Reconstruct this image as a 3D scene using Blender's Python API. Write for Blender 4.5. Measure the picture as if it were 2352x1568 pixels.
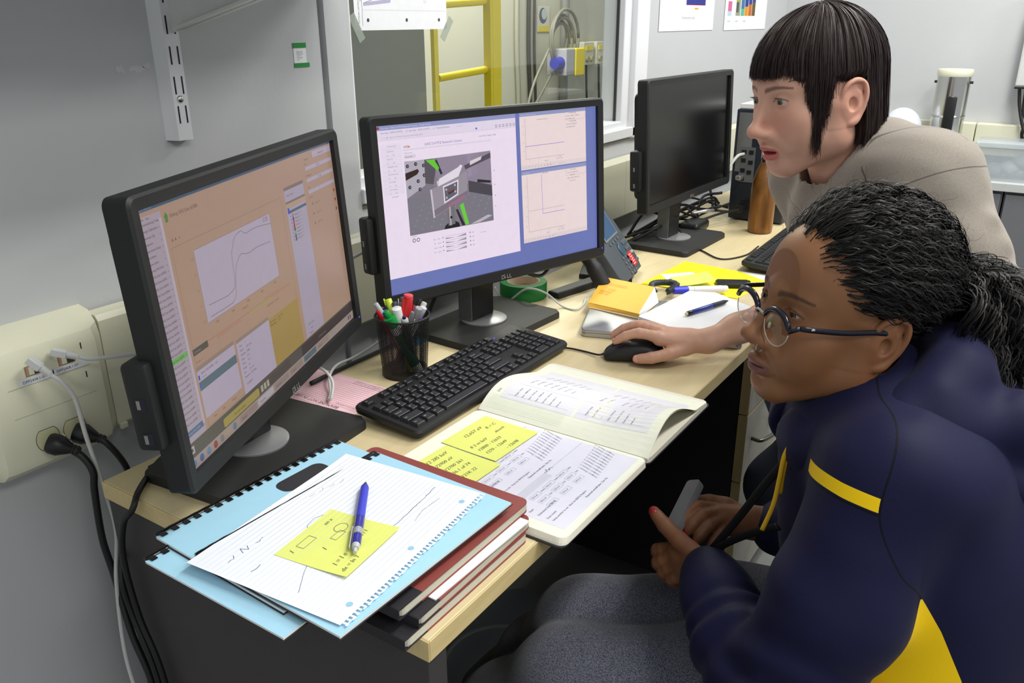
import bpy, bmesh, math, random
import numpy as np
from mathutils import Vector, Matrix

for _o in list(bpy.data.objects):
    bpy.data.objects.remove(_o, do_unlink=True)
SC = bpy.context.scene
COL = SC.collection
random.seed(7)
PI = math.pi
T = 0.73                                  # desk top height (m)

# ------------------------------------------------------------------ camera
_yaw, _pit, _rol = 0.5882, -0.3707, -0.0047
_fw = Vector((math.cos(_pit)*math.cos(_yaw), math.cos(_pit)*math.sin(_yaw), math.sin(_pit)))
_rt = Vector((math.sin(_yaw), -math.cos(_yaw), 0))
_up = _rt.cross(_fw)
_r = _rt*math.cos(_rol)+_up*math.sin(_rol)
_u = -_rt*math.sin(_rol)+_up*math.cos(_rol)
cam_d = bpy.data.cameras.new('camera')
cam = bpy.data.objects.new('camera', cam_d)
COL.objects.link(cam)
cam_d.sensor_width = 36.0
cam_d.lens = 1900.97/2352*36.0
cam_d.clip_start = 0.02
M3 = Matrix((_r, _u, -_fw)).transposed()
cam.matrix_world = Matrix.Translation((-0.5086, -1.1579, 1.3162)) @ M3.to_4x4()
SC.camera = cam

# ------------------------------------------------------------------ light
EXPO = 0.0
SC.view_settings.view_transform = 'Standard'
SC.view_settings.look = 'None'
SC.view_settings.gamma = 1.0
SC.view_settings.use_curve_mapping = False
SC.view_settings.exposure = EXPO
world = bpy.data.worlds.new('room_ambient')
SC.world = world
world.use_nodes = True
_bg = world.node_tree.nodes['Background']
_bg.inputs[0].default_value = (0.93, 0.97, 1.0, 1)
_bg.inputs[1].default_value = 0.52

def area(name, loc, size, power, rot=(0, 0, 0), col=(1.0, 0.985, 0.94)):
    d = bpy.data.lights.new(name, 'AREA')
    d.shape = 'RECTANGLE'; d.size, d.size_y = size
    d.energy = power; d.color = col
    o = bpy.data.objects.new(name, d)
    o.location = loc; o.rotation_euler = rot
    COL.objects.link(o)
    return o
# fluorescent ceiling fixtures of the room (out of frame, overhead)
area('ceiling_light', (0.9, -1.55, 2.72), (1.2, 0.3), 37)
area('ceiling_light', (2.5, -1.15, 2.72), (0.9, 0.3), 38)
area('ceiling_light', (-0.8, -2.7, 2.72), (1.2, 0.6), 30)
area('ceiling_light', (1.6, -3.2, 2.72), (1.2, 0.6), 30)
# fixture of the lab behind the window
area('lab_light', (3.2, 1.5, 2.75), (1.4, 0.8), 130, col=(1.0, 0.97, 0.88))

# ------------------------------------------------------------------ colour and materials
def lin(c):
    return tuple((v/12.92 if v <= 0.04045 else ((v+0.055)/1.055)**2.4) for v in c)
def rgb(r, g, b):
    return lin((r/255, g/255, b/255))
_MC = {}
def mat(name, col, rough=0.5, metal=0.0, spec=0.5, noise=0.06, nscale=40.0, bump=0.0, bscale=200.0,
        sheen=0.0, sss=0.0, coat=0.0, trans=0.0, ior=1.45, emit=None, estr=0.0, alpha=1.0):
    if name in _MC:
        return _MC[name]
    m = bpy.data.materials.new(name); m.use_nodes = True
    nt = m.node_tree; n = nt.nodes; l = nt.links
    b = n['Principled BSDF']
    b.inputs['Roughness'].default_value = rough
    b.inputs['Metallic'].default_value = metal
    b.inputs['Specular IOR Level'].default_value = spec
    b.inputs['IOR'].default_value = ior
    if sheen: b.inputs['Sheen Weight'].default_value = sheen
    if sss:
        b.inputs['Subsurface Weight'].default_value = sss
        b.inputs['Subsurface Radius'].default_value = (0.012, 0.005, 0.003)
        b.inputs['Subsurface Scale'].default_value = 0.6
    if coat: b.inputs['Coat Weight'].default_value = coat
    if trans: b.inputs['Transmission Weight'].default_value = trans
    if alpha < 1: b.inputs['Alpha'].default_value = alpha
    if emit:
        b.inputs['Emission Color'].default_value = (*emit, 1)
        b.inputs['Emission Strength'].default_value = estr
    tc = n.new('ShaderNodeTexCoord')
    nz = n.new('ShaderNodeTexNoise'); nz.inputs['Scale'].default_value = nscale; nz.inputs['Detail'].default_value = 4
    l.new(tc.outputs['Object'], nz.inputs['Vector'])
    mx = n.new('ShaderNodeMix'); mx.data_type = 'RGBA'
    d = noise
    mx.inputs[6].default_value = (*[max(0, c*(1-d)) for c in col], 1)
    mx.inputs[7].default_value = (*[min(1, c*(1+d)) for c in col], 1)
    l.new(nz.outputs['Fac'], mx.inputs[0])
    l.new(mx.outputs[2], b.inputs['Base Color'])
    if bump:
        n2 = n.new('ShaderNodeTexNoise'); n2.inputs['Scale'].default_value = bscale; n2.inputs['Detail'].default_value = 3
        l.new(tc.outputs['Object'], n2.inputs['Vector'])
        bp = n.new('ShaderNodeBump'); bp.inputs['Strength'].default_value = bump; bp.inputs['Distance'].default_value = 0.002
        l.new(n2.outputs['Fac'], bp.inputs['Height'])
        l.new(bp.outputs['Normal'], b.inputs['Normal'])
    _MC[name] = m
    return m

def wood_mat(name, c1, c2, stretch=(1.2, 14, 14), rough=0.42, scale=3.0, dist=2.0):
    m = bpy.data.materials.new(name); m.use_nodes = True
    nt = m.node_tree; n = nt.nodes; l = nt.links; b = n['Principled BSDF']
    b.inputs['Roughness'].default_value = rough
    tc = n.new('ShaderNodeTexCoord'); mp = n.new('ShaderNodeMapping'); mp.inputs['Scale'].default_value = stretch
    l.new(tc.outputs['Object'], mp.inputs['Vector'])
    nz = n.new('ShaderNodeTexNoise'); nz.inputs['Scale'].default_value = scale; nz.inputs['Detail'].default_value = 6
    nz.inputs['Distortion'].default_value = dist
    l.new(mp.outputs['Vector'], nz.inputs['Vector'])
    cr = n.new('ShaderNodeValToRGB')
    cr.color_ramp.elements[0].position = 0.3; cr.color_ramp.elements[0].color = (*c1, 1)
    cr.color_ramp.elements[1].position = 0.72; cr.color_ramp.elements[1].color = (*c2, 1)
    l.new(nz.outputs['Fac'], cr.inputs['Fac']); l.new(cr.outputs['Color'], b.inputs['Base Color'])
    return m

def attr_mat(name, rough=0.6, emis=0.0, spec=0.4, sss=0.0, attr='Col', bump=0.0, bscale=300):
    """colour comes from the printed/dyed colour stored on the mesh faces"""
    if name in _MC: return _MC[name]
    m = bpy.data.materials.new(name); m.use_nodes = True
    nt = m.node_tree; n = nt.nodes; l = nt.links; b = n['Principled BSDF']
    b.inputs['Roughness'].default_value = rough
    b.inputs['Specular IOR Level'].default_value = spec
    a = n.new('ShaderNodeAttribute'); a.attribute_name = attr
    tc = n.new('ShaderNodeTexCoord'); nz = n.new('ShaderNodeTexNoise'); nz.inputs['Scale'].default_value = 60
    l.new(tc.outputs['Object'], nz.inputs['Vector'])
    mr = n.new('ShaderNodeMapRange'); mr.inputs[3].default_value = 0.96; mr.inputs[4].default_value = 1.03
    l.new(nz.outputs['Fac'], mr.inputs[0])
    mx = n.new('ShaderNodeMix'); mx.data_type = 'RGBA'; mx.blend_type = 'MULTIPLY'; mx.inputs[0].default_value = 1
    l.new(a.outputs['Color'], mx.inputs[6]); l.new(mr.outputs[0], mx.inputs[7])
    if emis:
        b.inputs['Base Color'].default_value = (0.01, 0.01, 0.01, 1)
        l.new(mx.outputs[2], b.inputs['Emission Color'])
        b.inputs['Emission Strength'].default_value = emis
    else:
        l.new(mx.outputs[2], b.inputs['Base Color'])
    if sss:
        b.inputs['Subsurface Weight'].default_value = sss
        b.inputs['Subsurface Radius'].default_value = (0.012, 0.005, 0.003)
        b.inputs['Subsurface Scale'].default_value = 0.5
    if bump:
        n2 = n.new('ShaderNodeTexNoise'); n2.inputs['Scale'].default_value = bscale; n2.inputs['Detail'].default_value = 3
        l.new(tc.outputs['Object'], n2.inputs['Vector'])
        bp = n.new('ShaderNodeBump'); bp.inputs['Strength'].default_value = bump; bp.inputs['Distance'].default_value = 0.001
        l.new(n2.outputs['Fac'], bp.inputs['Height']); l.new(bp.outputs['Normal'], b.inputs['Normal'])
    _MC[name] = m
    return m

# ------------------------------------------------------------------ object helpers
def tag(o, label=None, cat=None, group=None, kind=None):
    if label: o['label'] = label
    if cat: o['category'] = cat
    if group: o['group'] = group
    if kind: o['kind'] = kind
    return o
def thing(name, label, cat, loc=(0, 0, 0), rz=0.0, group=None, rot=None):
    o = bpy.data.objects.new(name, None); COL.objects.link(o)
    o.empty_display_size = 0.05
    o.location = loc; o.rotation_euler = rot if rot else (0, 0, rz)
    return tag(o, label, cat, group)
def copy_tree(o, parent=None, label=None):
    c = o.copy(); COL.objects.link(c); c.parent = parent
    if label: c['label'] = label
    for ch in list(o.children): copy_tree(ch, c)
    return c
def link_mesh(name, me, m=None, parent=None, smooth=False, loc=None, rot=None):
    o = bpy.data.objects.new(name, me); COL.objects.link(o)
    if m is not None:
        for mm in (m if isinstance(m, (list, tuple)) else [m]): me.materials.append(mm)
    if smooth:
        me.polygons.foreach_set('use_smooth', [True]*len(me.polygons))
        if smooth is not True:
            try: me.set_sharp_from_angle(angle=smooth)
            except Exception: pass
    if parent is not None: o.parent = parent
    if loc is not None: o.location = loc
    if rot is not None: o.rotation_euler = rot
    return o

def frame_from(d, up=Vector((0, 0, 1))):
    d = Vector(d).normalized()
    if abs(d.dot(up)) > 0.97: up = Vector((0, 1, 0))
    s = d.cross(up).normalized(); t = s.cross(d)
    return s, t, d

class MB:
    """collects shapes into one mesh"""
    def __init__(s): s.bm = bmesh.new()
    def _xf(s, vs, M):
        if M is not None:
            for v in vs: v.co = M @ v.co
    def box(s, x0, x1, y0, y1, z0, z1, bev=0.0, seg=2, M=None, mi=0):
        g = bmesh.ops.create_cube(s.bm, size=1.0)
        vs = g['verts']
        for v in vs:
            v.co = Vector(((x0+x1)/2+v.co.x*(x1-x0), (y0+y1)/2+v.co.y*(y1-y0), (z0+z1)/2+v.co.z*(z1-z0)))
        fs = list({f for v in vs for f in v.link_faces})
        if bev:
            es = list({e for v in vs for e in v.link_edges})
            r = bmesh.ops.bevel(s.bm, geom=es, offset=bev, segments=seg, affect='EDGES', profile=0.5, clamp_overlap=True)
            vs = list({v for f in r['faces'] for v in f.verts} | {v for v in vs if v.is_valid})
            fs = list({f for v in vs for f in v.link_faces})
        for f in fs: f.material_index = mi
        s._xf(vs, M); return s
    def prism(s, pts, z0, z1, M=None, mi=0, bev=0.0, seg=2):
        vb = [s.bm.verts.new((p[0], p[1], z0)) for p in pts]
        vt = [s.bm.verts.new((p[0], p[1], z1)) for p in pts]
        n = len(pts); fs = []
        fs.append(s.bm.faces.new(vb[::-1])); top = s.bm.faces.new(vt); fs.append(top)
        for i in range(n): fs.append(s.bm.faces.new((vb[i], vb[(i+1) % n], vt[(i+1) % n], vt[i])))
        vs = vb+vt
        if bev:
            r = bmesh.ops.bevel(s.bm, geom=list(top.edges), offset=bev, segments=seg, affect='EDGES', profile=0.5, clamp_overlap=True)
            vs = list({v for v in vs if v.is_valid} | {v for f in r['faces'] for v in f.verts})
            fs = list({f for v in vs for f in v.link_faces})
        for f in fs: f.material_index = mi
        s._xf(vs, M); return s
    def lathe(s, prof, n=24, M=None, mi=0, cap=True):
        rings = []
        vs = []
        for r, z in prof:
            ring = [s.bm.verts.new((r*math.cos(2*PI*i/n), r*math.sin(2*PI*i/n), z)) for i in range(n)]
            rings.append(ring); vs += ring
        for a, b in zip(rings, rings[1:]):
            for i in range(n):
                f = s.bm.faces.new((a[i], a[(i+1) % n], b[(i+1) % n], b[i])); f.material_index = mi
        if cap:
            s.bm.faces.new(rings[0][::-1]).material_index = mi
            s.bm.faces.new(rings[-1]).material_index = mi
        s._xf(vs, M); return s
    def rod(s, p0, p1, r0, r1=None, n=12, mi=0):
        r1 = r0 if r1 is None else r1
        p0 = Vector(p0); p1 = Vector(p1); a, b, d = frame_from(p1-p0)
        ra = [s.bm.verts.new(p0+(a*math.cos(2*PI*i/n)+b*math.sin(2*PI*i/n))*r0) for i in range(n)]
        rb = [s.bm.verts.new(p1+(a*math.cos(2*PI*i/n)+b*math.sin(2*PI*i/n))*r1) for i in range(n)]
        for i in range(n):
            s.bm.faces.new((ra[i], ra[(i+1) % n], rb[(i+1) % n], rb[i])).material_index = mi
        s.bm.faces.new(ra[::-1]).material_index = mi; s.bm.faces.new(rb).material_index = mi
        return s
    def tube(s, pts, r, n=8, mi=0, flat=None):
        """tube along points (already smooth); r number or list; flat=(w,h,upvec) for ribbons"""
        pts = [Vector(p) for p in pts]; rings = []
        t0 = (pts[1]-pts[0]).normalized(); ref = Vector((0, 0, 1)) if abs(t0.z) < 0.9 else Vector((1, 0, 0))
        if flat: ref = Vector(flat[2])
        for i, p in enumerate(pts):
            t = (pts[min(i+1, len(pts)-1)]-pts[max(i-1, 0)]).normalized()
            a = t.cross(ref)
            if a.length < 1e-5: a = Vector((1, 0, 0)).cross(t)
            a.normalize(); b = a.cross(t).normalized()
            if not flat: ref = b.copy() if b.length else ref
            rr = r[i] if isinstance(r, (list, tuple)) else r
            wa, wb = (flat[0], flat[1]) if flat else (rr, rr)
            rings.append([s.bm.verts.new(p+a*math.cos(2*PI*k/n)*wa+b*math.sin(2*PI*k/n)*wb) for k in range(n)])
        for A, B in zip(rings, rings[1:]):
            for k in range(n): s.bm.faces.new((A[k], A[(k+1) % n], B[(k+1) % n], B[k])).material_index = mi
        s.bm.faces.new(rings[0][::-1]).material_index = mi; s.bm.faces.new(rings[-1]).material_index = mi
        return s
    def sphere(s, c, r, u=16, v=10, sc=(1, 1, 1), M=None, mi=0):
        g = bmesh.ops.create_uvsphere(s.bm, u_segments=u, v_segments=v, radius=r)
        for q in g['verts']: q.co = Vector((q.co.x*sc[0], q.co.y*sc[1], q.co.z*sc[2]))+Vector(c)
        for f in {f for q in g['verts'] for f in q.link_faces}: f.material_index = mi
        s._xf(g['verts'], M); return s
    def quad(s, *ps, mi=0):
        s.bm.faces.new([s.bm.verts.new(p) for p in ps]).material_index = mi; return s
    def build(s, name, m, parent=None, smooth=False, loc=None, rot=None):
        bmesh.ops.recalc_face_normals(s.bm, faces=s.bm.faces)
        me = bpy.data.meshes.new(name); s.bm.to_mesh(me); s.bm.free()
        return link_mesh(name, me, m, parent, smooth, loc, rot)

def catmull(pts, n=8):
    P = [Vector(p) for p in pts]; P = [P[0]*2-P[1]]+P+[P[-1]*2-P[-2]]; out = []
    for i in range(1, len(P)-2):
        for k in range(n):
            t = k/n; a, b, c, d = P[i-1:i+3]
            out.append(0.5*((2*b)+(c-a)*t+(2*a-5*b+4*c-d)*t*t+(3*b-a-3*c+d)*t**3))
    out.append(P[-2]); return out
def rrect(x0, y0, x1, y1, r, n=5):
    out = []
    for cx, cy, a in ((x1-r, y1-r, 0), (x0+r, y1-r, PI/2), (x0+r, y0+r, PI), (x1-r, y0+r, 1.5*PI)):
        for k in range(n+1):
            t = a+PI/2*k/n; out.append((cx+r*math.cos(t), cy+r*math.sin(t)))
    return out

# ------------------------------------------------------------------ flat print: rectangles, lines, lettering
_TXT = {}
def text_geo(s):
    if s in _TXT: return _TXT[s]
    cu = bpy.data.curves.new('lettering', 'FONT'); cu.body = s; cu.size = 1.0; cu.resolution_u = 2
    o = bpy.data.objects.new('lettering', cu)
    COL.objects.link(o)
    me = o.to_mesh()
    v = [(q.co.x, q.co.y) for q in me.vertices]; f = [tuple(p.vertices) for p in me.polygons]
    o.to_mesh_clear()
    bpy.data.objects.remove(o, do_unlink=True); bpy.data.curves.remove(cu)
    _TXT[s] = (v, f); return _TXT[s]

class Sheet:
    """a printed surface: x right, y up, origin at its lower left corner"""
    def __init__(s, w, h, eps=0.00012):
        s.w, s.h, s.eps = w, h, eps; s.v = []; s.f = []; s.c = []; s.L = 0
    def poly(s, pts, col, L=None):
        b = len(s.v); z = (s.L if L is None else L)*s.eps
        s.v += [(p[0], p[1], z) for p in pts]; s.f.append(tuple(range(b, b+len(pts)))); s.c.append(col)
    def rect(s, x0, y0, x1, y1, col, L=None, nx=1, ny=1):
        for i in range(nx):
            for j in range(ny):
                a = x0+(x1-x0)*i/nx; b = x0+(x1-x0)*(i+1)/nx; c = y0+(y1-y0)*j/ny; d = y0+(y1-y0)*(j+1)/ny
                s.poly([(a, c), (b, c), (b, d), (a, d)], col, L)
    def line(s, pts, wd, col, L=None):
        for p, q in zip(pts, pts[1:]):
            dx, dy = q[0]-p[0], q[1]-p[1]; n = math.hypot(dx, dy) or 1e-9
            ox, oy = -dy/n*wd/2, dx/n*wd/2
            s.poly([(p[0]-ox, p[1]-oy), (q[0]-ox, q[1]-oy), (q[0]+ox, q[1]+oy), (p[0]+ox, p[1]+oy)], col, L)
    def frame(s, x0, y0, x1, y1, wd, col, L=None):
        s.line([(x0, y0), (x1, y0), (x1, y1), (x0, y1), (x0, y0)], wd, col, L)
    def disc(s, x, y, r, col, L=None, n=14, ry=None):
        ry = ry or r
        s.poly([(x+r*math.cos(2*PI*k/n), y+ry*math.sin(2*PI*k/n)) for k in range(n)], col, L)
    def text(s, t, x, y, size, col, L=None, rot=0.0, sx=1.0, shear=0.0):
        v, f = text_geo(t); b = len(s.v); z = (s.L if L is None else L)*s.eps
        c, d = math.cos(rot), math.sin(rot)
        for (a, e) in v:
            a2 = (a+shear*e)*size*sx; e2 = e*size
            s.v.append((x+a2*c-e2*d, y+a2*d+e2*c, z))
        for p in f: s.f.append(tuple(b+i for i in p)); s.c.append(col)
    def scribble(s, x, y, w, h, col, wd, n=9, L=None, rng=None):
        """a handwritten word"""
        rng = rng or random
        pts = [(x+w*k/n, y+h*(rng.random()*0.9 if k % 2 else rng.random()*0.3)) for k in range(n+1)]
        s.line(pts, wd, col, L)
    def build(s, name, m, parent=None, M=None, warp=None, thick=0.0, back=None):
        v = s.v; f = list(s.f); c = list(s.c)
        if warp: v = [warp(*p) for p in v]
        me = bpy.data.meshes.new(name)
        me.from_pydata([tuple(q) for q in v], [], f)
        at = me.color_attributes.new('Col', 'FLOAT_COLOR', 'CORNER')
        arr = []
        for p, col in zip(me.polygons, c): arr += list((*col, 1.0))*len(p.vertices)
        at.data.foreach_set('color', arr)
        o = link_mesh(name, me, m, parent)
        if M is not None: o.matrix_local = M
        return o
def plane_M(o, xa, ya):
    """matrix that puts a Sheet with origin o, x axis xa, y axis ya"""
    xa = Vector(xa).normalized(); ya = Vector(ya); ya = (ya-xa*ya.dot(xa)).normalized(); za = xa.cross(ya)
    M = Matrix((xa, ya, za)).transposed().to_4x4(); M.translation = Vector(o); return M

PAPER = attr_mat('printed_paper', rough=0.7, spec=0.25)
STICKY = PAPER
# ================================================================== THE SETTING
M_wall = mat('painted_wall', rgb(194, 196, 198), rough=0.7, noise=0.03, nscale=6, bump=0.15, bscale=90)
M_white = mat('white_painted_metal', rgb(226, 227, 230), rough=0.42, noise=0.02)
M_floor = mat('grey_vinyl_floor', rgb(120, 120, 118), rough=0.5, noise=0.12, nscale=25)
M_cream = mat('cream_plastic', rgb(226, 225, 200), rough=0.4, noise=0.02)
M_dark = mat('dark_recess', rgb(30, 26, 44), rough=0.6)
M_black = mat('black_plastic', rgb(25, 25, 26), rough=0.42, noise=0.1, bump=0.05)
M_blackm = mat('black_matte_plastic', rgb(30, 31, 32), rough=0.55, noise=0.1, bump=0.12, bscale=900)
M_blackg = mat('black_gloss_plastic', rgb(12, 12, 13), rough=0.18)
M_cordw = mat('white_cable_sheath', rgb(205, 206, 203), rough=0.4)
M_silver = mat('silver_metal', rgb(190, 192, 196), rough=0.3, metal=0.85, noise=0.04)
M_steel = mat('polished_steel', rgb(200, 200, 196), rough=0.16, metal=1.0, noise=0.05)

WL = -1.6; WR = 3.4                                # extent of the window wall / far wall plane
m = MB(); m.box(-2.2, WR+0.1, -4.2, 0.12, -0.06, 0.0)
tag(m.build('floor', M_floor), kind='structure')
m = MB()
m.box(WL, 0.612, 0.0, 0.12, 0, 2.75)
m.box(0.612, 0.622, 0.008, 0.12, 0, 2.75)          # recessed panel joint
m.box(0.622, 0.684, -0.006, 0.12, 0, 2.75)
m.box(0.684, 1.968, 0.0, 0.12, 0, 0.972)
m.box(0.684, 1.968, 0.0, 0.12, 2.2, 2.75)
m.box(1.968, WR, 0.0, 0.12, 0, 2.75)
tag(m.build('wall_left', M_wall), kind='structure')
m = MB(); m.box(WR, WR+0.1, -4.2, 0.12, 0, 2.75)
tag(m.build('wall_back', M_wall), kind='structure')
# old adhesive marks on the left wall
M_smear = mat('dried_glue', rgb(204, 206, 206), rough=0.45)
random.seed(3)
glue = thing('glue_residue', 'faint dried glue smear on the grey wall left of the shelf upright', 'stain', (0, 0, 0))
for cx, cz, rx, rz_ in ((.2185, 1.252, .007, .006), (.245, 1.2525, .013, .0045), (.262, 1.255, .006, .005)):
    m = MB(); m.prism([(cx+rx*(1+.35*random.uniform(-1, 1))*math.cos(2*PI*k/16), cz+rz_*(1+.5*random.uniform(-1, 1))*math.sin(2*PI*k/16)) for k in range(16)], 0.0002, 0.0004, M=Matrix(((1, 0, 0, 0), (0, 0, -1, 0), (0, 1, 0, 0), (0, 0, 0, 1))))
    m.build('smear', M_smear, glue)

# ------------------------------------------------------------------ window in the wall
win = bpy.data.objects.new('window_1', None); COL.objects.link(win); tag(win, kind='structure')
M_frame = mat('white_window_frame', rgb(232, 233, 236), rough=0.35, noise=0.015)
m = MB(); m.box(0.680, 0.690, -0.004, 0.07, 0.972, 2.2, bev=0.002); m.build('jamb', M_frame, win)
m = MB()
m.box(1.838, 1.885, 0.004, 0.075, 1.02, 2.2, bev=0.003)
m.box(1.885, 1.972, -0.014, 0.075, 0.972, 2.2, bev=0.004)
m.build('jamb', M_frame, win)
m = MB(); m.box(1.976, 1.982, -0.003, 0.0, 0.924, 2.2); m.build('joint_strip', mat('joint_grey', rgb(150, 152, 156)), win)
m = MB()
m.box(0.684, 1.972, -0.014, 0.075, 0.976, 1.006, bev=0.003)
m.build('sill', M_frame, win)
m = MB(); m.box(0.69, 1.90, 0.004, 0.075, 1.004, 1.026, bev=0.003); m.build('bottom_rail', M_frame, win)
m = MB(); m.box(0.684, 1.97, -0.0015, 0.0, 0.9705, 0.9745); m.build('joint_strip', mat('joint_dark', rgb(110, 112, 112)), win)
M_glass = bpy.data.materials.new('window_glass'); M_glass.use_nodes = True
_n = M_glass.node_tree.nodes; _l = M_glass.node_tree.links; _n.clear()
_out = _n.new('ShaderNodeOutputMaterial'); _mx = _n.new('ShaderNodeMixShader'); _tr = _n.new('ShaderNodeBsdfTransparent'); _gl = _n.new('ShaderNodeBsdfGlossy')
_lw = _n.new('ShaderNodeLayerWeight'); _lw.inputs[0].default_value = 0.12
_tr.inputs[0].default_value = (0.97, 0.98, 0.96, 1); _gl.inputs['Roughness'].default_value = 0.02
_fm = _n.new('ShaderNodeMath'); _fm.operation = 'MINIMUM'; _fm.inputs[1].default_value = 0.05; _l.new(_lw.outputs[1], _fm.inputs[0]); _l.new(_fm.outputs[0], _mx.inputs[0]); _l.new(_tr.outputs[0], _mx.inputs[1]); _l.new(_gl.outputs[0], _mx.inputs[2]); _l.new(_mx.outputs[0], _out.inputs[0])
m = MB(); m.box(0.69, 1.845, 0.030, 0.036, 1.015, 2.2); m.build('glass_pane', M_glass, win)
m = MB(); m.box(1.833, 1.839, 0.022, 0.0295, 1.022, 2.2); m.build('seal', mat('rubber_seal', rgb(60, 60, 58)), win)

# ------------------------------------------------------------------ lab behind the window
M_labwall = mat('lab_wall', rgb(178, 178, 163), rough=0.7, noise=0.04, nscale=4)
M_part = mat('grey_partition', rgb(112, 116, 110), rough=0.7, noise=0.05, nscale=5)
M_yel = mat('yellow_paint', rgb(214, 196, 20), rough=0.4, noise=0.05)
m = MB(); m.box(0.3, 7.2, 1.95, 2.05, 0, 2.75); tag(m.build('wall_lab', M_labwall), kind='structure')
m = MB(); m.box(0.3, 7.2, 0.12, 2.05, -0.06, 0); tag(m.build('floor_lab', M_floor), kind='structure')
m = MB(); m.box(0.55, 2.25, 1.10, 1.18, 0.003, 2.6)
tag(m.build('partition_panel', M_part), 'dark grey partition behind the window glass, left of the yellow ladder', 'partition')
lad = thing('ladder', 'yellow metal ladder standing in the lab behind the window', 'ladder', (2.46, 1.08, 0))
m = MB(); m.box(-0.185, -0.157, -0.010, 0.010, 0, 2.6, bev=0.003); m.build('rail', M_yel, lad)
m = MB(); m.box(0.185, 0.203, -0.030, 0.010, 0, 2.6, bev=0.003); m.box(0.203, 0.268, -0.030, -0.022, 0, 2.6, bev=0.002); m.build('rail', M_yel, lad)
for k in range(9):
    m = MB(); z = 1.104-0.281*3+0.281*k
    m.rod((-0.156, 0, z-0.012), (0.19, 0, z+0.006), 0.016, n=12); m.build('rung', M_yel, lad, smooth=1.0)
M_cab = mat('dark_cable', rgb(45, 45, 42), rough=0.5)
def lab_cable(x, r, label, mt):
    o = thing('wall_cable', label, 'cable', (x, 1.93, 0))
    m = MB(); m.tube(catmull([(0, 0, 0.3), (0.012, 0, 0.8), (-0.008, 0, 1.2), (0.004, 0, 1.9), (0, 0, 2.5)], 8), r, n=8); m.build('cable', mt, o, smooth=True)
lab_cable(4.20, 0.016, 'pale grey conduit on the lab wall, nearest the ladder', mat('pale_conduit', rgb(140, 140, 126)))
lab_cable(4.34, 0.014, 'black cable hanging beside the pale conduit on the lab wall', M_cab)
lab_cable(4.41, 0.009, 'thin black cable to the right of the thicker one on the lab wall', M_cab)
M_conduit = mat('grey_conduit', rgb(122, 124, 120), rough=0.45, metal=0.3)
o = thing('conduit_pipe', 'thick grey conduit pipe running up behind the coiled hose', 'pipe', (4.78, 1.92, 0))
m = MB(); m.rod((0, 0, 0.2), (0, 0, 2.6), 0.030, n=14); m.build('pipe', M_conduit, o, smooth=1.0)
o = thing('hose_coil', 'grey coiled hose hanging on the lab wall above the blue and yellow box', 'hose', (4.60, 1.84, 1.18))
for k in range(5):
    m = MB(); rr = 0.11+0.016*k
    m.tube([(rr*math.cos(a/24*2*PI)+0.01*math.sin(k*2), -0.012*k+0.02, rr*1.05*math.sin(a/24*2*PI)+0.02*math.cos(k*3)) for a in range(25)], 0.011, n=6)
    m.build('loop', mat('grey_hose', rgb(112, 112, 100), rough=0.5), o, smooth=True)
m = MB(); m.tube(catmull([(-0.16, 0, -0.05), (-0.34, 0, -0.25), (-0.42, 0, -0.42), (-0.32, 0, -0.38), (-0.12, 0, -0.2)], 8), 0.010, n=6)
m.build('loop', _MC['grey_hose'], o, smooth=True)
o = thing('valve_box', 'blue and yellow control box mounted under the coiled hose in the lab', 'box', (4.62, 1.80, 1.045))
m = MB(); m.box(-0.12, 0.0, -0.06, 0.09, -0.08, 0.09, bev=0.006); m.build('body', mat('pale_grey_box', rgb(150, 152, 160)), o)
m = MB(); m.box(0.0, 0.125, -0.065, 0.09, -0.085, 0.09, bev=0.006); m.build('cover', M_yel, o)
m = MB(); m.rod((-0.12, -0.01, 0.0), (-0.19, -0.01, 0.0), 0.042, 0.036, n=16); m.build('plug', mat('blue_plug', rgb(36, 40, 150)), o, smooth=0.8)
for x, lb in ((5.03, 'grey twin outlet box in the lab, next to the blue and yellow control box'), (5.22, 'grey outlet box in the lab, farthest right behind the glass')):
    o = thing('wall_outlet', lb, 'outlet', (x, 1.90, 1.08))
    m = MB(); m.box(-0.075, 0.075, -0.04, 0.05, -0.07, 0.085, bev=0.005); m.build('housing', mat('beige_box', rgb(190, 190, 170)), o)
    for s in (-1, 1):
        m = MB(); m.rod((s*0.032, -0.038, -0.03), (s*0.032, -0.058, -0.03), 0.02, n=12); m.build('socket', mat('olive_socket', rgb(140, 138, 100)), o)
    m = MB(); m.box(-0.05, 0.05, -0.046, -0.04, 0.03, 0.06); m.build('label_strip', M_yel, o)
    m = MB(); m.tube(catmull([(0, -0.02, -0.07), (0.02, -0.02, -0.3), (0.09, -0.02, -0.75)], 8), 0.009, n=6); m.build('lead', M_cab, o, smooth=True)
sh = Sheet(0.16, 0.16); sh.L = 0; sh.rect(0, 0, .16, .16, rgb(190, 190, 176)); sh.disc(.075, .10, .05, rgb(70, 80, 100), 1); sh.disc(.09, .11, .035, rgb(170, 180, 190), 2); sh.rect(0.02, .0, .15, .035, rgb(200, 185, 40), 1)
tag(sh.build('wall_sign', PAPER, M=plane_M((4.46, 1.945, 1.24), (1, 0, 0), (0, 0, 1))), 'small blue and yellow sign on the lab wall behind the glass', 'sign')

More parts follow.
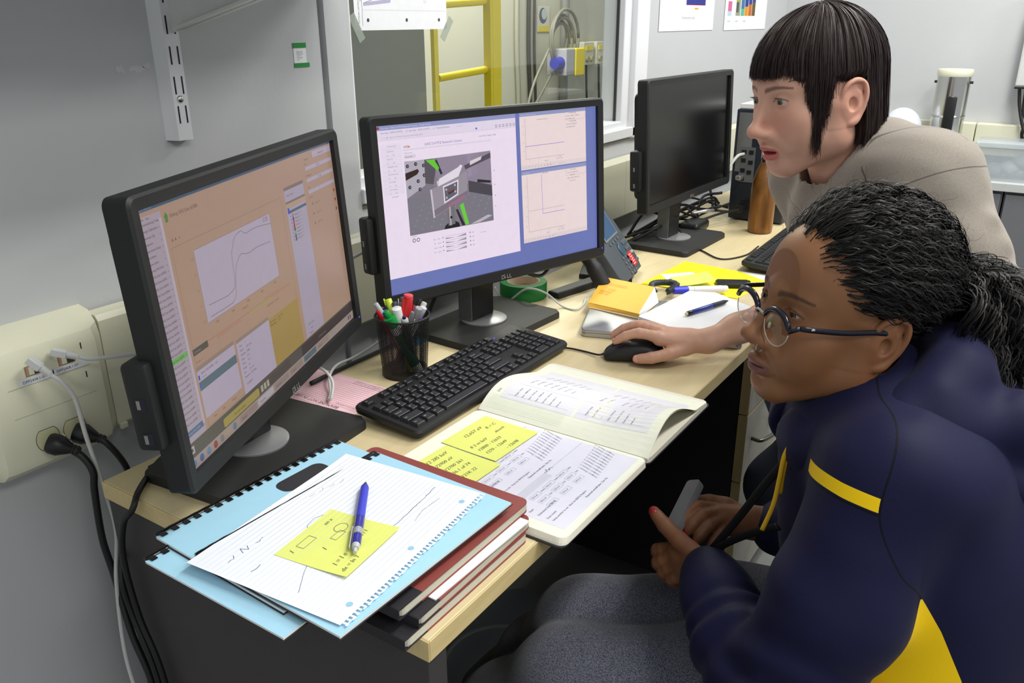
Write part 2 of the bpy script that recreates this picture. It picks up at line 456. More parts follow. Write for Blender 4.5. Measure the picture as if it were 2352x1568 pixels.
# ------------------------------------------------------------------ sheet taped to the glass
ws = thing('taped_drawing', 'white sheet with a ray diagram taped to the window glass', 'paper', (0.735, 0.0285, 1.298), rot=(0, 0, 0))
sh = Sheet(0.285, 0.22)
W = rgb(238, 239, 243); sh.rect(0, 0, .285, .22, W, 0)
g = rgb(120, 124, 132)
sh.line([(.022, .008), (.022, .20)], .0008, rgb(90, 95, 100), 1); sh.line([(.022, .037), (.282, .036)], .0005, rgb(190, 195, 200), 1)
for x in (.037, .152, .258): sh.disc(x, .0185, .0036, rgb(75, 78, 82), 2)
sh.line([(.004, .059), (.105, .058), (.22, .088), (.27, .108)], .0012, rgb(240, 150, 160), 2)
sh.line([(.026, .049), (.20, .092), (.26, .112)], .0010, rgb(130, 150, 150), 2)
sh.poly([(.026, .044), (.105, .051), (.106, .058), (.026, .050)], rgb(196, 190, 214), 1)
for k in range(16): sh.line([(.028+k*.0048, .044+k*.0004), (.032+k*.0048, .051+k*.0004)], .0005, rgb(130, 130, 190), 3)
sh.line([(.140, .068), (.140, .078)], .0006, g, 2); sh.frame(.21, .052, .216, .08, .0005, rgb(190, 194, 198), 2)
for k in range(4): sh.text('OPTICAL LAYOUT', .014+.006*(k % 2), .012+.04*k, .0055, rgb(110, 112, 120), 2, rot=PI/2)
sh.build('sheet', PAPER, ws, M=plane_M((0, 0, 0), (1, 0, 0), (0, 0, 1)))
M_tape = mat('clear_tape', rgb(170, 178, 168), rough=0.3, alpha=0.5)
for (x, z, a) in ((0.004, 0.005, -1.05), (0.284, 0.0, 0.9)):
    m = MB(); Mx = Matrix.Translation((x, -0.0006, z)) @ Matrix.Rotation(-a, 4, 'Y'); m.box(-0.027, 0.027, -0.0003, 0.0003, -0.009, 0.009, M=Mx); m.build('tape', M_tape, ws)

# ------------------------------------------------------------------ posters beyond the window
def poster(x0, w, z0, label, draw):
    o = thing('poster', label, 'poster', (x0, -0.002, z0)); sh = Sheet(w, 0.30)
    sh.rect(0, 0, w, .30, rgb(240, 241, 245), 0); draw(sh)
    sh.build('sheet', PAPER, o, M=plane_M((0, 0, 0), (1, 0, 0), (0, 0, 1)))
def d1(s):
    s.rect(.21, .082, .38, .20, rgb(48, 62, 140), 1); s.line([(.21, .082), (.38, .082)], .004, rgb(110, 30, 110), 2)
    s.poly([(.262, .20), (.275, .20), (.295, .15), (.292, .10), (.28, .095), (.268, .14)], rgb(70, 160, 190), 2)
    s.poly([(.270, .16), (.280, .155), (.282, .125), (.272, .12)], rgb(150, 200, 120), 3)
    for k in range(6): s.disc(.36, .11+.014*k, .008, (rgb(60, 120, 180), rgb(120, 190, 150))[k % 2], 2)
    s.text('Fluorescence map', .18, .036, .015, rgb(150, 152, 158), 1); s.text('Figure 3', .10, .165, .016, rgb(130, 134, 142), 1)
    s.rect(.285, .066, .318, .072, rgb(210, 180, 60), 1)
poster(2.064, .466, 1.279, 'white poster with a dark blue heat map, nearest the window', d1)
def d2(s):
    s.rect(.03, .05, .07, .10, rgb(206, 110, 150), 1); s.rect(.03, .11, .07, .20, rgb(225, 200, 215), 1); s.rect(.03, .05, .07, .066, rgb(190, 205, 225), 2)
    s.rect(.115, .05, .165, .2, rgb(150, 160, 140), 1); s.rect(.12, .062, .145, .098, rgb(84, 92, 84), 2); s.rect(.12, .1, .16, .2, rgb(170, 170, 70), 2)
    for k in range(4):
        x = .172+.042*k; s.rect(x, .05, x+.038, .2, rgb(52, 66, 140), 1); s.rect(x, .05, x+.038, .075+.008*k, (rgb(100, 180, 140), rgb(220, 150, 30), rgb(200, 110, 30), rgb(110, 90, 50))[k], 2)
    s.rect(.172, .075, .21, .2, rgb(70, 120, 170), 2)
    for x in (.03, .115, .2): s.text('sample', x, .028, .012, rgb(170, 172, 178), 1)
poster(2.64, .48, 1.276, 'white poster with coloured spectra columns, partly behind the dark bob haircut', d2)

# ------------------------------------------------------------------ shelf on slotted upright
up_ = thing('shelf_upright', 'white slotted shelf upright screwed to the grey wall', 'shelf rail', (0.2955, 0, 0))
m = MB()
m.prism([(-0.0205, 0.0), (-0.0125, -0.022), (0.0125, -0.022), (0.0205, 0.0), (0.0175, 0.0), (0.0115, -0.019), (-0.0115, -0.019), (-0.0175, 0.0)], 1.146, 1.75)
m.build('channel', M_white, up_)
for k in range(14):
    z = 1.171+0.0425*k
    for s in (-1, 1):
        m = MB(); m.prism(rrect(s*0.0065-0.0013, z, s*0.0065+0.0013, z+0.026, 0.0012, 3), 0.0221, 0.0223, M=Matrix(((1, 0, 0, 0), (0, 0, -1, 0), (0, 1, 0, 0), (0, 0, 0, 1))))
        m.build('slot', M_dark, up_)
m = MB(); m.lathe([(0.0056, 0), (0.0056, 0.001), (0.004, 0.0026), (0.0015, 0.003)], 16, M=Matrix.Translation((-0.001, -0.022, 1.2065)) @ Matrix.Rotation(PI/2, 4, 'X')); m.build('screw', M_steel, up_, smooth=0.9)
br = thing('shelf_bracket', 'pale folded metal bracket hooked into the slotted upright', 'bracket', (0.2955, -0.0235, 1.30))
m = MB(); m.prism([(0, 0.0), (-0.005, 0.10), (-0.30, 0.10), (-0.30, 0.066), (-0.02, 0.004)], -0.0015, 0.0015, M=Matrix(((0, 0, 1, 0), (1, 0, 0, 0), (0, 1, 0, 0), (0, 0, 0, 1)))); m.build('web', mat('bracket_paint', rgb(205, 208, 205), rough=0.4), br)
m = MB(); m.prism([(-0.02, 0.004), (-0.30, 0.066), (-0.30, 0.070), (-0.02, 0.008)], -0.012, 0.012, M=Matrix(((0, 0, 1, 0), (1, 0, 0, 0), (0, 1, 0, 0), (0, 0, 0, 1)))); m.build('flange', _MC['bracket_paint'], br)
m = MB(); m.box(-1.3, 0.64, -0.335, -0.03, 1.4005, 1.425, bev=0.003)
tag(m.build('wall_shelf', M_white), 'white shelf board resting on the slotted wall bracket', 'shelf')
nt = thing('wall_note', 'small white note held to the wall by two strips of green tape', 'note', (0.5475, -0.0006, 1.240))
sh = Sheet(.031, .041); sh.rect(0, 0, .029, .041, rgb(236, 238, 240), 0)
for k, s in enumerate(['Please call', 'before you', 'turn on', 'the pump', 'now']): sh.text(s, .007, .0245-.0032*k, .0032, rgb(120, 122, 128), 1)
sh.build('paper', PAPER, nt, M=plane_M((0, 0, 0), (1, 0, 0), (0, 0, 1)))
M_gt = mat('green_tape', rgb(34, 140, 60), rough=0.6)
m = MB(); m.box(-0.0005, 0.0295, -0.0008, -0.0003, 0.032, 0.0405); m.build('tape_strip', M_gt, nt)
m = MB(); m.box(-0.0005, 0.0345, -0.0008, -0.0003, 0.0, 0.007); m.build('tape_strip', M_gt, nt)

# ------------------------------------------------------------------ cable raceway along the walls
RX = Matrix(((0, 0, 1, 0), (1, 0, 0, 0), (0, 1, 0, 0), (0, 0, 0, 1)))       # (a,b,c) -> (c, a, b)
rw = thing('cable_raceway', 'cream plastic cable raceway running along the window wall', 'raceway', (0, 0, 0))
prof = [(-0.0064, 0.744), (-0.034, 0.744), (-0.040, 0.750), (-0.040, 0.914), (-0.034, 0.922), (-0.0064, 0.922)]
for x0, x1 in ((WL, -0.089), (0.094, 0.30), (0.301, 1.30), (1.301, 1.80), (1.801, WR-0.045)):
    m = MB(); m.prism(prof, x0, x1, M=RX); m.build('cover', M_cream, rw)
m = MB(); m.box(0.094, 0.106, -0.048, -0.0405, 0.742, 0.752, bev=0.002); m.build('clip', M_cream, rw)
# outlet box in the raceway
bx = thing('outlet_box', 'cream outlet box on the raceway with network jacks and power sockets', 'outlet', (0, 0, 0))
pr = [(0.0, 0.735), (-0.045, 0.735), (-0.062, 0.748), (-0.066, 0.760), (-0.066, 0.897), (-0.058, 0.915), (-0.036, 0.930), (0.0, 0.934)]
m = MB()
rings = []
for x, k in ((-0.089, 0.62), (-0.078, 0.97), (-0.070, 1.0), (0.062, 1.0), (0.072, 0.97), (0.092, 0.62)):
    rings.append([m.bm.verts.new((x, min(0.0, p[0]*k if p[0] < -0.03 else p[0]), p[1])) for p in pr])
for A, B in zip(rings, rings[1:]):
    for i in range(len(pr)-1): m.bm.faces.new((A[i], A[i+1], B[i+1], B[i]))
m.bm.faces.new(rings[0]); m.bm.faces.new(rings[-1][::-1])
m.build('box_shell', M_cream, bx, smooth=0.5)
FY = -0.0665
M_seam = mat('cream_gap', rgb(196, 194, 168), rough=0.5)  # darker cream strips marking the joints between the panels
m = MB(); m.box(-0.056, 0.058, FY, FY+0.0007, 0.8665, 0.8675); m.box(-0.056, 0.058, FY, FY+0.0007, 0.8255, 0.8262); m.build('panel_gap', M_seam, bx)
for x, z in ((0.0485, 0.893), (0.0485, 0.850)):
    m = MB(); m.box(x, x+0.0012, FY-0.0002, FY+0.0005, z, z+0.009); m.build('release_slot', M_dark, bx)
for x in (-0.030, 0.0145):
    m = MB(); m.box(x, x+0.023, FY-0.0003, FY+0.0006, 0.8785, 0.8925); m.build('jack_frame', mat('jack_tan', rgb(150, 140, 110)), bx)  # tan plate behind each pair of jacks
    for d, mm in ((0.0012, mat('jack_red', rgb(196, 150, 130))), (0.0118, M_dark)):
        m = MB(); m.box(x+d, x+d+0.0100, FY-0.0007, FY+0.0003, 0.8795, 0.8915); m.build('jack', mm if d < 0.01 else mat('jack_dark', rgb(70, 62, 52)), bx)
    m = MB(); m.box(x+0.0045, x+0.0112, FY-0.0011, FY, 0.880, 0.891); m.build('shutter', M_cream, bx)
for x, s in ((-0.041, 'DPP2408.1-07'), (0.0045, 'DPP2408.1-07')):
    sh = Sheet(.05, .009); sh.rect(0, 0, .047, .0092, rgb(232, 234, 240), 0); sh.text(s, .005, .0026, .0056, rgb(66, 70, 96), 2, sx=.95)
    sh.build('label', PAPER, bx, M=plane_M((x, FY-0.0003, 0.8675 if x < 0 else 0.8680), (1, 0, 0), (0, 0, 1)))
sh = Sheet(.06, .008); sh.rect(0, 0, .058, .0075, rgb(225, 226, 226), 0); sh.text('DPNF-18C  CKT12', .002, .0018, .0056, rgb(70, 74, 90), 2)
sh.build('label', PAPER, bx, M=plane_M((-0.022, FY-0.0003, 0.7605), (1, 0, 0), (0, 0, 1)))
for x in (-0.0205, 0.0175):
    m = MB(); m.prism([(x+q[0]*0.0155, 0.7835+q[1]*0.0165) for q in [(math.cos(a)*1.0, max(-0.86, min(0.86, math.sin(a)*1.1))) for a in [2*PI*k/28 for k in range(28)]]], 0.0658, 0.0668, M=Matrix(((1, 0, 0, 0), (0, 0, -1, 0), (0, 1, 0, 0), (0, 0, 0, 1))))
    m.build('socket', mat('socket_cream', rgb(214, 212, 170), rough=0.4), bx)
    m = MB(); m.tube([(x+q[0]*0.0162, FY-0.0004, 0.7835+q[1]*0.0172) for q in [(math.cos(a)*1.0, max(-0.86, min(0.86, math.sin(a)*1.1))) for a in [2*PI*k/28 for k in range(29)]]], 0.0004, n=4)
    m.build('socket_rim', mat('rim_dark', rgb(90, 86, 60)), bx)
m = MB(); m.sphere((0.0, FY+0.001, 0.7785), 0.003); m.build('screw', M_cream, bx, smooth=True)

# raceway on the far wall
rw2 = thing('cable_raceway', 'cream raceway low on the far wall behind the steel cylinder', 'raceway', (0, 0, 0))
for y0, y1 in ((-0.05, -0.82), (-0.823, -2.0)):
    m = MB(); m.box(WR-0.05, WR, y1, y0, 0.80, 0.922, bev=0.004); m.build('cover', M_cream, rw2)
# ================================================================== DESK
M_maple = wood_mat('maple_laminate', rgb(212, 195, 150), rgb(222, 206, 164), stretch=(1.5, 9, 9), rough=0.38)
M_mapleE = wood_mat('maple_edge_band', rgb(206, 184, 130), rgb(218, 198, 146), stretch=(2, 9, 9), rough=0.42)
M_grafite = mat('graphite_laminate', rgb(62, 60, 60), rough=0.55, noise=0.08, bump=0.1, bscale=500)
desk = thing('desk', 'maple topped office desk with dark grey end panel along the wall', 'desk', (0, 0, 0))
m = MB(); m.box(0.0022, 2.45, -0.7133, -0.142, T-0.0255, T, bev=0.0015); m.build('desktop', M_maple, desk)
m = MB(); m.box(0.0, 0.0021, -0.7155, -0.142, T-0.0257, T-0.0002, bev=0.001); m.build('edge_band', M_mapleE, desk)
m = MB(); m.box(0.0022, 2.45, -0.7155, -0.7134, T-0.0257, T-0.0002, bev=0.001); m.build('edge_band', M_mapleE, desk)
m = MB(); m.box(0.001, 0.031, -0.7135, -0.150, 0.0, T-0.0262, bev=0.0015); m.build('end_panel', M_grafite, desk)
m = MB(); m.box(0.034, 2.44, -0.23, -0.212, 0.12, T-0.027); m.build('modesty_panel', M_grafite, desk)
m = MB(); m.box(2.42, 2.44, -0.70, -0.24, 0.0, T-0.027); m.build('end_panel', M_grafite, desk)
# drawer pedestal under the desk
M_dgrey = mat('pale_grey_drawer', rgb(150, 148, 138), rough=0.5)
M_mplain = mat('maple_edge', rgb(180, 160, 112), rough=0.45)
pd = thing('drawer_pedestal', 'drawer pedestal under the desk with pale fronts and bow handles', 'pedestal', (1.075, 0, 0))
m = MB(); m.box(0.0, 0.42, -0.678, -0.26, 0.06, 0.695); m.build('body', M_black, pd)
for i, (z0, z1) in enumerate(((0.535, 0.69), (0.372, 0.531), (0.075, 0.368))):
    dw = bpy.data.objects.new('drawer', None); COL.objects.link(dw); dw.parent = pd
    m = MB(); m.box(0.0, 0.42, -0.700, -0.680, z0, z1, bev=0.0015); m.build('front', M_dgrey, dw)
    m = MB(); m.box(-0.0012, 0.0, -0.700, -0.680, z0, z1); m.build('edge', M_mplain, dw)
    m = MB(); m.box(0.0, 0.42, -0.700, -0.6995+0.019, z1, z1+0.001); m.build('edge', M_mplain, dw)
    zc = (z0+z1)/2+0.01
    m = MB(); m.tube(catmull([(0.045, -0.700, zc), (0.047, -0.722, zc), (0.105, -0.735, zc), (0.163, -0.722, zc), (0.165, -0.700, zc)], 8), 0.0045, n=8); m.build('handle', mat('dark_steel_handle', rgb(96, 94, 88), rough=0.3, metal=0.8), dw, smooth=True)
# grey tray on the floor
fr = thing('floor_tray', 'grey panel with a round ridge lying under the desk', 'tray', (0.62, -0.36, 0.0))
M_tray = mat('grey_tray', rgb(96, 100, 104), rough=0.5)
m = MB(); m.prism(rrect(-0.28, -0.15, 0.26, 0.13, 0.03), 0.0, 0.03, bev=0.006); m.build('panel', M_tray, fr)
m = MB(); m.lathe([(0.125, 0.0301), (0.125, 0.034), (0.119, 0.034), (0.119, 0.0301)], 40, cap=False, M=Matrix.Translation((0.02, 0.0, 0))); m.build('ridge', mat('tray_ridge', rgb(120, 124, 120)), fr, smooth=0.5)

# ================================================================== MONITORS
SW, SH = 0.519, 0.292
M_screen_on = attr_mat('lit_screen', rough=0.25, emis=0.86)
M_bez = mat('monitor_bezel', rgb(24, 25, 26), rough=0.55, noise=0.08, bump=0.08, bscale=1200)
M_base = mat('monitor_base', rgb(38, 38, 38), rough=0.6, noise=0.08, bump=0.1, bscale=1500)
M_discm = mat('brushed_disc', rgb(165, 166, 168), rough=0.35, metal=0.6)
M_led = mat('blue_led', rgb(30, 40, 255), emit=rgb(40, 60, 255), estr=3.0)
M_port = mat('usb_port', rgb(150, 148, 140), rough=0.35, metal=0.5)
def monitor(label, c, yaw, tilt, base_xy, base_yaw, sheet, emit_m, logo=True, led=True):
    """c centre of the picture (world), yaw of its width axis, tilted back"""
    bz = thing('monitor', label, 'monitor', (base_xy[0], base_xy[1], T), base_yaw)
    # panel frame in base space
    Bm = Matrix.Translation((base_xy[0], base_xy[1], T)) @ Matrix.Rotation(base_yaw, 4, 'Z')
    Pw = Matrix.Translation(c) @ Matrix.Rotation(yaw, 4, 'Z') @ Matrix.Rotation(PI/2-tilt, 4, 'X')
    P = Bm.inverted() @ Pw                         # x right, y up, z toward viewer
    bs, bt, bb = 0.0165, 0.0155, 0.0205
    X, Y0, Y1 = SW/2+bs, -SH/2-bb, SH/2+bt
    def pb(name, mt, fn, smooth=False):
        m = MB(); fn(m); o = m.build(name, mt, bz, smooth); o.matrix_local = P; return o
    def frame(m):
        out = rrect(-X, Y0, X, Y1, 0.010, 4); n = len(out)
        inn = [(max(-SW/2, min(SW/2, x)), max(-SH/2, min(SH/2, y))) for x, y in out]
        vs = {}
        def ring(pts, z): return [m.bm.verts.new((x, y, z)) for x, y in pts]
        inset = lambda d: [(x*(1-d/X), (y-(Y0+Y1)/2)*(1-d/((Y1-Y0)/2))+(Y0+Y1)/2) for x, y in out]
        R0 = ring(out, -0.020); R1 = ring(out, 0.0055); R2 = ring(inset(0.003), 0.0085); R3 = ring(inn, 0.0068); R4 = ring(inn, -0.001)
        for A, B in ((R0, R1), (R1, R2), (R2, R3), (R3, R4)):
            for i in range(n):
                try: m.bm.faces.new((A[i], A[(i+1) % n], B[(i+1) % n], B[i]))
                except ValueError: pass
        bmesh.ops.remove_doubles(m.bm, verts=m.bm.verts, dist=1e-6)
    pb('bezel', M_bez, frame, smooth=0.5)
    def back(m):
        m.prism(rrect(-X+0.002, Y0+0.002, X-0.002, Y1-0.002, 0.010, 4), -0.0005, 0.018, bev=0.006)
        m.prism(rrect(-X+0.03, Y0+0.03, X-0.03, Y1-0.03, 0.02, 4), 0.017, 0.045, bev=0.012)
        for v in m.bm.verts: v.co.z = -0.004-v.co.z; 
    pb('back_shell', M_bez, back, smooth=0.5)
    hub = pb('usb_hub', M_bez, lambda m: m.box(-X-0.013, -X+0.06, -0.105, -0.005, -0.036, -0.006, bev=0.006), smooth=0.5)
    for y in (-0.045, -0.085):
        m = MB(); m.box(-X-0.0134, -X-0.0128, y-0.012, y+0.002, -0.026, -0.014); o = m.build('usb_port', M_dark, hub)
        m = MB(); m.box(-X-0.0138, -X-0.0130, y-0.010, y, -0.024, -0.020); m.build('usb_contact', M_port, hub)
    if sheet is not None:
        o = sheet.build('screen', emit_m, bz); o.matrix_local = P @ Matrix.Translation((-SW/2, -SH/2, 0.0))
    else:
        m = MB(); m.quad((-SW/2, -SH/2, 0), (SW/2, -SH/2, 0), (SW/2, SH/2, 0), (-SW/2, SH/2, 0)); o = m.build('screen', emit_m, bz); o.matrix_local = P
    if logo:
        s = Sheet(.04, .01); s.text('D', 0, 0, .0115, rgb(170, 172, 176)); s.text('E', .0080, .0002, .0112, rgb(170, 172, 176), rot=0.42, sx=.9); s.text('LL', .0142, 0, .0115, rgb(170, 172, 176), sx=1.05)
        o = s.build('logo', mat('silver_print', rgb(175, 177, 180), rough=0.3, metal=0.4), bz); o.matrix_local = P @ Matrix.Translation((-0.013, -SH/2-0.0165, 0.0088))
    if led:
        m = MB(); m.lathe([(0.0017, 0), (0.0014, 0.0006)], 12); o = m.build('power_led', M_led, bz, smooth=True); o.matrix_local = P @ Matrix.Translation((X-0.0085, -SH/2-0.002, 0.0075))
    # stand in base space
    top = P.translation
    m = MB()
    m.box(-0.035, 0.035, 0.012, 0.046, 0.0165, top.z+0.05, bev=0.004); m.build('column', M_bez, bz, smooth=0.5)
    m = MB(); m.box(-0.0385, -0.0352, 0.012, 0.046, 0.018, top.z+0.03, bev=0.001); m.build('column_trim', mat('column_grey', rgb(92, 93, 94), rough=.5), bz)
    m = MB(); m.box(-0.03, 0.03, -0.02, 0.02, -0.03, 0.03, bev=0.004); o = m.build('tilt_mount', M_bez, bz); o.location = ((top.x)*0.5, (top.y+0.045)*0.5+0.02, top.z)
    m = MB(); m.lathe([(0.048, 0.0145), (0.048, 0.0170), (0.0465, 0.0178)], 48); o = m.build('swivel_disc', M_discm, bz, smooth=0.6); o.location = (0, 0.012, 0)
    m = MB(); m.prism(rrect(-0.137, -0.090, 0.137, 0.092, 0.014, 5), 0.0, 0.0145, bev=0.006, seg=3); m.build('base_plate', M_base, bz, smooth=0.6)
    return bz

# ---- picture of the middle screen
s = Sheet(SW, SH, eps=0.00008)
u = lambda x: x*SW
v = lambda y: y*SH
def R(x0, y0, x1, y1, c, L): s.rect(u(x0), v(y0), u(x1), v(y1), c, L)
TXS = 0.66
def TX(t, x, y, size, c, L=6, **k): s.text(t, u(x), v(y), size*TXS, c, L, **k)
def LN(pts, wd, c, L=6): s.line([(u(a), v(b)) for a, b in pts], wd, c, L)
R(0, 0, 1, 1, rgb(110, 122, 188), 0)
R(.006, .099, .588, .998, rgb(247, 232, 250), 1)
R(.0, .972, .588, 1.0, rgb(150, 158, 205), 2)
TX('Live view - AXIS 214 PTZ Network Camera - Mozilla Firefox', .022, .979, .0062, rgb(222, 220, 240), 3); s.disc(u(.012), v(.986), .0026, rgb(170, 60, 70), 3)
R(.006, .915, .588, .971, rgb(236, 224, 243), 2)
for x, t in ((.020, 'Live view - AXIS 214 PTZ ...   x'), (.128, 'Live view - AXIS 214 PTZ ...   x'), (.238, 'Channel Archiver              x   x')): TX(t, x, .953, .0062, rgb(120, 110, 130))
for x in (.122, .232, .345): R(x, .947, x+.0012, .968, rgb(200, 190, 212), 4)
TX('<   o   @   http://132.156.24.7/operator/view/index.shtml', .020, .926, .0055, rgb(160, 150, 168)); R(.404, .925, .412, .936, rgb(90, 130, 220), 4)
for k in range(6):
    x = .494+k*.0165; s.frame(u(x), v(.926), u(x+.007), v(.939), .0007, rgb(112, 102, 120), 4)
LN([(.006, .915), (.588, .915)], .0006, rgb(214, 204, 222), 4)
R(.014, .60, .094, .892, rgb(240, 228, 246), 2)
TX('Control panel', .040, .876, .0048, rgb(140, 128, 150))
for k, t in enumerate(['Auto focus', 'Auto iris', 'Backlight comp.', 'Movement zone', 'IR cut filter', 'Go to home']):
    y = .848-.044*k
    TX(t, .036, y, .0048, rgb(140, 128, 150)); TX('on          off', .036, y-.022, .0045, rgb(120, 110, 130)); LN([(.016, y+.016), (.092, y+.016)], .0005, rgb(222, 212, 230))
TX('Ctrl panel', .042, .585, .0050, rgb(110, 100, 120))
TX('AXIS', .103, .862, .0082, rgb(50, 40, 50), sx=.9); s.poly([(u(.122), v(.862)), (u(.130), v(.862)), (u(.126), v(.878))], rgb(240, 200, 40), 6); s.poly([(u(.119), v(.862)), (u(.125), v(.862)), (u(.122), v(.872))], rgb(210, 60, 50), 7)
TX('AXIS 214 PTZ Network Camera', .187, .863, .0098, rgb(120, 112, 190), sx=.93)
TX('Live View | Setup | Help', .418, .878, .0062, rgb(120, 112, 150))
R(.10, .846, .47, .854, rgb(230, 220, 238), 2)
TX('Video format', .104, .828, .0046, rgb(140, 130, 150)); R(.103, .800, .148, .820, rgb(226, 216, 232), 3); TX('Motion JPEG', .105, .805, .0045, rgb(90, 80, 100))
# video picture (flat picture on the screen)
x0, x1, y0, y1 = .101, .465, .341, .782
R(x0, y0, x1, y1, rgb(132, 124, 138), 3)
def VP(pts, c, L=5): s.poly([(u(a), v(b)) for a, b in pts], c, L)
VP([(.235, .782), (.465, .786), (.465, .55), (.36, .60), (.21, .62)], rgb(150, 138, 158), 4)
VP([(.36, .782), (.41, .782), (.40, .66), (.36, .64)], rgb(166, 152, 176), 4)
VP([(.182, .78), (.215, .78), (.235, .62), (.178, .64)], rgb(92, 86, 96), 4)
VP([(.101, .56), (.30, .61), (.465, .52), (.465, .341), (.101, .341)], rgb(128, 124, 136), 4)
rr = random.Random(4)
for i in range(9):
    for j in range(6):
        a = .115+.038*i+.01*j; b = .365+.03*j+.004*i
        if a < .455 and b < .56: s.disc(u(a), v(b), .0022, rgb(150, 144, 158), 4, n=8, ry=.0014)
VP([(.101, .785), (.180, .780), (.178, .63), (.101, .565)], rgb(184, 178, 192), 5)
for a, b in ((.112, .755), (.145, .762), (.176, .748), (.176, .69), (.150, .66), (.115, .63), (.155, .61)): s.disc(u(a), v(b), .0036, rgb(60, 56, 66), 6, n=6); s.disc(u(a)+.0006, v(b), .0018, rgb(120, 116, 126), 7, n=6)
VP([(.101, .672), (.147, .700), (.156, .716), (.152, .732), (.101, .715)], rgb(52, 34, 24), 6)
VP([(.185, .778), (.222, .776), (.240, .72), (.232, .705)], rgb(110, 205, 60), 6); VP([(.222, .77), (.232, .77), (.252, .685), (.243, .68)], rgb(40, 40, 46), 6)
VP([(.350, .690), (.465, .742), (.465, .775), (.345, .715)], rgb(86, 80, 92), 6); VP([(.370, .712), (.42, .738), (.425, .76), (.372, .738)], rgb(228, 214, 224), 7)
VP([(.36, .62), (.465, .57), (.465, .50), (.36, .55)], rgb(76, 72, 82), 5); VP([(.40, .62), (.46, .60), (.46, .585), (.40, .60)], rgb(40, 38, 44), 6)
VP([(.316, .475), (.332, .487), (.352, .348), (.338, .345)], rgb(110, 214, 64), 6); VP([(.298, .45), (.306, .455), (.335, .345), (.322, .345)], rgb(38, 36, 44), 6)
VP([(.36, .345), (.44, .385), (.46, .375), (.40, .345)], rgb(196, 188, 200), 5)
VP([(.195, .597), (.356, .680), (.353, .533), (.201, .423)], rgb(158, 150, 162), 7); VP([(.195, .597), (.202, .600), (.208, .426), (.201, .423)], rgb(210, 202, 214), 8)
VP([(.205, .47), (.353, .560), (.353, .533), (.205, .43)], rgb(128, 116, 132), 8); VP([(.26, .46), (.34, .52), (.345, .54), (.27, .49)], rgb(168, 110, 140), 9)
VP([(.224, .640), (.262, .672), (.264, .64), (.228, .61)], rgb(214, 204, 216), 8); VP([(.232, .612), (.318, .655), (.338, .716), (.33, .725), (.318, .71), (.236, .656)], rgb(236, 228, 240), 9)
VP([(.249, .608), (.317, .636), (.312, .543), (.250, .500)], rgb(232, 224, 238), 10); VP([(.254, .600), (.311, .624), (.307, .550), (.255, .513)], rgb(104, 100, 112), 11)
for a, b in ((.262, .585), (.300, .605), (.262, .535), (.300, .565)): s.disc(u(a), v(b), .0022, rgb(190, 184, 196), 12, n=8)
VP([(.270, .552), (.294, .566), (.294, .582), (.270, .57)], rgb(60, 50, 60), 12); VP([(.274, .565), (.290, .574), (.290, .578), (.274, .569)], rgb(210, 50, 60), 13)
VP([(.262, .475), (.293, .49), (.292, .365), (.262, .36)], rgb(120, 116, 120), 9); VP([(.268, .475), (.276, .478), (.276, .36), (.268, .36)], rgb(176, 170, 176), 10); s.disc(u(.276), v(.41), .0026, rgb(24, 22, 26), 11)
VP([(.243, .342), (.312, .342), (.308, .368), (.290, .385), (.264, .380), (.248, .362)], rgb(26, 26, 30), 8)
for a in (.115, .132):
    s.disc(u(a), v(.309), .0036, rgb(90, 88, 104), 5); s.disc(u(a), v(.309), .0024, rgb(244, 230, 248), 6)
TX('Snapshot', .107, .330, .0044, rgb(110, 100, 120))
for k, t in enumerate(['Pan     left', 'Tilt     down', 'Zoom   wide', 'Iris     close']):
    y = .292-.027*k
    TX(t, .195, y-.006, .0048, rgb(110, 104, 124)); s.disc(u(.234), v(y), .0012, rgb(140, 132, 150), 6)
    LN([(.245, y+.004), (.336, y+.004)], .0005, rgb(180, 172, 190)); VP([(.246, y-.012), (.290, y-.012), (.246, y-.004)], rgb(150, 144, 160), 6); VP([(.29, y-.012), (.336, y-.012), (.336, y+.002)], rgb(165, 158, 174), 6)
    s.disc(u(.354), v(y), .0014, rgb(150, 142, 160), 6); TX('right', .362, y-.004, .0046, rgb(120, 112, 130))
TX('Ctrl queue', .402, .276, .0046, rgb(130, 122, 140))
for y in (.66, .57, .50, .43): s.disc(u(.478), v(y), .0010, rgb(150, 140, 158), 5)
# plots on the right
for (a, b, c, d, tt) in ((.607, .944, .632, .998, 'Beam: pt11-beam-current.stp'), (.607, .944, .144, .624, 'Beam: RI.stp')):
    R(a, c, b, d, rgb(246, 226, 226), 1); R(a, d-.024, b, d, rgb(150, 158, 202), 2); TX(tt, a+.008, d-.017, .0046, rgb(220, 214, 232), 3)
    R(a, c, b, c+.03, rgb(236, 218, 220), 2)
    for k in range(11): TX('+<>^v|=o#%*'[k], a+.006+.0155*k, c+.010, .0062, rgb(60, 52, 60), 4)
    TX('x=14.2  y=3.1', a+.19, c+.010, .0045, rgb(190, 178, 186), 4)
LN([(.633, .962), (.632, .700), (.826, .700)], .0005, rgb(150, 140, 150)); LN([(.633, .782), (.827, .783)], .0009, rgb(132, 120, 220))
LN([(.633, .590), (.634, .214), (.822, .213)], .0005, rgb(150, 140, 150)); LN([(.705, .590), (.707, .323), (.821, .323)], .0009, rgb(140, 130, 224)); LN([(.635, .355), (.82, .354)], .0006, rgb(170, 166, 170))
TX('pt11-beam-current.stp', .690, .945, .0046, rgb(90, 80, 90)); TX('Beam RI.stp', .712, .592, .0046, rgb(90, 80, 90))
for y in (.91, .856, .803, .75): TX('0.1', .620, y, .0045, rgb(130, 120, 210))
for y in (.52, .45, .385, .32, .25): TX('10', .622, y, .0045, rgb(140, 130, 140))
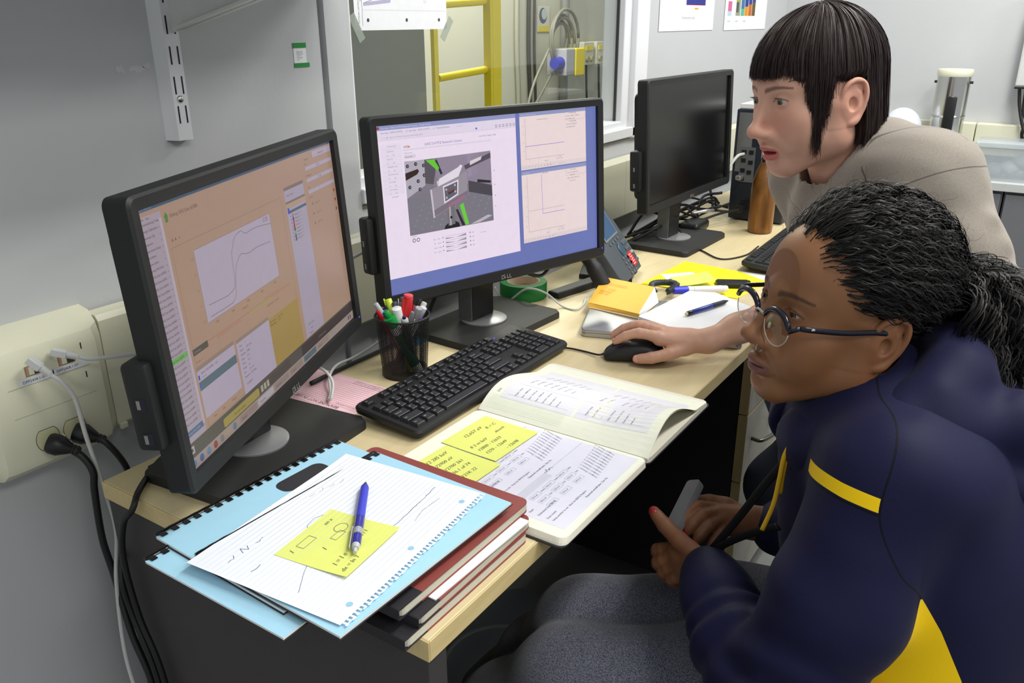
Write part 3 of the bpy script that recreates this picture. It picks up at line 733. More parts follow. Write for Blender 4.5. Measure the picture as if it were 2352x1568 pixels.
for x in (.65, .695, .74, .785): TX('2', x, .684, .0045, rgb(140, 130, 140)); TX('4', x, .196, .0045, rgb(140, 130, 140))
TX('Time(s)', .722, .672, .0045, rgb(120, 110, 120)); TX('Time(s)', .722, .184, .0045, rgb(120, 110, 120))
TX('7:14:56', .794, .688, .0045, rgb(120, 110, 120)); TX('Mar 11, 2015', .788, .676, .0045, rgb(120, 110, 120)); TX('7:14:56', .794, .200, .0045, rgb(120, 110, 120)); TX('Mar 11, 2015', .788, .188, .0045, rgb(120, 110, 120))
for k, t in enumerate(['PT11:BC:01:fbk', '1.0e-05  1s RMS 7s: 2.9412e-9', 'new readback value', 'PT11:BC:02:fbk', '10.0e-05  7s: 2.8219e-9', 'new readback value']): TX(t, .838 if k % 3 else .855, .966-.018*k, .0047, rgb(70, 60, 80))
for k, t in enumerate(['RI1:01:adcraw', '7.14e-1  5 Sd. Read only', 'RI1:IW 02', '-229.21, 148.25  504.217.37', '20.1 ops mv']): TX(t, .838 if k % 2 else .855, .588-.019*k, .0047, rgb(70, 60, 80))
s.frame(u(.833), v(.925), u(.941), v(.978), .0005, rgb(190, 178, 190), 4); s.frame(u(.833), v(.555), u(.941), v(.60), .0005, rgb(190, 178, 190), 4)
mon_mid = monitor('monitor with camera view and plots on a blue desktop, between the other two', Vector((0.7838, -0.2697, 1.0066)), -0.2885, 0.0606, (0.792, -0.232), -0.06, s, M_screen_on)

# ---- picture of the left screen
TXS = 0.72
s = Sheet(SW, SH, eps=0.00008)
TAN = rgb(200, 164, 142); PINK = rgb(196, 180, 196); WH = rgb(206, 192, 214); DK = rgb(104, 84, 76)
R(0, 0, 1, 1, TAN, 0)
R(0, .984, 1, 1.0, rgb(76, 104, 134), 1); TX('Acquaman: IDEAS Line', .006, .987, .0042, rgb(150, 180, 220), 2)
R(0, .105, .086, .968, PINK, 1); R(.078, .14, .086, .945, rgb(214, 198, 214), 2)
TX('File    Help', .018, .955, .0045, DK, 3)
top = ['> Commissioning Tools', '> Energy Calibration', '   Optimize Cfg', '> Detectors', '   Experiment Setup', '> Workflow', '   Open Scans', 'Running XAS Scan']
for k in range(34):
    y = .937-.0231*k
    t = top[k] if k < 8 else 'XAS Scan #%d' % (2052+k)
    if k == 22: R(.002, y-.006, .076, y+.016, rgb(128, 204, 104), 2)
    TX(t, .008 if k < 8 else .016, y, .0050, rgb(78, 66, 78), 3); TX('x', .070, y, .0045, rgb(90, 74, 84), 3)
s.disc(u(.006), v(.30), .0016, rgb(220, 90, 70), 3)
R(.004, .130, .080, .154, rgb(96, 122, 164), 2); TX('Running XAS #2086', .012, .138, .0048, rgb(190, 196, 220), 3)
s.poly([(u(.094), v(.938)), (u(.110), v(.938)), (u(.102), v(.958))], rgb(90, 150, 70), 3); R(.097, .920, .107, .938, rgb(90, 150, 70), 3)
TX('Editing XAS Scan #2086', .115, .932, .0080, rgb(120, 98, 86), 3)
s.frame(u(.098), v(.11), u(.622), v(.825), .0006, rgb(168, 140, 124), 2)
for x in (.104, .116, .132): TX('Av*'[int((x-.1)*60) % 3], x, .846, .007, rgb(90, 74, 70), 3)
R(.174, .490, .542, .782, WH, 3); s.frame(u(.174), v(.490), u(.542), v(.782), .0004, rgb(150, 130, 140), 4)
c1 = [(.192, .554), (.235, .549), (.275, .545), (.300, .552), (.314, .561), (.320, .60), (.322, .655), (.326, .70), (.338, .728), (.344, .745), (.360, .762), (.386, .770), (.398, .755), (.410, .748), (.44, .752), (.472, .751), (.51, .743), (.543, .736)]
c2 = [(.190, .507), (.24, .505), (.290, .505), (.305, .515), (.314, .532), (.321, .581), (.328, .61), (.336, .64), (.347, .657), (.358, .672), (.370, .677), (.388, .668), (.408, .663), (.43, .667), (.455, .669), (.49, .665), (.523, .661)]
LN(c1, .0007, rgb(140, 118, 140), 5); LN(c2, .0007, rgb(140, 118, 140), 5)
for k in range(5): TX('1.%d' % k, .158, .50+.062*k, .0048, DK, 4); TX('%d00' % (71+k), .205+.075*k, .470, .0048, DK, 4)
TX('XAS #2086', .50, .768, .0045, rgb(150, 90, 90), 6); TX('XAS #2085', .50, .757, .0045, rgb(110, 90, 110), 6)
TX('Energy, eV', .33, .452, .0048, DK, 4)
LN([(.16, .425), (.60, .425)], .0005, rgb(200, 110, 100), 3); TX('warning: beam current low   dwell 1.00 s', .20, .412, .0050, rgb(206, 110, 104), 3)
TX('warning: slit moved    4.2 mm', .44, .432, .0050, rgb(206, 110, 104), 3); R(.36, .418, .48, .424, rgb(180, 190, 110), 2); TX('Fit a smooth     order  5', .45, .392, .0050, DK, 3)
R(.095, .405, .158, .431, rgb(98, 92, 86), 3); TX('Crosshair', .10, .413, .005, rgb(180, 172, 164), 4); TX('+ Line   x', .10, .372, .005, DK, 3)
R(.094, .147, .261, .342, WH, 3); R(.094, .262, .261, .298, rgb(100, 124, 136), 4); R(.096, .305, .101, .325, rgb(50, 60, 220), 5); R(.096, .270, .101, .290, rgb(60, 110, 220), 5)
R(.094, .342, .261, .358, rgb(170, 146, 134), 3); TX('Name: XAS #2086    avg 1', .108, .322, .005, DK, 5); TX('Cu foil', .11, .305, .0045, rgb(160, 120, 130), 5)
TX('New', .125, .125, .005, DK, 3); TX('Edit', .165, .125, .005, DK, 3); TX('Delete', .21, .125, .005, DK, 3)
R(.271, .105, .444, .335, WH, 3); R(.271, .335, .444, .35, rgb(170, 146, 134), 3)
for k, t in enumerate(['Scan       7', 'Name      XAS Scan', 'Number   2086', 'Date       3/11', 'Time      7:14', 'Status     ok', 'Dur.       21 m 4 s', 'Exposure  XAS Edge']): TX(t, .282, .312-.020*k, .0052, DK, 5)
TX('Configure', .285, .140, .0055, DK, 5)
R(.444, .105, .624, .335, rgb(190, 160, 92), 3); TX('SR1 Current      221.1 mA', .45, .312, .0050, rgb(92, 74, 50), 5); TX('Ring Energy       6.1.1', .45, .298, .0050, rgb(92, 74, 50), 5)
R(.645, .110, .771, .855, rgb(196, 184, 206), 3); R(.645, .845, .771, .86, rgb(150, 126, 118), 4); TX('Filter: 1D only', .656, .815, .0052, DK, 5); R(.645, .782, .771, .792, rgb(150, 126, 118), 4)
R(.645, .758, .771, .782, rgb(206, 176, 152), 4); R(.650, .735, .771, .748, rgb(90, 112, 140), 5); R(.650, .735, .660, .762, rgb(60, 70, 220), 6)
for k, c in enumerate([(210, 120, 90), (60, 60, 200), (220, 50, 60), (190, 40, 70), (90, 60, 60), (120, 200, 80), (100, 60, 180), (60, 110, 70)]):
    R(.672, .712-.0165*k, .681, .728-.0165*k, rgb(*c), 5); TX('Detector %d    x' % (k+1), .688, .715-.0165*k, .0048, DK, 5); s.disc(u(.664), v(.72-.0165*k), .001, DK, 5)
TX('No Comment', .668, .165, .0052, DK, 5); TX('Add', .68, .14, .0052, DK, 5); TX('Remove', .668, .118, .0052, DK, 5)
R(.86, .945, .995, .975, WH, 3); TX('Simulator 71', .90, .953, .0062, DK, 4)
for k, t in enumerate(['vs 9:57', '3.7 / Ag', '7']):
    y = .895-.058*k; R(.80, y, .992, y+.018, WH, 3); TX(t, .88, y+.004, .0055, DK, 4); TX(['Scan', 'Filename opt', 'Dark'][k], .80, y+.028, .0048, DK, 4)
TX('Background', .80, .945, .0048, DK, 4)
for k in range(3):
    y = .72-.05*k; s.disc(u(.815), v(y+.006), .0012, rgb(40, 36, 36), 4); TX('Cu-foil    Go  -', .835, y, .0048, DK, 4); s.disc(u(.984), v(y+.020), .0026, rgb(196, 60, 40), 4)
TX('Set points', .80, .758, .0048, DK, 4)
R(0, .045, 1, .105, rgb(100, 94, 88), 3); R(.60, .045, 1, .098, rgb(78, 66, 66), 4)
s.poly([(u(a), v(b)) for a, b in rrect(.155, .050, .335, .088, .008, 3)], rgb(186, 168, 92), 5); TX('No script running', .205, .064, .0055, rgb(92, 78, 40), 6)
R(.010, .062, .028, .092, rgb(206, 198, 190), 5); R(.015, .070, .023, .084, rgb(90, 84, 80), 6)
for k in range(3): R(.345+.017*k, .055, .357+.017*k, .085, rgb(196, 186, 170), 5)
R(.39, .052, .52, .090, rgb(96, 84, 82), 5); TX('| Scanning complete', .72, .064, .0050, rgb(170, 150, 140), 6)
R(0, 0, 1, .045, rgb(184, 166, 158), 3)
for k, c in enumerate([(110, 140, 190), (90, 110, 170), (120, 150, 180), (170, 80, 70), (150, 140, 140), (190, 170, 140), (120, 140, 170)]): s.disc(u(.018+.030*k), v(.022), .0046, rgb(*c), 4, n=10)
for k, (t, c) in enumerate((('[Notes]', (170, 150, 142)), ('Acquaman', (206, 196, 206)), ('Live view', (170, 150, 142)), ('Terminal', (170, 150, 142)), ('Beamline', (104, 124, 136)), ('Channel', (172, 152, 144)))):
    R(.225+.095*k, .008, .312+.095*k, .038, rgb(*c), 4); TX(t, .235+.095*k, .016, .0055, rgb(90, 74, 70), 5)
for x in (.955, .970): R(x, .012, x+.006, .034, rgb(70, 56, 60), 5)
M_screen_dim = attr_mat('lit_screen_oblique', rough=0.3, emis=0.54)
mon_left = monitor('nearest monitor with a tan data program and a white line graph', Vector((0.1928, -0.3072, 0.9977)), 0.4182, 0.0589, (0.178, -0.262), 0.10, s, M_screen_dim)
M_off = mat('dark_screen_panel', rgb(10, 10, 11), rough=0.22, spec=0.4)
mon_off = monitor('monitor with a switched off black screen, farthest along the desk', Vector((1.667, -0.2925, 1.019)), -0.027, 0.05, (1.639, -0.285), -0.03, None, M_off, led=False)
# ================================================================== THINGS ON THE DESK
def loft(m, secs, mi=0, cap=True):
    """secs: list of rings of points (same count)"""
    rg = [[m.bm.verts.new(p) for p in r] for r in secs]
    n = len(rg[0])
    for A, B in zip(rg, rg[1:]):
        for i in range(n): m.bm.faces.new((A[i], A[(i+1) % n], B[(i+1) % n], B[i])).material_index = mi
    if cap:
        m.bm.faces.new(rg[0][::-1]).material_index = mi; m.bm.faces.new(rg[-1]).material_index = mi
    return m

# ------------------------------------------------------------------ keyboards
M_key = mat('black_keycap', rgb(30, 31, 33), rough=0.38, noise=0.1, bump=0.05, bscale=900)
M_leg = mat('white_key_print', rgb(190, 192, 196), rough=0.5)
def keyboard(label, loc, yaw, legends=True):
    kb = thing('keyboard', label, 'keyboard', loc, 0, rot=(math.radians(4.6), 0, yaw))
    W, D = 0.446, 0.134                          # x right, y back; origin front left corner
    m = MB()
    secs = []
    for z, i in ((0.0, 0.010), (0.006, 0.001), (0.013, 0.0), (0.0165, 0.002), (0.0175, 0.005)):
        secs.append([(x, y, z) for x, y in rrect(i, i, W-i, D-i, 0.012, 4)])
    loft(m, secs); m.build('case', M_blackm, kb, smooth=0.6)
    for x in (0.04, W-0.06):
        m = MB(); m.box(x, x+0.02, D-0.018, D-0.010, -0.010, 0.001, bev=0.001); m.build('foot', M_black, kb)
    U = 0.0187; x0 = 0.0085; y0 = 0.0095; zt = 0.0172
    cache = {}
    def key(x, y, w, hgt=1.0, lg=''):
        k = (w, hgt)
        if k not in cache:
            m = MB(); a = 0.0006; bw = w*U-2*a; bd = hgt*U-2*a; t = 0.0026
            loft(m, [[(a, a, 0), (a+bw, a, 0), (a+bw, a+bd, 0), (a, a+bd, 0)],
                     [(a+t, a+t*.7, .0048), (a+bw-t, a+t*.7, .0048), (a+bw-t, a+bd-t*.9, .0052), (a+t, a+bd-t*.9, .0052)],
                     [(a+t+.0008, a+t*.7+.0008, .0053), (a+bw-t-.0008, a+t*.7+.0008, .0053), (a+bw-t-.0008, a+bd-t*.9-.0008, .0057), (a+t+.0008, a+bd-t*.9-.0008, .0057)]])
            o = m.build('key', M_key, kb); cache[k] = o.data
        else:
            o = bpy.data.objects.new('key', cache[k]); COL.objects.link(o); o.parent = kb
        o.location = (x, y, zt)
        if legends and lg: ls.text(lg, x+0.0042, y+hgt*U*0.48, 0.0048 if len(lg) == 1 else 0.0033, rgb(190, 192, 196), 0)
    ls = Sheet(W, D)
    rows = [[(1.25, 'Ctrl'), (1.25, 'W'), (1.25, 'Alt'), (6.25, ''), (1.25, 'Alt'), (1.25, 'W'), (1.25, 'Fn'), (1.25, 'Ctrl')],
            [(2.25, 'Shift')]+[(1, c) for c in 'ZXCVBNM,./']+[(2.75, 'Shift')],
            [(1.75, 'Caps Lock')]+[(1, c) for c in "ASDFGHJKL;'"]+[(2.25, 'Enter')],
            [(1.5, 'Tab')]+[(1, c) for c in 'QWERTYUIOP[]']+[(1.5, '|')],
            [(1, c) for c in '`1234567890-=']+[(2, 'Backspace')]]
    for r, row in enumerate(rows):
        x = x0
        for w, c in row: key(x, y0+r*U, w, 1.0, c); x += w*U
    yf = y0+5*U+0.006
    for i, x in enumerate([0]+[2+k for k in range(4)]+[6.5+k for k in range(4)]+[11+k for k in range(4)]):
        key(x0+x*U, yf, 1, 0.86, 'Esc' if i == 0 else 'F%d' % i)
    xn = x0+15.25*U
    for i in range(3): key(xn+i*U, yf, 1, 0.86, ['Prt', 'Scr', 'Brk'][i])
    for r, t in ((4, ['Ins', 'Hom', 'PgU']), (3, ['Del', 'End', 'PgD'])):
        for i in range(3): key(xn+i*U, y0+r*U, 1, 1.0, t[i])
    key(xn+U, y0+U, 1, 1.0, '^')
    for i in range(3): key(xn+i*U, y0, 1, 1.0, '<v>'[i])
    xp = xn+3.25*U
    for r, t in enumerate(['0', '123', '456', '789', 'N/*']):
        for i in range(3):
            if r == 0 and i == 1: continue
            if r == 0 and i == 0: key(xp, y0, 2, 1.0, '0')
            else: key(xp+i*U, y0+r*U, 1, 1.0, (t+'...')[i])
    key(xp+3*U, y0, 1, 2.0, 'Ent'); key(xp+3*U, y0+2*U, 1, 2.0, '+'); key(xp+3*U, y0+4*U, 1, 1.0, '-')
    if legends:
        o = ls.build('key_legends', M_leg, kb); o['kind'] = 'stuff'; o.location = (0, 0, zt+0.0060)
        m = MB(); m.lathe([(0.0016, 0), (0.0012, 0.0006)], 10); o = m.build('lock_light', M_led, kb); o.location = (xp+0.3*U, yf+0.006, 0.0176)
    return kb
keyboard('black wired keyboard lying in front of the middle monitor', (0.321, -0.4375, T+0.0015), 0.0)
keyboard('black keyboard farther back, half hidden by the curly haired head', (1.452, -0.664, T+0.0015), 0.03, legends=False)

# ------------------------------------------------------------------ mouse under the hand
ms = thing('computer_mouse', 'black wired computer mouse held by the hand on the desk', 'mouse', (0.797, -0.560, T), math.atan2(0.91, -0.42)-PI/2)
def mouse_ring(y, w, h, k=0.0, n=20, lo=0.0, zs=1.0):
    out = []
    for i in range(n):
        a = 2*PI*i/n; cx = math.cos(a); sz = math.sin(a)
        x = w*math.copysign(abs(cx)**0.75, cx); z = h*0.5+h*0.5*math.copysign(abs(sz)**0.8, sz)
        out.append((x, y, lo+max(0, z)))
    return out
prof = [(-.056, .006, .010), (-.053, .018, .019), (-.046, .025, .028), (-.034, .029, .0345), (-.018, .0305, .0375), (0, .0300, .0370), (.018, .0292, .0335), (.034, .0288, .0275), (.046, .0270, .0205), (.053, .0220, .0150), (.0565, .010, .009)]
m = MB(); loft(m, [mouse_ring(y, w, h) for y, w, h in prof]); m.build('body', M_blackm, ms, smooth=True)
for s in (-1, 1):
    m = MB(); sec = []
    for y, w, h in [(.008, .0300, .0358), (.018, .0294, .0337), (.034, .0290, .0277), (.046, .0272, .0208), (.053, .0222, .0155), (.0572, .012, .0098)]:
        sec.append([(s*w*f, y, h*math.sqrt(max(0, 1-(f*0.93)**2.6))+0.0006) for f in (0.06, 0.2, 0.4, 0.6, 0.78, 0.9)])
    rg = [[m.bm.verts.new(p) for p in r] for r in sec]
    for A, B in zip(rg, rg[1:]):
        for i in range(len(A)-1): m.bm.faces.new((A[i], A[i+1], B[i+1], B[i]))
    m.build('button', M_black, ms, smooth=True)
m = MB(); m.lathe([(0.007, -0.003), (0.0105, -0.002), (0.0105, 0.002), (0.007, 0.003)], 18, M=Matrix.Translation((0, 0.034, 0.0215)) @ Matrix.Rotation(PI/2, 4, 'Y')); m.build('wheel', M_blackg, ms, smooth=0.6)
def cable_thing(name, label, cat, pts, r, mt, n=8, steps=8):
    p0 = Vector(pts[0]); o = thing(name, label, cat, p0)
    m = MB(); m.tube([p-p0 for p in catmull(pts, steps)], r, n=n); m.build('cable', mt, o, smooth=True); return o
m = MB(); q = [Vector((0.7735, -0.5085, T+0.007)), Vector((0.766, -0.500, T+0.005)), Vector((0.771, -0.466, T+0.003)), Vector((0.768, -0.436, T+0.0035)), Vector((0.755, -0.40, T+0.003)), Vector((0.74, -0.29, T+0.003))]
Mi = (Matrix.Translation(ms.location) @ Matrix.Rotation(ms.rotation_euler[2], 4, 'Z')).inverted()
m.tube([Mi @ p for p in catmull(q, 8)], 0.0019, n=8); m.build('cord', M_black, ms, smooth=True)

# ------------------------------------------------------------------ pen cup and pens
CX, CY = 0.515, -0.246
cup = thing('pen_cup', 'black wire mesh pen cup full of pens', 'pen holder', (CX, CY, T))
m = MB()
NC, NR = 84, 34; rb, rt, hh = 0.0395, 0.0470, 0.108
vs = {}
for j in range(NR+1):
    z = 0.006+hh*j/NR*0.96; r = rb+(rt-rb)*z/hh
    for i in range(NC):
        a = 2*PI*(i+0.5*(j % 2))/NC; vs[i, j] = m.bm.verts.new((r*math.cos(a), r*math.sin(a), z))
for j in range(0, NR-1):
    for i in range(NC):
        if j % 2 == 0: q = (vs[i, j], vs[i, j+1], vs[i, j+2], vs[(i-1) % NC, j+1])
        else: q = (vs[i, j], vs[(i+1) % NC, j+1], vs[i, j+2], vs[i, j+1])
        m.bm.faces.new(q)
bmesh.ops.wireframe(m.bm, faces=list(m.bm.faces), thickness=0.0019, use_replace=True, use_even_offset=False)
m.build('mesh_wall', mat('black_wire', rgb(18, 18, 19), rough=0.4), cup)
m = MB(); m.tube([(rt*math.cos(2*PI*k/40), rt*math.sin(2*PI*k/40), hh+0.001) for k in range(41)], 0.0022, n=8); m.build('rim', M_black, cup, smooth=True)
m = MB(); m.lathe([(rb+0.001, 0), (rb+0.001, 0.010), (rb-0.001, 0.010), (rb-0.001, 0.003)], 40, cap=False); m.lathe([(rb, 0.001), (rb, 0.003)], 40); m.build('base_ring', M_black, cup, smooth=0.6)
def pen(label, dx, dy, zt, r, segs, bot=None, clip=None, cat='pen', name='pen'):
    """dx,dy: offset of the top from the cup axis; segs: list (name, z0frac, z1frac, r0, r1, colour, rough) along the pen from bottom to top"""
    top = Vector((CX+dx, CY+dy, T+zt)); rr = math.hypot(dx, dy) or 1
    b = bot or (-dx*0.55, -dy*0.55)
    bt = Vector((CX+b[0], CY+b[1], T+0.006)); ax = top-bt; L = ax.length
    o = thing(name, label, cat, bt); o.rotation_mode = 'QUATERNION'; o.rotation_quaternion = Vector((0, 0, 1)).rotation_difference(ax)
    for nm, a, c, r0, r1, col, rg in segs:
        m = MB(); m.lathe([(r0*0.9, a*L), (r0, a*L+min(.001, (c-a)*L*.2)), (r1, c*L-min(.001, (c-a)*L*.2)), (r1*0.85, c*L)], 16); m.build(nm, mat('pen_%d_%d_%d' % col, rgb(*col), rough=rg), o, smooth=0.7)
    if clip:
        cw, col, z0, z1, ang, off = clip
        m = MB(); m.box(off, off+0.0016, -cw/2, cw/2, z0*L, z1*L, bev=0.0005, M=Matrix.Rotation(ang, 4, 'Z')); m.build('clip', mat('pen_%d_%d_%d' % col, rgb(*col), rough=0.4), o)
    return o
G = (150, 152, 156); BK = (26, 26, 28)
pen('grey capped pen at the left rim of the mesh cup', -.033, .030, .134, .005, [('barrel', 0, .6, .0048, .0048, G, .4), ('cap', .6, 1, .0052, .0044, (176, 178, 182), .35)])
pen('translucent red pen leaning at the left of the mesh cup', -.034, .026, .122, .005, [('barrel', 0, .6, .0045, .0048, (150, 20, 30), .3), ('cap', .6, 1, .0058, .0032, (190, 24, 34), .2)], bot=(.012, -.005))
pen('blue marker in the mesh cup behind the red pen', -.022, .024, .118, .008, [('barrel', 0, .62, .0085, .0085, (226, 228, 232), .4), ('cap', .62, 1, .0088, .0080, (40, 52, 200), .35)], cat='marker', name='marker')
pen('lime yellow highlighter with a flat clip in the mesh cup', -.001, .030, .133, .008, [('barrel', 0, .6, .007, .007, (214, 230, 60), .4), ('cap', .6, 1, .0075, .0060, (206, 226, 70), .35)], clip=(.008, (206, 226, 70), .7, 1.02, 2.2, .006), cat='highlighter', name='highlighter')
pen('slim black pen beside the lime highlighter in the cup', -.010, .030, .124, .004, [('barrel', 0, .82, .0042, .0042, BK, .35), ('tip', .82, 1, .0038, .0018, (20, 20, 22), .3)])
pen('dark grey pen in the middle of the mesh cup', .000, .016, .130, .005, [('barrel', 0, .7, .0048, .0048, (60, 62, 64), .4), ('cap', .7, 1, .0052, .0048, (74, 76, 80), .4)])
pen('green dry erase marker leaning inside the front of the cup', -.034, .004, .121, .0095, [('barrel', 0, .12, .009, .009, (236, 238, 238), .4), ('sleeve', .12, .66, .0092, .0092, (16, 96, 60), .4), ('collar', .66, .78, .0092, .0092, (238, 240, 240), .4), ('cap', .78, .94, .0102, .0112, (24, 150, 66), .4), ('cap_end', .94, 1.04, .0062, .0056, (24, 140, 62), .4)], bot=(.008, -.024), cat='marker', name='marker')
pen('white capped glue stick with a red body in the cup', -.016, -.002, .127, .009, [('barrel', 0, .72, .0085, .0085, (160, 24, 30), .4), ('cap', .72, 1, .0088, .0086, (240, 240, 242), .4)], cat='glue stick', name='glue_stick')
pen('grey pen with a white clip behind the glue stick', .012, .008, .137, .0055, [('barrel', 0, .6, .0052, .0052, G, .4), ('cap', .6, .94, .0058, .0058, (160, 164, 168), .35), ('top', .94, 1, .0052, .0040, (90, 92, 100), .25)], clip=(.002, (232, 232, 234), .74, .98, 2.4, .0062))
pen('bright red highlighter with a broad clip, tallest in the cup', .008, -.010, .146, .009, [('barrel', 0, .55, .008, .008, (200, 30, 36), .4), ('cap', .55, .96, .0092, .0086, (214, 46, 50), .35), ('top', .96, 1, .0086, .0082, (222, 74, 78), .4)], clip=(.007, (232, 60, 52), .62, .95, 2.9, .0090), cat='highlighter', name='highlighter')
pen('silver topped pen behind the red highlighter', .022, .004, .141, .005, [('barrel', 0, .8, .0048, .0048, (80, 82, 86), .35), ('top', .8, 1, .0054, .0046, (150, 152, 158), .2)])
pen('black pen with a chrome ring at the front of the cup', -.023, -.024, .119, .006, [('barrel', 0, .86, .0062, .0062, (30, 32, 38), .3), ('ring', .86, .95, .0066, .0062, (196, 198, 204), .15), ('end', .95, .99, .0034, .0030, (24, 26, 60), .3)], bot=(.008, -.016))
pen('black clip pen leaning at the front right of the cup', -.006, -.030, .122, .005, [('barrel', 0, .75, .0052, .0052, (34, 34, 36), .3), ('cap', .75, 1, .0052, .0036, (120, 122, 126), .25)], clip=(.0018, (226, 226, 228), .72, .9, -1.2, .0055), bot=(-.01, .01))
pen('grey capped marker at the right of the mesh cup', .006, -.034, .127, .007, [('barrel', 0, .6, .0068, .0068, (150, 152, 152), .45), ('cap', .6, 1, .0072, .0066, (158, 160, 160), .45)], cat='marker', name='marker')
pen('clear pen with a purple band at the right rim of the cup', .019, -.031, .119, .006, [('barrel', 0, .8, .0058, .0058, (190, 186, 206), .2), ('band', .8, .9, .0061, .0061, (150, 100, 206), .3), ('cap', .9, 1.04, .0061, .0061, (204, 204, 216), .15)])
pen('white dotted pen at the back right of the cup', .031, -.026, .128, .0055, [('barrel', 0, .66, .005, .005, (60, 60, 90), .4), ('cap', .66, 1, .0056, .0050, (196, 196, 192), .4)])
pen('black pen at the far right of the cup, behind the white one', .034, -.014, .131, .005, [('barrel', 0, .8, .0046, .0046, BK, .3), ('cap', .8, 1, .0050, .0040, (34, 34, 36), .25)])
pen('maroon pen deep in the cup, right of the red highlighter', .026, -.006, .121, .0055, [('barrel', 0, .7, .0052, .0052, (110, 18, 32), .35), ('cap', .7, 1, .0058, .0056, (124, 20, 36), .3)])

# ------------------------------------------------------------------ green tape roll
tp = thing('tape_roll', 'roll of green masking tape lying flat beside the monitor base', 'tape', (1.000, -0.1835, T))
m = MB(); m.lathe([(0.037, 0.0006), (0.0525, 0.0006), (0.0535, 0.002), (0.0535, 0.034), (0.0525, 0.0355), (0.037, 0.0355)], 56, cap=False); m.lathe([(0.0369, 0.0355), (0.0369, 0.0006)], 56, cap=False)
m.build('tape', mat('green_masking_tape', rgb(30, 128, 58), rough=0.6, bump=0.1, bscale=400), tp, smooth=0.7)
m = MB(); m.lathe([(0.0368, 0.0), (0.0368, 0.0362), (0.0350, 0.0362), (0.0350, 0.0)], 48, cap=False); m.build('core', mat('cardboard_core', rgb(214, 196, 176), rough=0.8), tp, smooth=0.7)
sh = Sheet(.2, .03)
for k in range(7): sh.text('masking tape', .002+k*.031, .016, .0055, rgb(196, 90, 90), 0); sh.text('made for paint', .004+k*.031, .008, .0045, rgb(200, 110, 110), 0)
sh.build('core_print', PAPER, tp, warp=lambda x, y, z: Vector((0.0348*math.cos(-x/0.0348), 0.0348*math.sin(-x/0.0348), y)))

# ------------------------------------------------------------------ desk phone
ph = thing('desk_phone', 'dark grey desk phone with keypad and a red sticker, behind the monitor', 'phone', (1.246, -0.343, T), 0.24)
M_ph = mat('phone_grey', rgb(70, 76, 84), rough=0.5, noise=0.05); M_phk = mat('phone_key', rgb(92, 100, 110), rough=0.4); M_phd = mat('phone_black', rgb(30, 31, 34), rough=0.5)
ti = math.radians(54)
F = Matrix.Translation((0, 0.0, 0.012)) @ Matrix.Rotation(ti, 4, 'X')        # face: x right, y up the face, z out
def fp(name, mt, fn, par=ph, sm=False):
    m = MB(); fn(m); o = m.build(name, mt, ph, sm); o.matrix_local = F; return o
fp('face', M_ph, lambda m: (m.prism([(-.05, 0.004), (.085, 0.0), (.100, 0.03), (.098, .165), (.085, .195), (-.085, .195), (-.10, .165), (-.10, .03), (-.085, .004)], -0.022, 0.0, bev=0.004)), sm=0.5)
fp('screen_frame', mat('phone_frame', rgb(150, 156, 164), rough=0.3, metal=0.4), lambda m: m.box(-.05, .062, .105, .185, 0.0002, 0.003, bev=0.001))
fp('screen', mat('phone_lcd', rgb(70, 96, 130), rough=0.2), lambda m: m.box(-.045, .057, .110, .180, 0.0029, 0.0034))
def knob(name, x, y, rx, ry, h, mt):
    m = MB(); m.lathe([(1, 0), (1, 0.6), (0.85, 1.0)], 16); o = m.build(name, mt, ph, 0.7); o.matrix_local = F @ Matrix.Translation((x, y, 0)) @ Matrix.Diagonal((rx, ry, h, 1))
for i in range(4): knob('soft_key', -.03+.024*i, .095, .006, .004, .003, M_phk)
knob('navigation_key', .020, .068, .017, .020, .004, mat('nav_blue', rgb(58, 84, 104), rough=0.3))
for i in range(3):
    for j in range(2): knob('feature_key', .052+.014*i, .078-.016*j, .0055, .0055, .003, M_phk)
knob('wide_key', .078, .046, .012, .004, .003, mat('phone_light_key', rgb(150, 156, 160)))
for i in range(3):
    for j in range(4): knob('dial_key', -.005+.019*i, .050-.014*j, .0065, .0042, .003, M_phk)
for i in range(3): knob('volume_key', .060+.013*i, .022, .0055, .0042, .003, M_phk)
sh = Sheet(.03, .036); sh.rect(0, 0, .030, .036, rgb(216, 34, 36), 0)
rr = random.Random(2)
for k in range(5): sh.scribble(.005+.002*(k % 2), .028-.0062*k, .019, .0045, rgb(240, 226, 226), .0012, 12, 1, rr)
o = sh.build('red_sticker', PAPER, ph); o.matrix_local = F @ Matrix.Translation((.030, .016, .0036))
m = MB(); m.prism([(-.03, .0), (.09, .02), (.09, .15), (-.03, .13)], 0.0, 0.012, bev=0.003); m.build('stand', M_phd, ph)
m = MB(); m.prism([(0.0, 0.012), (0.03, 0.012), (0.125, 0.15), (0.11, 0.155)], -0.01, 0.01, M=Matrix.Translation((0.02, 0, 0)) @ RX); m.build('stand_leg', M_phd, ph)
m = MB(); m.prism([(-.20, .13), (-.06, .06), (-.05, .10), (-.185, .16)], 0.0, .014, bev=0.005); m.build('stand_foot', M_phd, ph)
m = MB(); m.tube(catmull([(-.155, .035, .022), (-.150, .07, .075), (-.150, .11, .12), (-.150, .135, .15)], 6), [.018]*6+[.015]*7+[.018]*6, n=12); m.build('handset', M_phd, ph, smooth=True)
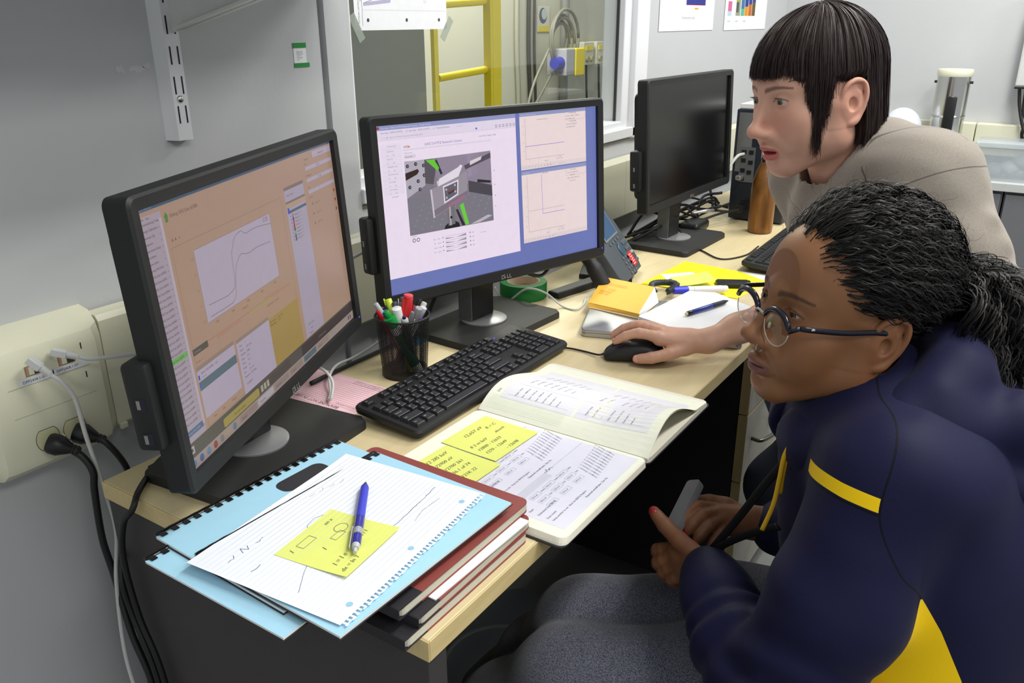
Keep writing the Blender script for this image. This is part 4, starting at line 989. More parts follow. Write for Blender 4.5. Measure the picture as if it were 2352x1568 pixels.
# coiled handset cord
m = MB(); path = catmull([(1.10, -.46, .030), (1.15, -.430, .026), (1.195, -.424, .020), (1.218, -.447, .018), (1.19, -.474, .024), (1.13, -.478, .026)], 40); hx = []
for i, p in enumerate(path):
    t = (path[min(i+1, len(path)-1)]-path[max(0, i-1)]).normalized(); a = t.cross(Vector((0, 0, 1))); a.normalize(); b = a.cross(t); th = i*1.25
    hx.append(p+a*math.cos(th)*.0062+b*math.sin(th)*.0062)
cc = thing('coiled_cord', 'dark grey coiled handset cord looping beside the orange notebook', 'cord', (1.15, -.44, T))
m.tube([p-Vector((1.15, -.44, 0)) for p in hx], 0.0022, n=5); m.build('coil', mat('coil_grey', rgb(58, 62, 66), rough=0.45), cc, smooth=True)

# ------------------------------------------------------------------ laptop, notebooks and papers at the back
A2 = Vector((.94, .34, 0)); A1 = Vector((.34, -.94, 0))
lp = thing('laptop', 'closed silver laptop under the orange notebook and the white pad', 'laptop', (.842, -.420, T), math.atan2(.34, .94))
M_alu = mat('aluminium', rgb(176, 178, 180), rough=0.34, metal=0.7, noise=0.03)
m = MB(); m.prism(rrect(0, -.31, .215, 0, .012, 5), 0.0012, 0.009, bev=0.0015); m.build('base', M_alu, lp, 0.6)
m = MB(); m.prism(rrect(0, -.31, .215, 0, .012, 5), 0.0098, 0.0158, bev=0.003, seg=3); m.build('lid', M_alu, lp, 0.6)
m = MB()
for x, y in ((.02, -.02), (.195, -.02), (.02, -.29), (.195, -.29)): m.lathe([(.006, 0), (.006, .0014)], 12, M=Matrix.Translation((x, y, 0)))
m.build('rubber_feet', M_black, lp)['kind'] = 'stuff'
M_org = mat('orange_cover', rgb(244, 188, 70), rough=0.6, noise=0.04); M_page = mat('page_edges', rgb(240, 240, 238), rough=0.8, noise=0.05, nscale=200)
on = thing('notebook', 'small orange notebook with its white pages fanned, on the laptop', 'notebook', (.957, -.49, T+.0162))
P = lambda x, y, z: (x-.957, y+.49, z-.0162)
b0 = [P(.965, -.372, .0165), P(1.110, -.338, .0165), P(1.075, -.482, .0165), P(.957, -.490, .0165)]
t0 = [P(.974, -.365, .0245), P(1.119, -.325, .0380), P(1.093, -.463, .0440), P(.959, -.489, .0270)]
def hexa(name, lo, hi, mt, par):
    m = MB(); loft(m, [lo, hi]); return m.build(name, mt, par)
lift = lambda q, d: [(a, b, c+d) for a, b, c in q]
hexa('bottom_cover', b0, lift(b0, .0006), M_org, on)
hexa('pages', lift(b0, .0007), lift(t0, -.0008), M_page, on)
hexa('top_cover', lift(t0, -.0007), t0, M_org, on)
hexa('spine', [P(.9565, -.4955, .0165), P(.9645, -.3715, .0165), P(.966, -.3715, .0165), P(.958, -.4955, .0165)], [P(.9580, -.4905, .0272), P(.9733, -.3645, .0248), P(.9746, -.3645, .0250), P(.9595, -.4905, .0274)], M_org, on)
sh = Sheet(.15, .14)
for k, (t, a, b) in enumerate((('RESEARCH NOTES', .02, .032), ('Rite in', .045, .045), ('field book', .058, .045), ('No. 374', .07, .045))): sh.text(t, b, -a, .0075, rgb(170, 120, 40), 0, rot=0)
sh.build('cover_print', PAPER, on, M=plane_M(Vector(t0[2])+Vector((-.012, .020, .0008)), Vector(t0[1])-Vector(t0[2]), Vector(t0[2])-Vector(t0[3])))

pdm = thing('writing_pad', 'white writing pad with a wire binding, a pen lying on it', 'notepad', (.90, -.575, T+.016))
Q = lambda x, y, z: (x-.90, y+.575, z-.016)
pl = [(.925, -.505), (.895, -.642), (1.10, -.70), (1.17, -.572), (1.135, -.525)]
m = MB(); loft(m, [[Q(x+.012, y-.004, .0162) for x, y in pl], [Q(x+.012, y-.004, .0185) for x, y in pl]]); m.build('bottom_board', mat('brown_board', rgb(150, 120, 84), rough=0.8), pdm)
m = MB(); loft(m, [[Q(x+.004, y, .0188) for x, y in pl], [Q(x+.004, y, .0225) for x, y in pl]]); m.build('inner_pages', M_page, pdm)
m = MB(); loft(m, [[Q(x+.002, y, .0228) for x, y in pl], [Q(x+.002, y, .0245) for x, y in pl]]); m.build('board', mat('brown_board', rgb(150, 120, 84)), pdm)
m = MB(); loft(m, [[Q(x, y, .0248) for x, y in pl], [Q(x, y, .0300+(.004 if i in (0, 4) else 0)) for i, (x, y) in enumerate(pl)]]); m.build('top_pages', mat('pad_page', rgb(236, 238, 240), rough=0.75, noise=0.02), pdm)
m = MB()
for k in range(3): m.tube([Q(.923-.003*k+.004*math.cos(a), -.507-.014*k, .0245+.006*math.sin(a)) for a in [2*PI*j/12 for j in range(13)]], .0007, n=5)
m.build('wire_binding', M_steel, pdm, smooth=True)
def lying_pen(name, label, cat, p, q, segs, clip=None):
    p = Vector(p); q = Vector(q); ax = q-p; L = ax.length
    o = thing(name, label, cat, p); o.rotation_mode = 'QUATERNION'; o.rotation_quaternion = Vector((0, 0, 1)).rotation_difference(ax)
    for nm, a, c, r0, r1, col, rg in segs:
        m = MB(); m.lathe([(r0*0.88, a*L), (r0, a*L+min(.0008, (c-a)*L*.25)), (r1, c*L-min(.0008, (c-a)*L*.25)), (r1*0.85, c*L)], 18); m.build(nm, mat('pen_%d_%d_%d_%d' % (*col, int(rg*10)), rgb(*col), rough=rg), o, smooth=0.6)
    if clip:
        w, col, z0, z1, ang, off = clip
        m = MB(); m.box(off, off+.0014, -w/2, w/2, z0*L, z1*L, bev=.0004, M=Matrix.Rotation(ang, 4, 'Z')); m.box(off-.0016, off+.001, -w/2, w/2, z1*L-.004, z1*L, bev=.0004, M=Matrix.Rotation(ang, 4, 'Z')); m.build('clip', mat('pen_%d_%d_%d' % col, rgb(*col), rough=.25), o)
    return o
lying_pen('pen', 'blue and black pen lying on the white writing pad', 'pen', (.980, -.582, T+.0375), (1.110, -.622, T+.0365),
          [('eraser', 0, .035, .0030, .0034, (214, 200, 160), .6), ('end', .035, .13, .0046, .0046, (22, 24, 34), .3), ('barrel', .13, .62, .0046, .0048, (40, 56, 150), .25), ('grip', .62, .9, .0050, .0046, (40, 44, 54), .6), ('tip', .9, 1, .0044, .0014, (34, 36, 42), .4)])
lying_pen('marker', 'white board marker with a blue cap behind the white pad', 'marker', (1.156, -.480, T+.0215), (1.258, -.568, T+.0135),
          [('cap', 0, .26, .0080, .0092, (56, 66, 216), .35), ('collar', .26, .36, .0090, .0090, (232, 232, 238), .4), ('barrel', .36, .9, .0088, .0088, (226, 226, 232), .4), ('end', .9, 1, .0084, .0080, (236, 234, 220), .4)])
M_fold = mat('yellow_folder', rgb(250, 236, 30), rough=0.55, noise=0.03)
fd = thing('folder', 'bright yellow paper folder with a white label on the desk', 'folder', (1.35, -.48, T))
def slab(name, pts, z0, z1, mt, par, off=(1.35, -.48)):
    m = MB(); m.prism([(x-off[0], y-off[1]) for x, y in pts], z0, z1); return m.build(name, mt, par)
slab('back_leaf', [(1.225, -.37), (1.465, -.382), (1.448, -.535), (1.40, -.62), (1.24, -.60)], 0.0004, 0.0016, M_fold, fd)
slab('front_leaf', [(1.228, -.374), (1.460, -.386), (1.445, -.530), (1.31, -.56), (1.23, -.53)], 0.0018, 0.0030, M_fold, fd)
sh = Sheet(.09, .05); sh.rect(0, 0, .085, .045, rgb(240, 240, 236), 0)
for k in range(3): sh.text('Experiment log', .03, .032-.009*k, .006, rgb(150, 150, 150), 1)
sh.build('label', PAPER, fd, M=plane_M((1.285-1.35, -.410+.48, .0031), (.5, -.5, 0), (1, .2, 0)) @ Matrix.Translation((0, 0, 0)))
lm = thing('sticky_note', 'pale lime sticky note curling up on the yellow folder', 'sticky note', (1.285, -.495, T+.004))
sh = Sheet(.09, .075); sh.rect(0, 0, .09, .075, rgb(222, 246, 120), 0, nx=10, ny=1)
sh.build('note', PAPER, lm, M=plane_M((-.05, .035, 0), (.62, -.78, 0), (.78, .62, 0)), warp=lambda x, y, z: Vector((x, y, z+.012*(x/.09)**2+.004)))
bd = thing('black_wallet', 'flat black case peeking out from under the yellow folder', 'case', (1.325, -.560, T+.0032))
m = MB(); m.prism(rrect(-.022, -.040, .022, .040, .006), 0, .008, bev=.003, M=Matrix.Rotation(0.5, 4, 'Z')); m.build('body', M_black, bd, 0.6)
m = MB(); m.prism([(1.37, -.515), (1.45, -.50), (1.462, -.64), (1.39, -.66)], .0002, .0012, M=Matrix.Translation((0, 0, T)))
tag(m.build('loose_sheet', M_page), 'loose white sheet beyond the yellow folder by the far keyboard', 'paper')

# ------------------------------------------------------------------ computer tower and bottle
M_tw = mat('tower_blue_black', rgb(34, 40, 52), rough=0.45, noise=0.08)
tw = thing('computer_tower', 'dark computer tower showing its rear ports at the far end of the desk', 'computer', (2.0, -.385, T))
m = MB(); m.box(0.0, .40, -.085, .085, .004, .335, bev=.005); m.build('case', M_tw, tw, 0.5)
m = MB(); m.box(-.002, .0, .03, .075, .15, .325); m.build('card_plate', M_silver, tw)
m = MB(); m.box(-.0022, .0, .016, .062, .12, .225); m.build('io_plate', mat('io_steel', rgb(120, 124, 128), rough=.4, metal=.5), tw)
for y, z in ((.05, .21), (.028, .21), (.05, .185), (.028, .18), (.05, .155), (.03, .15), (.05, .13)):
    m = MB(); m.box(-.0045, -.002, y-.007, y+.007, z-.006, z+.006, bev=.0008); m.build('port', M_black, tw)
m = MB(); m.box(-.0025, .0, -.075, .01, .235, .32); m.build('fan_grille', M_black, tw)
for k in range(7):
    m = MB(); m.box(-.004, -.0026, -.073, .008, .240+.011*k, .244+.011*k); m.build('grille_bar', M_tw, tw)
m = MB(); m.box(-.006, .0, .02, .05, .03, .06, bev=.002); m.build('power_inlet', M_black, tw)
m = MB(); m.tube(catmull([(-.004, .05, .205), (-.035, .06, .20), (-.06, .075, .165), (-.07, .085, .12)], 6), .0045, n=8); m.build('network_lead', M_cordw, tw, smooth=True)
m = MB(); m.box(-.03, .0, .045, .062, .128, .142, bev=.003); m.build('screw_plug', M_silver, tw)
m = MB(); m.box(-.05, -.006, .025, .045, .034, .054, bev=.003); m.tube(catmull([(-.05, .035, .045), (-.12, .07, .04), (-.2, .12, .02)], 6), .004, n=8); m.build('power_lead', M_black, tw, smooth=0.7)
m = MB(); m.box(0.01, .26, -.08, .08, .3355, .349, bev=.001)
o = m.build('paper_stack', M_page, None); o.location = (2.0, -.385, T); tag(o, 'stack of white paper lying on top of the computer tower', 'paper')
M_bot = wood_mat('bottle_wood', rgb(92, 56, 18), rgb(158, 106, 48), stretch=(14, 14, 2.2), rough=0.36, scale=2.2, dist=1.2)
bt = thing('water_bottle', 'wood grain water bottle with a steel neck by the computer tower', 'bottle', (1.885, -.440, T))
m = MB(); m.lathe([(.030, 0), (.0345, .004), (.0355, .02), (.0355, .125), (.0335, .150), (.026, .178), (.0185, .196), (.0165, .204)], 40); m.build('body', M_bot, bt, 0.8)
m = MB(); m.lathe([(.0150, .204), (.0150, .212), (.0168, .213), (.0168, .238), (.0155, .241)], 32); m.build('cap', M_steel, bt, 0.6)

# ------------------------------------------------------------------ cables
cb = thing('cable_tangle', 'tangle of black cables behind the switched off monitor', 'cables', (1.85, -.2, T))
rr = random.Random(11)
for k in range(9):
    pts = [(-.28+rr.uniform(-.05, .05), .02+rr.uniform(-.03, .03), .006+.006*(k % 3))]
    for j in range(4): pts.append((-.18+.09*j+rr.uniform(-.03, .03), -.03+rr.uniform(-.05, .05), .012+rr.uniform(0, .07)))
    pts.append((.13, -.10+rr.uniform(-.03, .06), .02+rr.uniform(0, .10)))
    m = MB(); m.tube(catmull(pts, 7), .0032+.001*(k % 2), n=6); m.build('cable', M_black, cb, smooth=True)
m = MB(); m.box(-.10, .0, -.10, -.04, .001, .03, bev=.01, seg=3); m.build('power_brick', M_black, cb, 0.6)
m = MB(); m.tube(catmull([(-.05, -.06, .05), (-.02, -.09, .055), (.02, -.10, .05)], 6), .005, n=8); m.build('plug', M_silver, cb, smooth=True)
cable_thing('desk_cable', 'thin black cord curving across the desk to the far keyboard', 'cable', [(1.70, -.24, T+.05), (1.69, -.272, T+.02), (1.63, -.33, T+.003), (1.575, -.39, T+.003), (1.53, -.455, T+.003), (1.60, -.495, T+.003), (1.69, -.500, T+.008)], .0021, M_black)
cable_thing('usb_cable', 'white cable running from the tape roll to the orange notebook', 'cable', [(.985, -.115, T+.012), (.958, -.150, T+.003), (.944, -.180, T+.0025), (.940, -.230, T+.040), (.966, -.262, T+.030), (.975, -.300, T+.004), (.973, -.335, T+.003), (1.010, -.333, T+.003), (1.05, -.318, T+.006)], .0022, M_cordw)
cable_thing('usb_cable', 'white cable with a hanging loop between the left monitor and the pen cup', 'cable', [(.60, -.118, T+.012), (.548, -.128, T+.010), (.50, -.132, T+.008), (.452, -.140, T+.012), (.405, -.170, T+.014), (.372, -.205, T+.006), (.353, -.219, T+.004), (.352, -.227, T+.010), (.368, -.216, T+.030), (.372, -.19, T+.045), (.36, -.16, T+.05)], .0025, M_cordw)
cable_thing('display_cable', 'black display cable dropping behind the middle monitor', 'cable', [(.76, -.165, T+.13), (.735, -.160, T+.10), (.700, -.158, T+.055), (.672, -.152, T+.012), (.60, -.148, T+.006), (.45, -.148, T+.006), (.38, -.150, T+.006)], .0042, M_black)
cable_thing('display_cable', 'black cable hanging in a loop under the bezel above the green tape', 'cable', [(.86, -.27, T+.115), (.885, -.275, T+.095), (.915, -.282, T+.086), (.945, -.285, T+.10), (.955, -.28, T+.125)], .0042, M_black)
cable_thing('wall_cable', 'white cable bridging the raceway and the middle monitor', 'cable', [(.36, -.075, .905), (.45, -.085, .895), (.56, -.10, .912), (.62, -.12, .935)], .0030, M_cordw)
m = MB(); m.box(-.05, .05, -.02, .02, 0, .004)
o = m.build('index_card', mat('cyan_card', rgb(40, 140, 180)), None); o.location = (.655, -.160, T+.0003); tag(o, 'small blue card peeking out behind the pen cup', 'card')
# cords at the outlet box
def cord(name, label, plug, pts, r, mt, kind):
    o = thing(name, label, 'cord', pts[0]); p0 = Vector(pts[0]); L_ = [Vector(p)-p0 for p in pts]
    m = MB(); m.tube(catmull(L_, 8), r, n=8, flat=None); m.build('cable', mt, o, smooth=True)
    if kind == 'power':
        d = Vector((.55, -.70, -.35)).normalized()
        s_, t_, _ = frame_from(d); secs = []
        for a, w, h in ((-.026, .0125, .0125), (-.022, .0145, .0145), (-.012, .0148, .0146), (-.004, .0110, .0110), (.004, .0072, .0072), (.006, .0060, .0060), (.008, .0070, .0070), (.010, .0058, .0058), (.013, .0068, .0068), (.016, .0050, .0050)):
            secs.append([d*a+s_*w*math.cos(2*PI*k/18)+t_*h*math.sin(2*PI*k/18) for k in range(18)])
        m = MB(); loft(m, secs); m.build('plug', M_black, o, 0.7)
    elif kind == 'rj45':
        d = (L_[1]-L_[0]).normalized(); e = -d
        m = MB(); m.rod(e*.002, e*.016, .0048, .0052, n=10); m.build('boot', M_cordw, o, 0.7)
        s_, t_, _ = frame_from(d, Vector((0, 0, 1))); Mx = Matrix((s_, t_, d)).transposed().to_4x4()
        m = MB(); m.box(-.0062, .0062, -.0048, .0048, -.034, -.015, bev=.001, M=Mx); m.build('connector', mat('clear_connector', rgb(214, 216, 214), rough=.15), o)
    return o
cord('power_cord', 'thick black power cord from the left wall socket down past the desk', None, [(-.010, -.093, .772), (.000, -.108, .757), (.004, -.118, .735), (.002, -.115, .705), (.001, -.110, .625), (.003, -.118, .560), (-.006, -.150, .480), (-.008, -.185, .400), (-.010, -.21, .25)], .0050, M_black, 'power')
cord('power_cord', 'black power cord from the right wall socket, draped over the desk corner', None, [(.026, -.096, .774), (.034, -.112, .765), (.050, -.118, .725), (.052, -.118, .690), (.020, -.145, .650), (-.014, -.172, .600), (-.016, -.182, .540), (-.016, -.215, .440), (-.014, -.23, .25)], .0046, M_black, 'power')
cord('power_cord', 'black cord coming from under the left monitor over the desk edge', None, [(.14, -.150, T+.006), (.08, -.166, T+.006), (.040, -.192, T+.006), (.004, -.222, T+.007), (-.013, -.232, T-.006), (-.016, -.208, T-.035), (-.015, -.188, T-.10), (-.015, -.198, T-.19), (-.013, -.225, T-.28), (-.012, -.24, T-.45)], .0044, M_black, '')
cord('network_cable', 'white network cable from the left jack hanging down to the floor', None, [(-.014, -.100, .884), (-.006, -.108, .872), (.004, -.112, .845), (.008, -.112, .785), (.016, -.115, .700), (.018, -.118, .630), (.000, -.125, .555), (-.014, -.135, .445), (-.016, -.15, .35), (-.016, -.16, .2)], .0031, M_cordw, 'rj45')
cord('network_cable', 'white network cable from the right jack passing behind the near monitor', None, [(.030, -.092, .893), (.040, -.098, .888), (.060, -.104, .884), (.100, -.112, .878), (.17, -.12, .868)], .0031, M_cordw, 'rj45')
# ================================================================== PAPERS ON THE DESK
INK = rgb(96, 96, 112)
pk = thing('pink_form', 'pink form with ruled lines headed BEAMLINE NOT IN USE', 'paper', (.328, -.29, T+.0003))
sh = Sheet(.19, .118)
sh.rect(0, 0, .19, .118, rgb(240, 198, 206), 0)
sh.text('BEAMLINE NOT IN USE', .040, .099, .0105, rgb(70, 56, 66), 2, sx=.92)
for k in range(13): sh.line([(.004, .092-.0062*k), (.186, .092-.0062*k)], .0004, rgb(130, 100, 116), 1)
sh.line([(.004, .112), (.186, .112)], .0004, rgb(130, 100, 116), 1); sh.line([(.004, .0965), (.186, .0965)], .0006, rgb(130, 100, 116), 1)
for k, t in enumerate(['X when the hutch has not been in use for', 'the last operators, beam line must be left', 'request new information of the beamline']): sh.text(t, .020, .016-.005*k, .0042, rgb(90, 70, 84), 2)
sh.text('X  when you are off the floor', .008, .0885, .0042, rgb(120, 96, 110), 2)
sh.build('sheet', PAPER, pk, M=plane_M((.118, 0, 0), (0, 1, 0), (-1, 0, 0)))

# ------------------------------------------------------------------ hardbound notebooks in the stack
M_mar = mat('maroon_cloth', rgb(142, 68, 62), rough=0.6, noise=0.06, bump=0.15, bscale=600)
M_blkc = mat('black_cloth', rgb(40, 38, 42), rough=0.6, bump=0.15, bscale=600)
M_edge = mat('cream_page_edges', rgb(232, 228, 212), rough=0.85, noise=0.12, nscale=500)
def hardbook(label, x0, x1, y0, y1, z0, z1, rz=0.0):
    o = thing('notebook', label, 'notebook', ((x0+x1)/2, (y0+y1)/2, T+z0), rz)
    a, b = (x1-x0)/2, (y1-y0)/2; h = z1-z0
    m = MB(); m.prism(rrect(-a+.002, -b+.001, a-.001, b-.001, .008), .0014, h-.0014); m.build('pages', M_edge, o)
    sp = -a+.035
    for nm, zz in (('bottom_cover', 0.0), ('top_cover', h-.0013)):
        m = MB(); r = [p for p in rrect(-a, -b, a, b, .010) if p[0] > sp]; m.prism([(sp, -b)]+[p for p in r if p[1] < 0]+[p for p in r if p[1] >= 0]+[(sp, b)] if False else sorted_outline(sp, a, b), zz, zz+.0013); m.build(nm, M_mar, o)
        m = MB(); m.prism([(-a, -b), (sp, -b), (sp, b), (-a, b)], zz, zz+.0013); m.build('cloth_strip', M_blkc, o)
    m = MB(); m.box(-a-.0012, -a, -b, b, 0.0, h, bev=.0005); m.build('spine', M_blkc, o)
    m = MB(); rr = random.Random(int(x0*1000))
    for k in range(5): z = .003+k*(h-.006)/4; m.box(-a+.004, a-.006, -b+.0004, -b+.0010, z, z+.0004)
    m.build('page_lines', mat('page_gap', rgb(190, 186, 170)), o)
    return o
def sorted_outline(sp, a, b, r=.010, n=5):
    out = [(sp, -b)]
    for k in range(n+1): t = -PI/2+PI/2*k/n; out.append((a-r+r*math.cos(t), -b+r+r*math.sin(t)))
    for k in range(n+1): t = PI/2*k/n; out.append((a-r+r*math.cos(t), b-r+r*math.sin(t)))
    out.append((sp, b)); return out
hardbook('hardbound notebook at the bottom of the stack, on the desk corner', -.022, .206, -.7045, -.46, 0.0003, .0140, 0.0)
hardbook('maroon notebook in the middle of the stack under the blue reports', -.002, .214, -.704, -.452, .0142, .0262, 0.012)
m = MB(); m.prism([(.03, -.702), (.205, -.706), (.205, -.48), (.03, -.48)], 0, .0016, M=Matrix.Translation((0, 0, T+.0264)))
tag(m.build('loose_sheet', M_page), 'white sheets slipped between two maroon notebooks of the stack', 'paper')
hardbook('maroon notebook on top of the stack, its rounded corner showing', -.015, .226, -.693, -.440, .0282, .0410, 0.0)

# ------------------------------------------------------------------ blue comb-bound reports
M_blue = mat('pale_blue_card', rgb(168, 214, 236), rough=0.55, noise=0.02)
BL = rgb(168, 214, 236)
def report(label, x0, yb, z0, z1, rz, draw=None, length=.2775, width=.216, cut=None):
    """comb edge along x at y=yb; sheet runs toward the front"""
    o = thing('report', label, 'report', (x0, yb, T+z0), rz); h = z1-z0
    m = MB(); m.box(0, length, -width, -.001, .0006, h-.0006); m.build('pages', M_page, o)
    m = MB(); m.box(-.0015, length+.0015, -width-.0015, -.001, 0, .0005); m.build('back_cover', M_blkc, o)
    sh = Sheet(length, width)
    sh.rect(0, 0, length, width, BL, 0)
    if draw: draw(sh)
    sh.build('front_cover', PAPER, o, M=Matrix.Translation((0, -width, h-.0004)))
    m = MB(); m.tube([(0.002+(length-.004)*k/40, .0025, h*.5) for k in range(41)], .0040, n=8); m.build('comb_spine', M_blackg, o, smooth=True)
    for k in range(19):
        x = .004+k*(length-.008)/18.4
        m = MB(); m.box(x, x+.0072, -.0075, .004, h+.0001, h+.0013, bev=.0004); m.box(x, x+.0072, .003, .0055, h*.2, h+.0013, bev=.0004)
        oo = m.build('comb_tooth', M_blackg, o)
    return o
def dr1(s):
    s.poly([(.146+a, .166+b) for a, b in rrect(0, 0, .075, .030, .012, 5)], rgb(52, 52, 56), 2)
    for k, t in enumerate(['Allison', 'Daniel', 'Eric N', 'Matthew', 'Kwame', 'James', 'Jeffrey']): s.text(t, .150-.0125*k, .118-.004*k, .0090, rgb(80, 104, 122), 2, rot=1.15)
    s.text('Lawrence', .062, .092, .009, rgb(80, 104, 122), 2, rot=1.1)
def dr3(s):
    for k, t in enumerate(['This work was supported by the Director, Office', 'of Energy under Contract No. DE-AC02-05CH11231']): s.text(t, .060-.008*k, .125, .0056, rgb(66, 88, 104), 2, rot=-1.45, sx=.82)
report('pale blue comb bound report lowest of the three, jutting out at the left', -.108, -.414, .0412, .0446, 0.0, dr3)
report('pale blue report with a black label window and a long comb spine', -.077, -.389, .0448, .0486, -.035, dr1)
report('pale blue report on top, directly under the lined paper', -.080, -.466, .0505, .0540, -.022)

# ------------------------------------------------------------------ lined sheet with drawing
lp_ = thing('lined_sheet', 'torn sheet of lined paper with a sketched curve and a yellow note', 'paper', (-.0745, -.6805, T+.0558))
PW, PH = .262, .213
sh = Sheet(PW, PH)
WHT = rgb(238, 241, 246)
# perforated torn edge along y=0 side: base page with notches
nh = 46
sh.rect(0, .010, PW, PH, WHT, 0, nx=26, ny=2)
for k in range(nh):
    x = PW*k/nh; w = PW/nh
    sh.rect(x, .0076, x+w, .010, WHT, 0); sh.rect(x+w*.55, .0034, x+w, .0076, WHT, 0)
    if k % 9 != 4: sh.rect(x+w*(.0 if k % 3 else .3), .0010+.0008*(k % 2), x+w, .0034, WHT, 0)
for k in range(27): sh.line([(.003, .020+.0070*k), (PW-.002, .020+.0070*k)], .00032, rgb(196, 214, 236), 1)
for x in (.028, .132, .236): sh.disc(x, .019, .0036, rgb(150, 198, 224), 2)
pc = rgb(120, 124, 160)
sh.line([(.018, .075), (.045, .092), (.070, .104), (.090, .118), (.100, .134), (.112, .147), (.128, .150), (.150, .138)], .0006, pc, 2)
rr = random.Random(5)
sh.line([(.120+.004*k, .058+.0002*k+rr.uniform(-.0006, .0006)) for k in range(33)], .0008, rgb(104, 108, 140), 2)
for k in range(4): sh.scribble(.060+.012*k, .135-.002*k, .010, .010, pc, .0005, 4, 2, rr)
for k in range(3): sh.scribble(.020+.02*k, .172, .012, .010, rgb(70, 80, 150), .0006, 3, 2, rr)
for k in range(4): sh.scribble(.16+.014*k, .185-.004*k, .010, .006, pc, .0004, 3, 2, rr)
sh.line([(.176, .045), (.20, .05), (.23, .046)], .0005, pc, 2); sh.scribble(.02, .14, .014, .006, rgb(60, 70, 140), .0007, 2, 2, rr)
Mp = plane_M((0, 0, 0), (.260, .0235, 0), (-.0235, .26, 0))
sh.build('sheet', PAPER, lp_, M=Mp, warp=lambda x, y, z: Vector((x, y, z+.0016*max(0, (x-.2)/.062)**2)))
st = thing('sticky_note', 'square yellow sticky note with formulas under the blue pen', 'sticky note', (-.022, -.630, T+.0562))
def sticky(par, w, h, rows, M, col=rgb(228, 234, 126), curl=.003, seed=1, size=.006):
    sh = Sheet(w, h); sh.rect(0, 0, w, h, col, 0, nx=8, ny=8); rr = random.Random(seed)
    for (t, x, y, sz, ro) in rows:
        if t == '[]': sh.frame(x, y, x+sz*2.2, y+sz, .0005, INK, 3)
        elif t == 'O':
            sh.line([(x+sz*math.cos(a*PI/6), y+sz*.8*math.sin(a*PI/6)) for a in range(13)], .0005, rgb(60, 64, 90), 3)
        else: sh.text(t, x, y, sz, rgb(120, 124, 90), 3, rot=ro, shear=.25)
    for k in range(int(h/.007)): sh.line([(.002, .004+.007*k), (w-.002, .004+.007*k)], .00018, rgb(216, 226, 104), 1)
    sh.build('note', PAPER, par, M=M, warp=lambda x, y, z: Vector((x, y, z+curl*((1-y/h)**3))))
sticky(st, .098, .096, [('I', .010, .078, .010, 0), ('[]', .022, .074, .010, 0), ('I', .030, .050, .010, 0), ('[]', .050, .052, .008, 0), ('I = I e', .012, .022, .0095, .1), ('R = I / I', .055, .028, .008, .1), ('O', .072, .062, .009, 0), ('O', .086, .046, .005, 0), ('dx = ln T', .006, .008, .008, .05), ('sin x', .068, .080, .007, 0)], plane_M((0, 0, 0), (-.005, .098, 0), (-.098, -.01, 0)) if False else plane_M((0, 0, 0), (.094, .012, 0), (-.012, .1, 0)), seed=3)
lying_pen('pen', 'blue ballpoint pen with a silver clip lying on the yellow note', 'pen', (.010, -.611, T+.0622), (.122, -.522, T+.0616),
          [('button', 0, .05, .0022, .0026, (190, 192, 196), .2), ('cap_ring', .05, .10, .0040, .0046, (188, 190, 194), .2), ('barrel', .10, .22, .0050, .0052, (42, 44, 150), .25), ('ring', .22, .30, .0054, .0054, (160, 162, 168), .2), ('sleeve', .30, .46, .0053, .0053, (48, 46, 150), .25), ('grip', .46, .92, .0052, .0050, (60, 66, 196), .45), ('tip', .92, 1, .0046, .0016, (40, 40, 70), .35)],
          clip=(.0034, (186, 188, 194), .06, .34, 2.2, .0058))

# ------------------------------------------------------------------ open logbook
lb = thing('logbook', 'open logbook with pasted printed forms, hanging over the desk front', 'book', (.447, -.60, T))
M_logp = mat('ivory_page', rgb(236, 238, 218), rough=0.7, noise=0.02)
# near half: cover, page block, printed page
m = MB(); m.prism(rrect(-.238, -.150, .0, .148, .010), .0003, .0022); m.build('back_cover', M_blkc, lb)
m = MB()
secs = []
for z, d in ((.0023, 0.0), (.0050, .001), (.0078, .0025), (.0105, .004)):
    secs.append([(x, y, z) for x, y in rrect(-.235+d, -.150+d*.4, 0.0, .147-d*.4, .011)])
loft(m, secs); m.build('page_block', M_edge, lb)
sh = Sheet(.232, .294)
IV = rgb(238, 240, 222); FORM = rgb(222, 222, 236)
for poly in ([(x+.116, y+.147) for x, y in rrect(-.114, -.1455, .116, .1455, .010)],): sh.poly(poly, IV, 0)
sh.rect(.020, .010, .226, .200, FORM, 1)
tx = rgb(120, 120, 136)
# the form is read from the front edge of the desk: lines run along x
def form(ox, oy, seed):
    rr = random.Random(seed)
    for k, t in enumerate(['Region', 'Start', 'Start', 'Estimated Scan Set by', 'Scan count']): sh.text(t, ox, oy+.070-.013*k, .0048, tx, 3)
    for c in range(3):
        for k in range(3): sh.frame(ox+.026+.034*c, oy+.056-.013*k, ox+.047+.034*c, oy+.063-.013*k, .0004, rgb(170, 170, 190), 3); sh.text('7%d.0 eV' % rr.randint(10, 99), ox+.028+.034*c, oy+.058-.013*k, .0038, tx, 4)
        sh.text('Delta', ox+.050+.034*c, oy+.058, .004, tx, 3); sh.text('End', ox+.050+.034*c, oy+.045, .004, tx, 3)
    sh.text('Setup another to set:  Auto Set (RIXS) Regions', ox, oy+.010, .0044, tx, 3); sh.text('Expected overall time: 12m 15s', ox+.07, oy+.002, .0046, rgb(90, 90, 110), 3)
form(.028, .020, 1); form(.028, .108, 2)
for k in range(10): sh.text('Configure / Detector %d' % (k+1), .150+.0076*k, .034+.001*k, .0040, tx, 3, rot=1.25)
for k in range(10): sh.text('Configure / Detector %d' % (k+1), .150+.0076*k, .120+.001*k, .0040, tx, 3, rot=1.25)
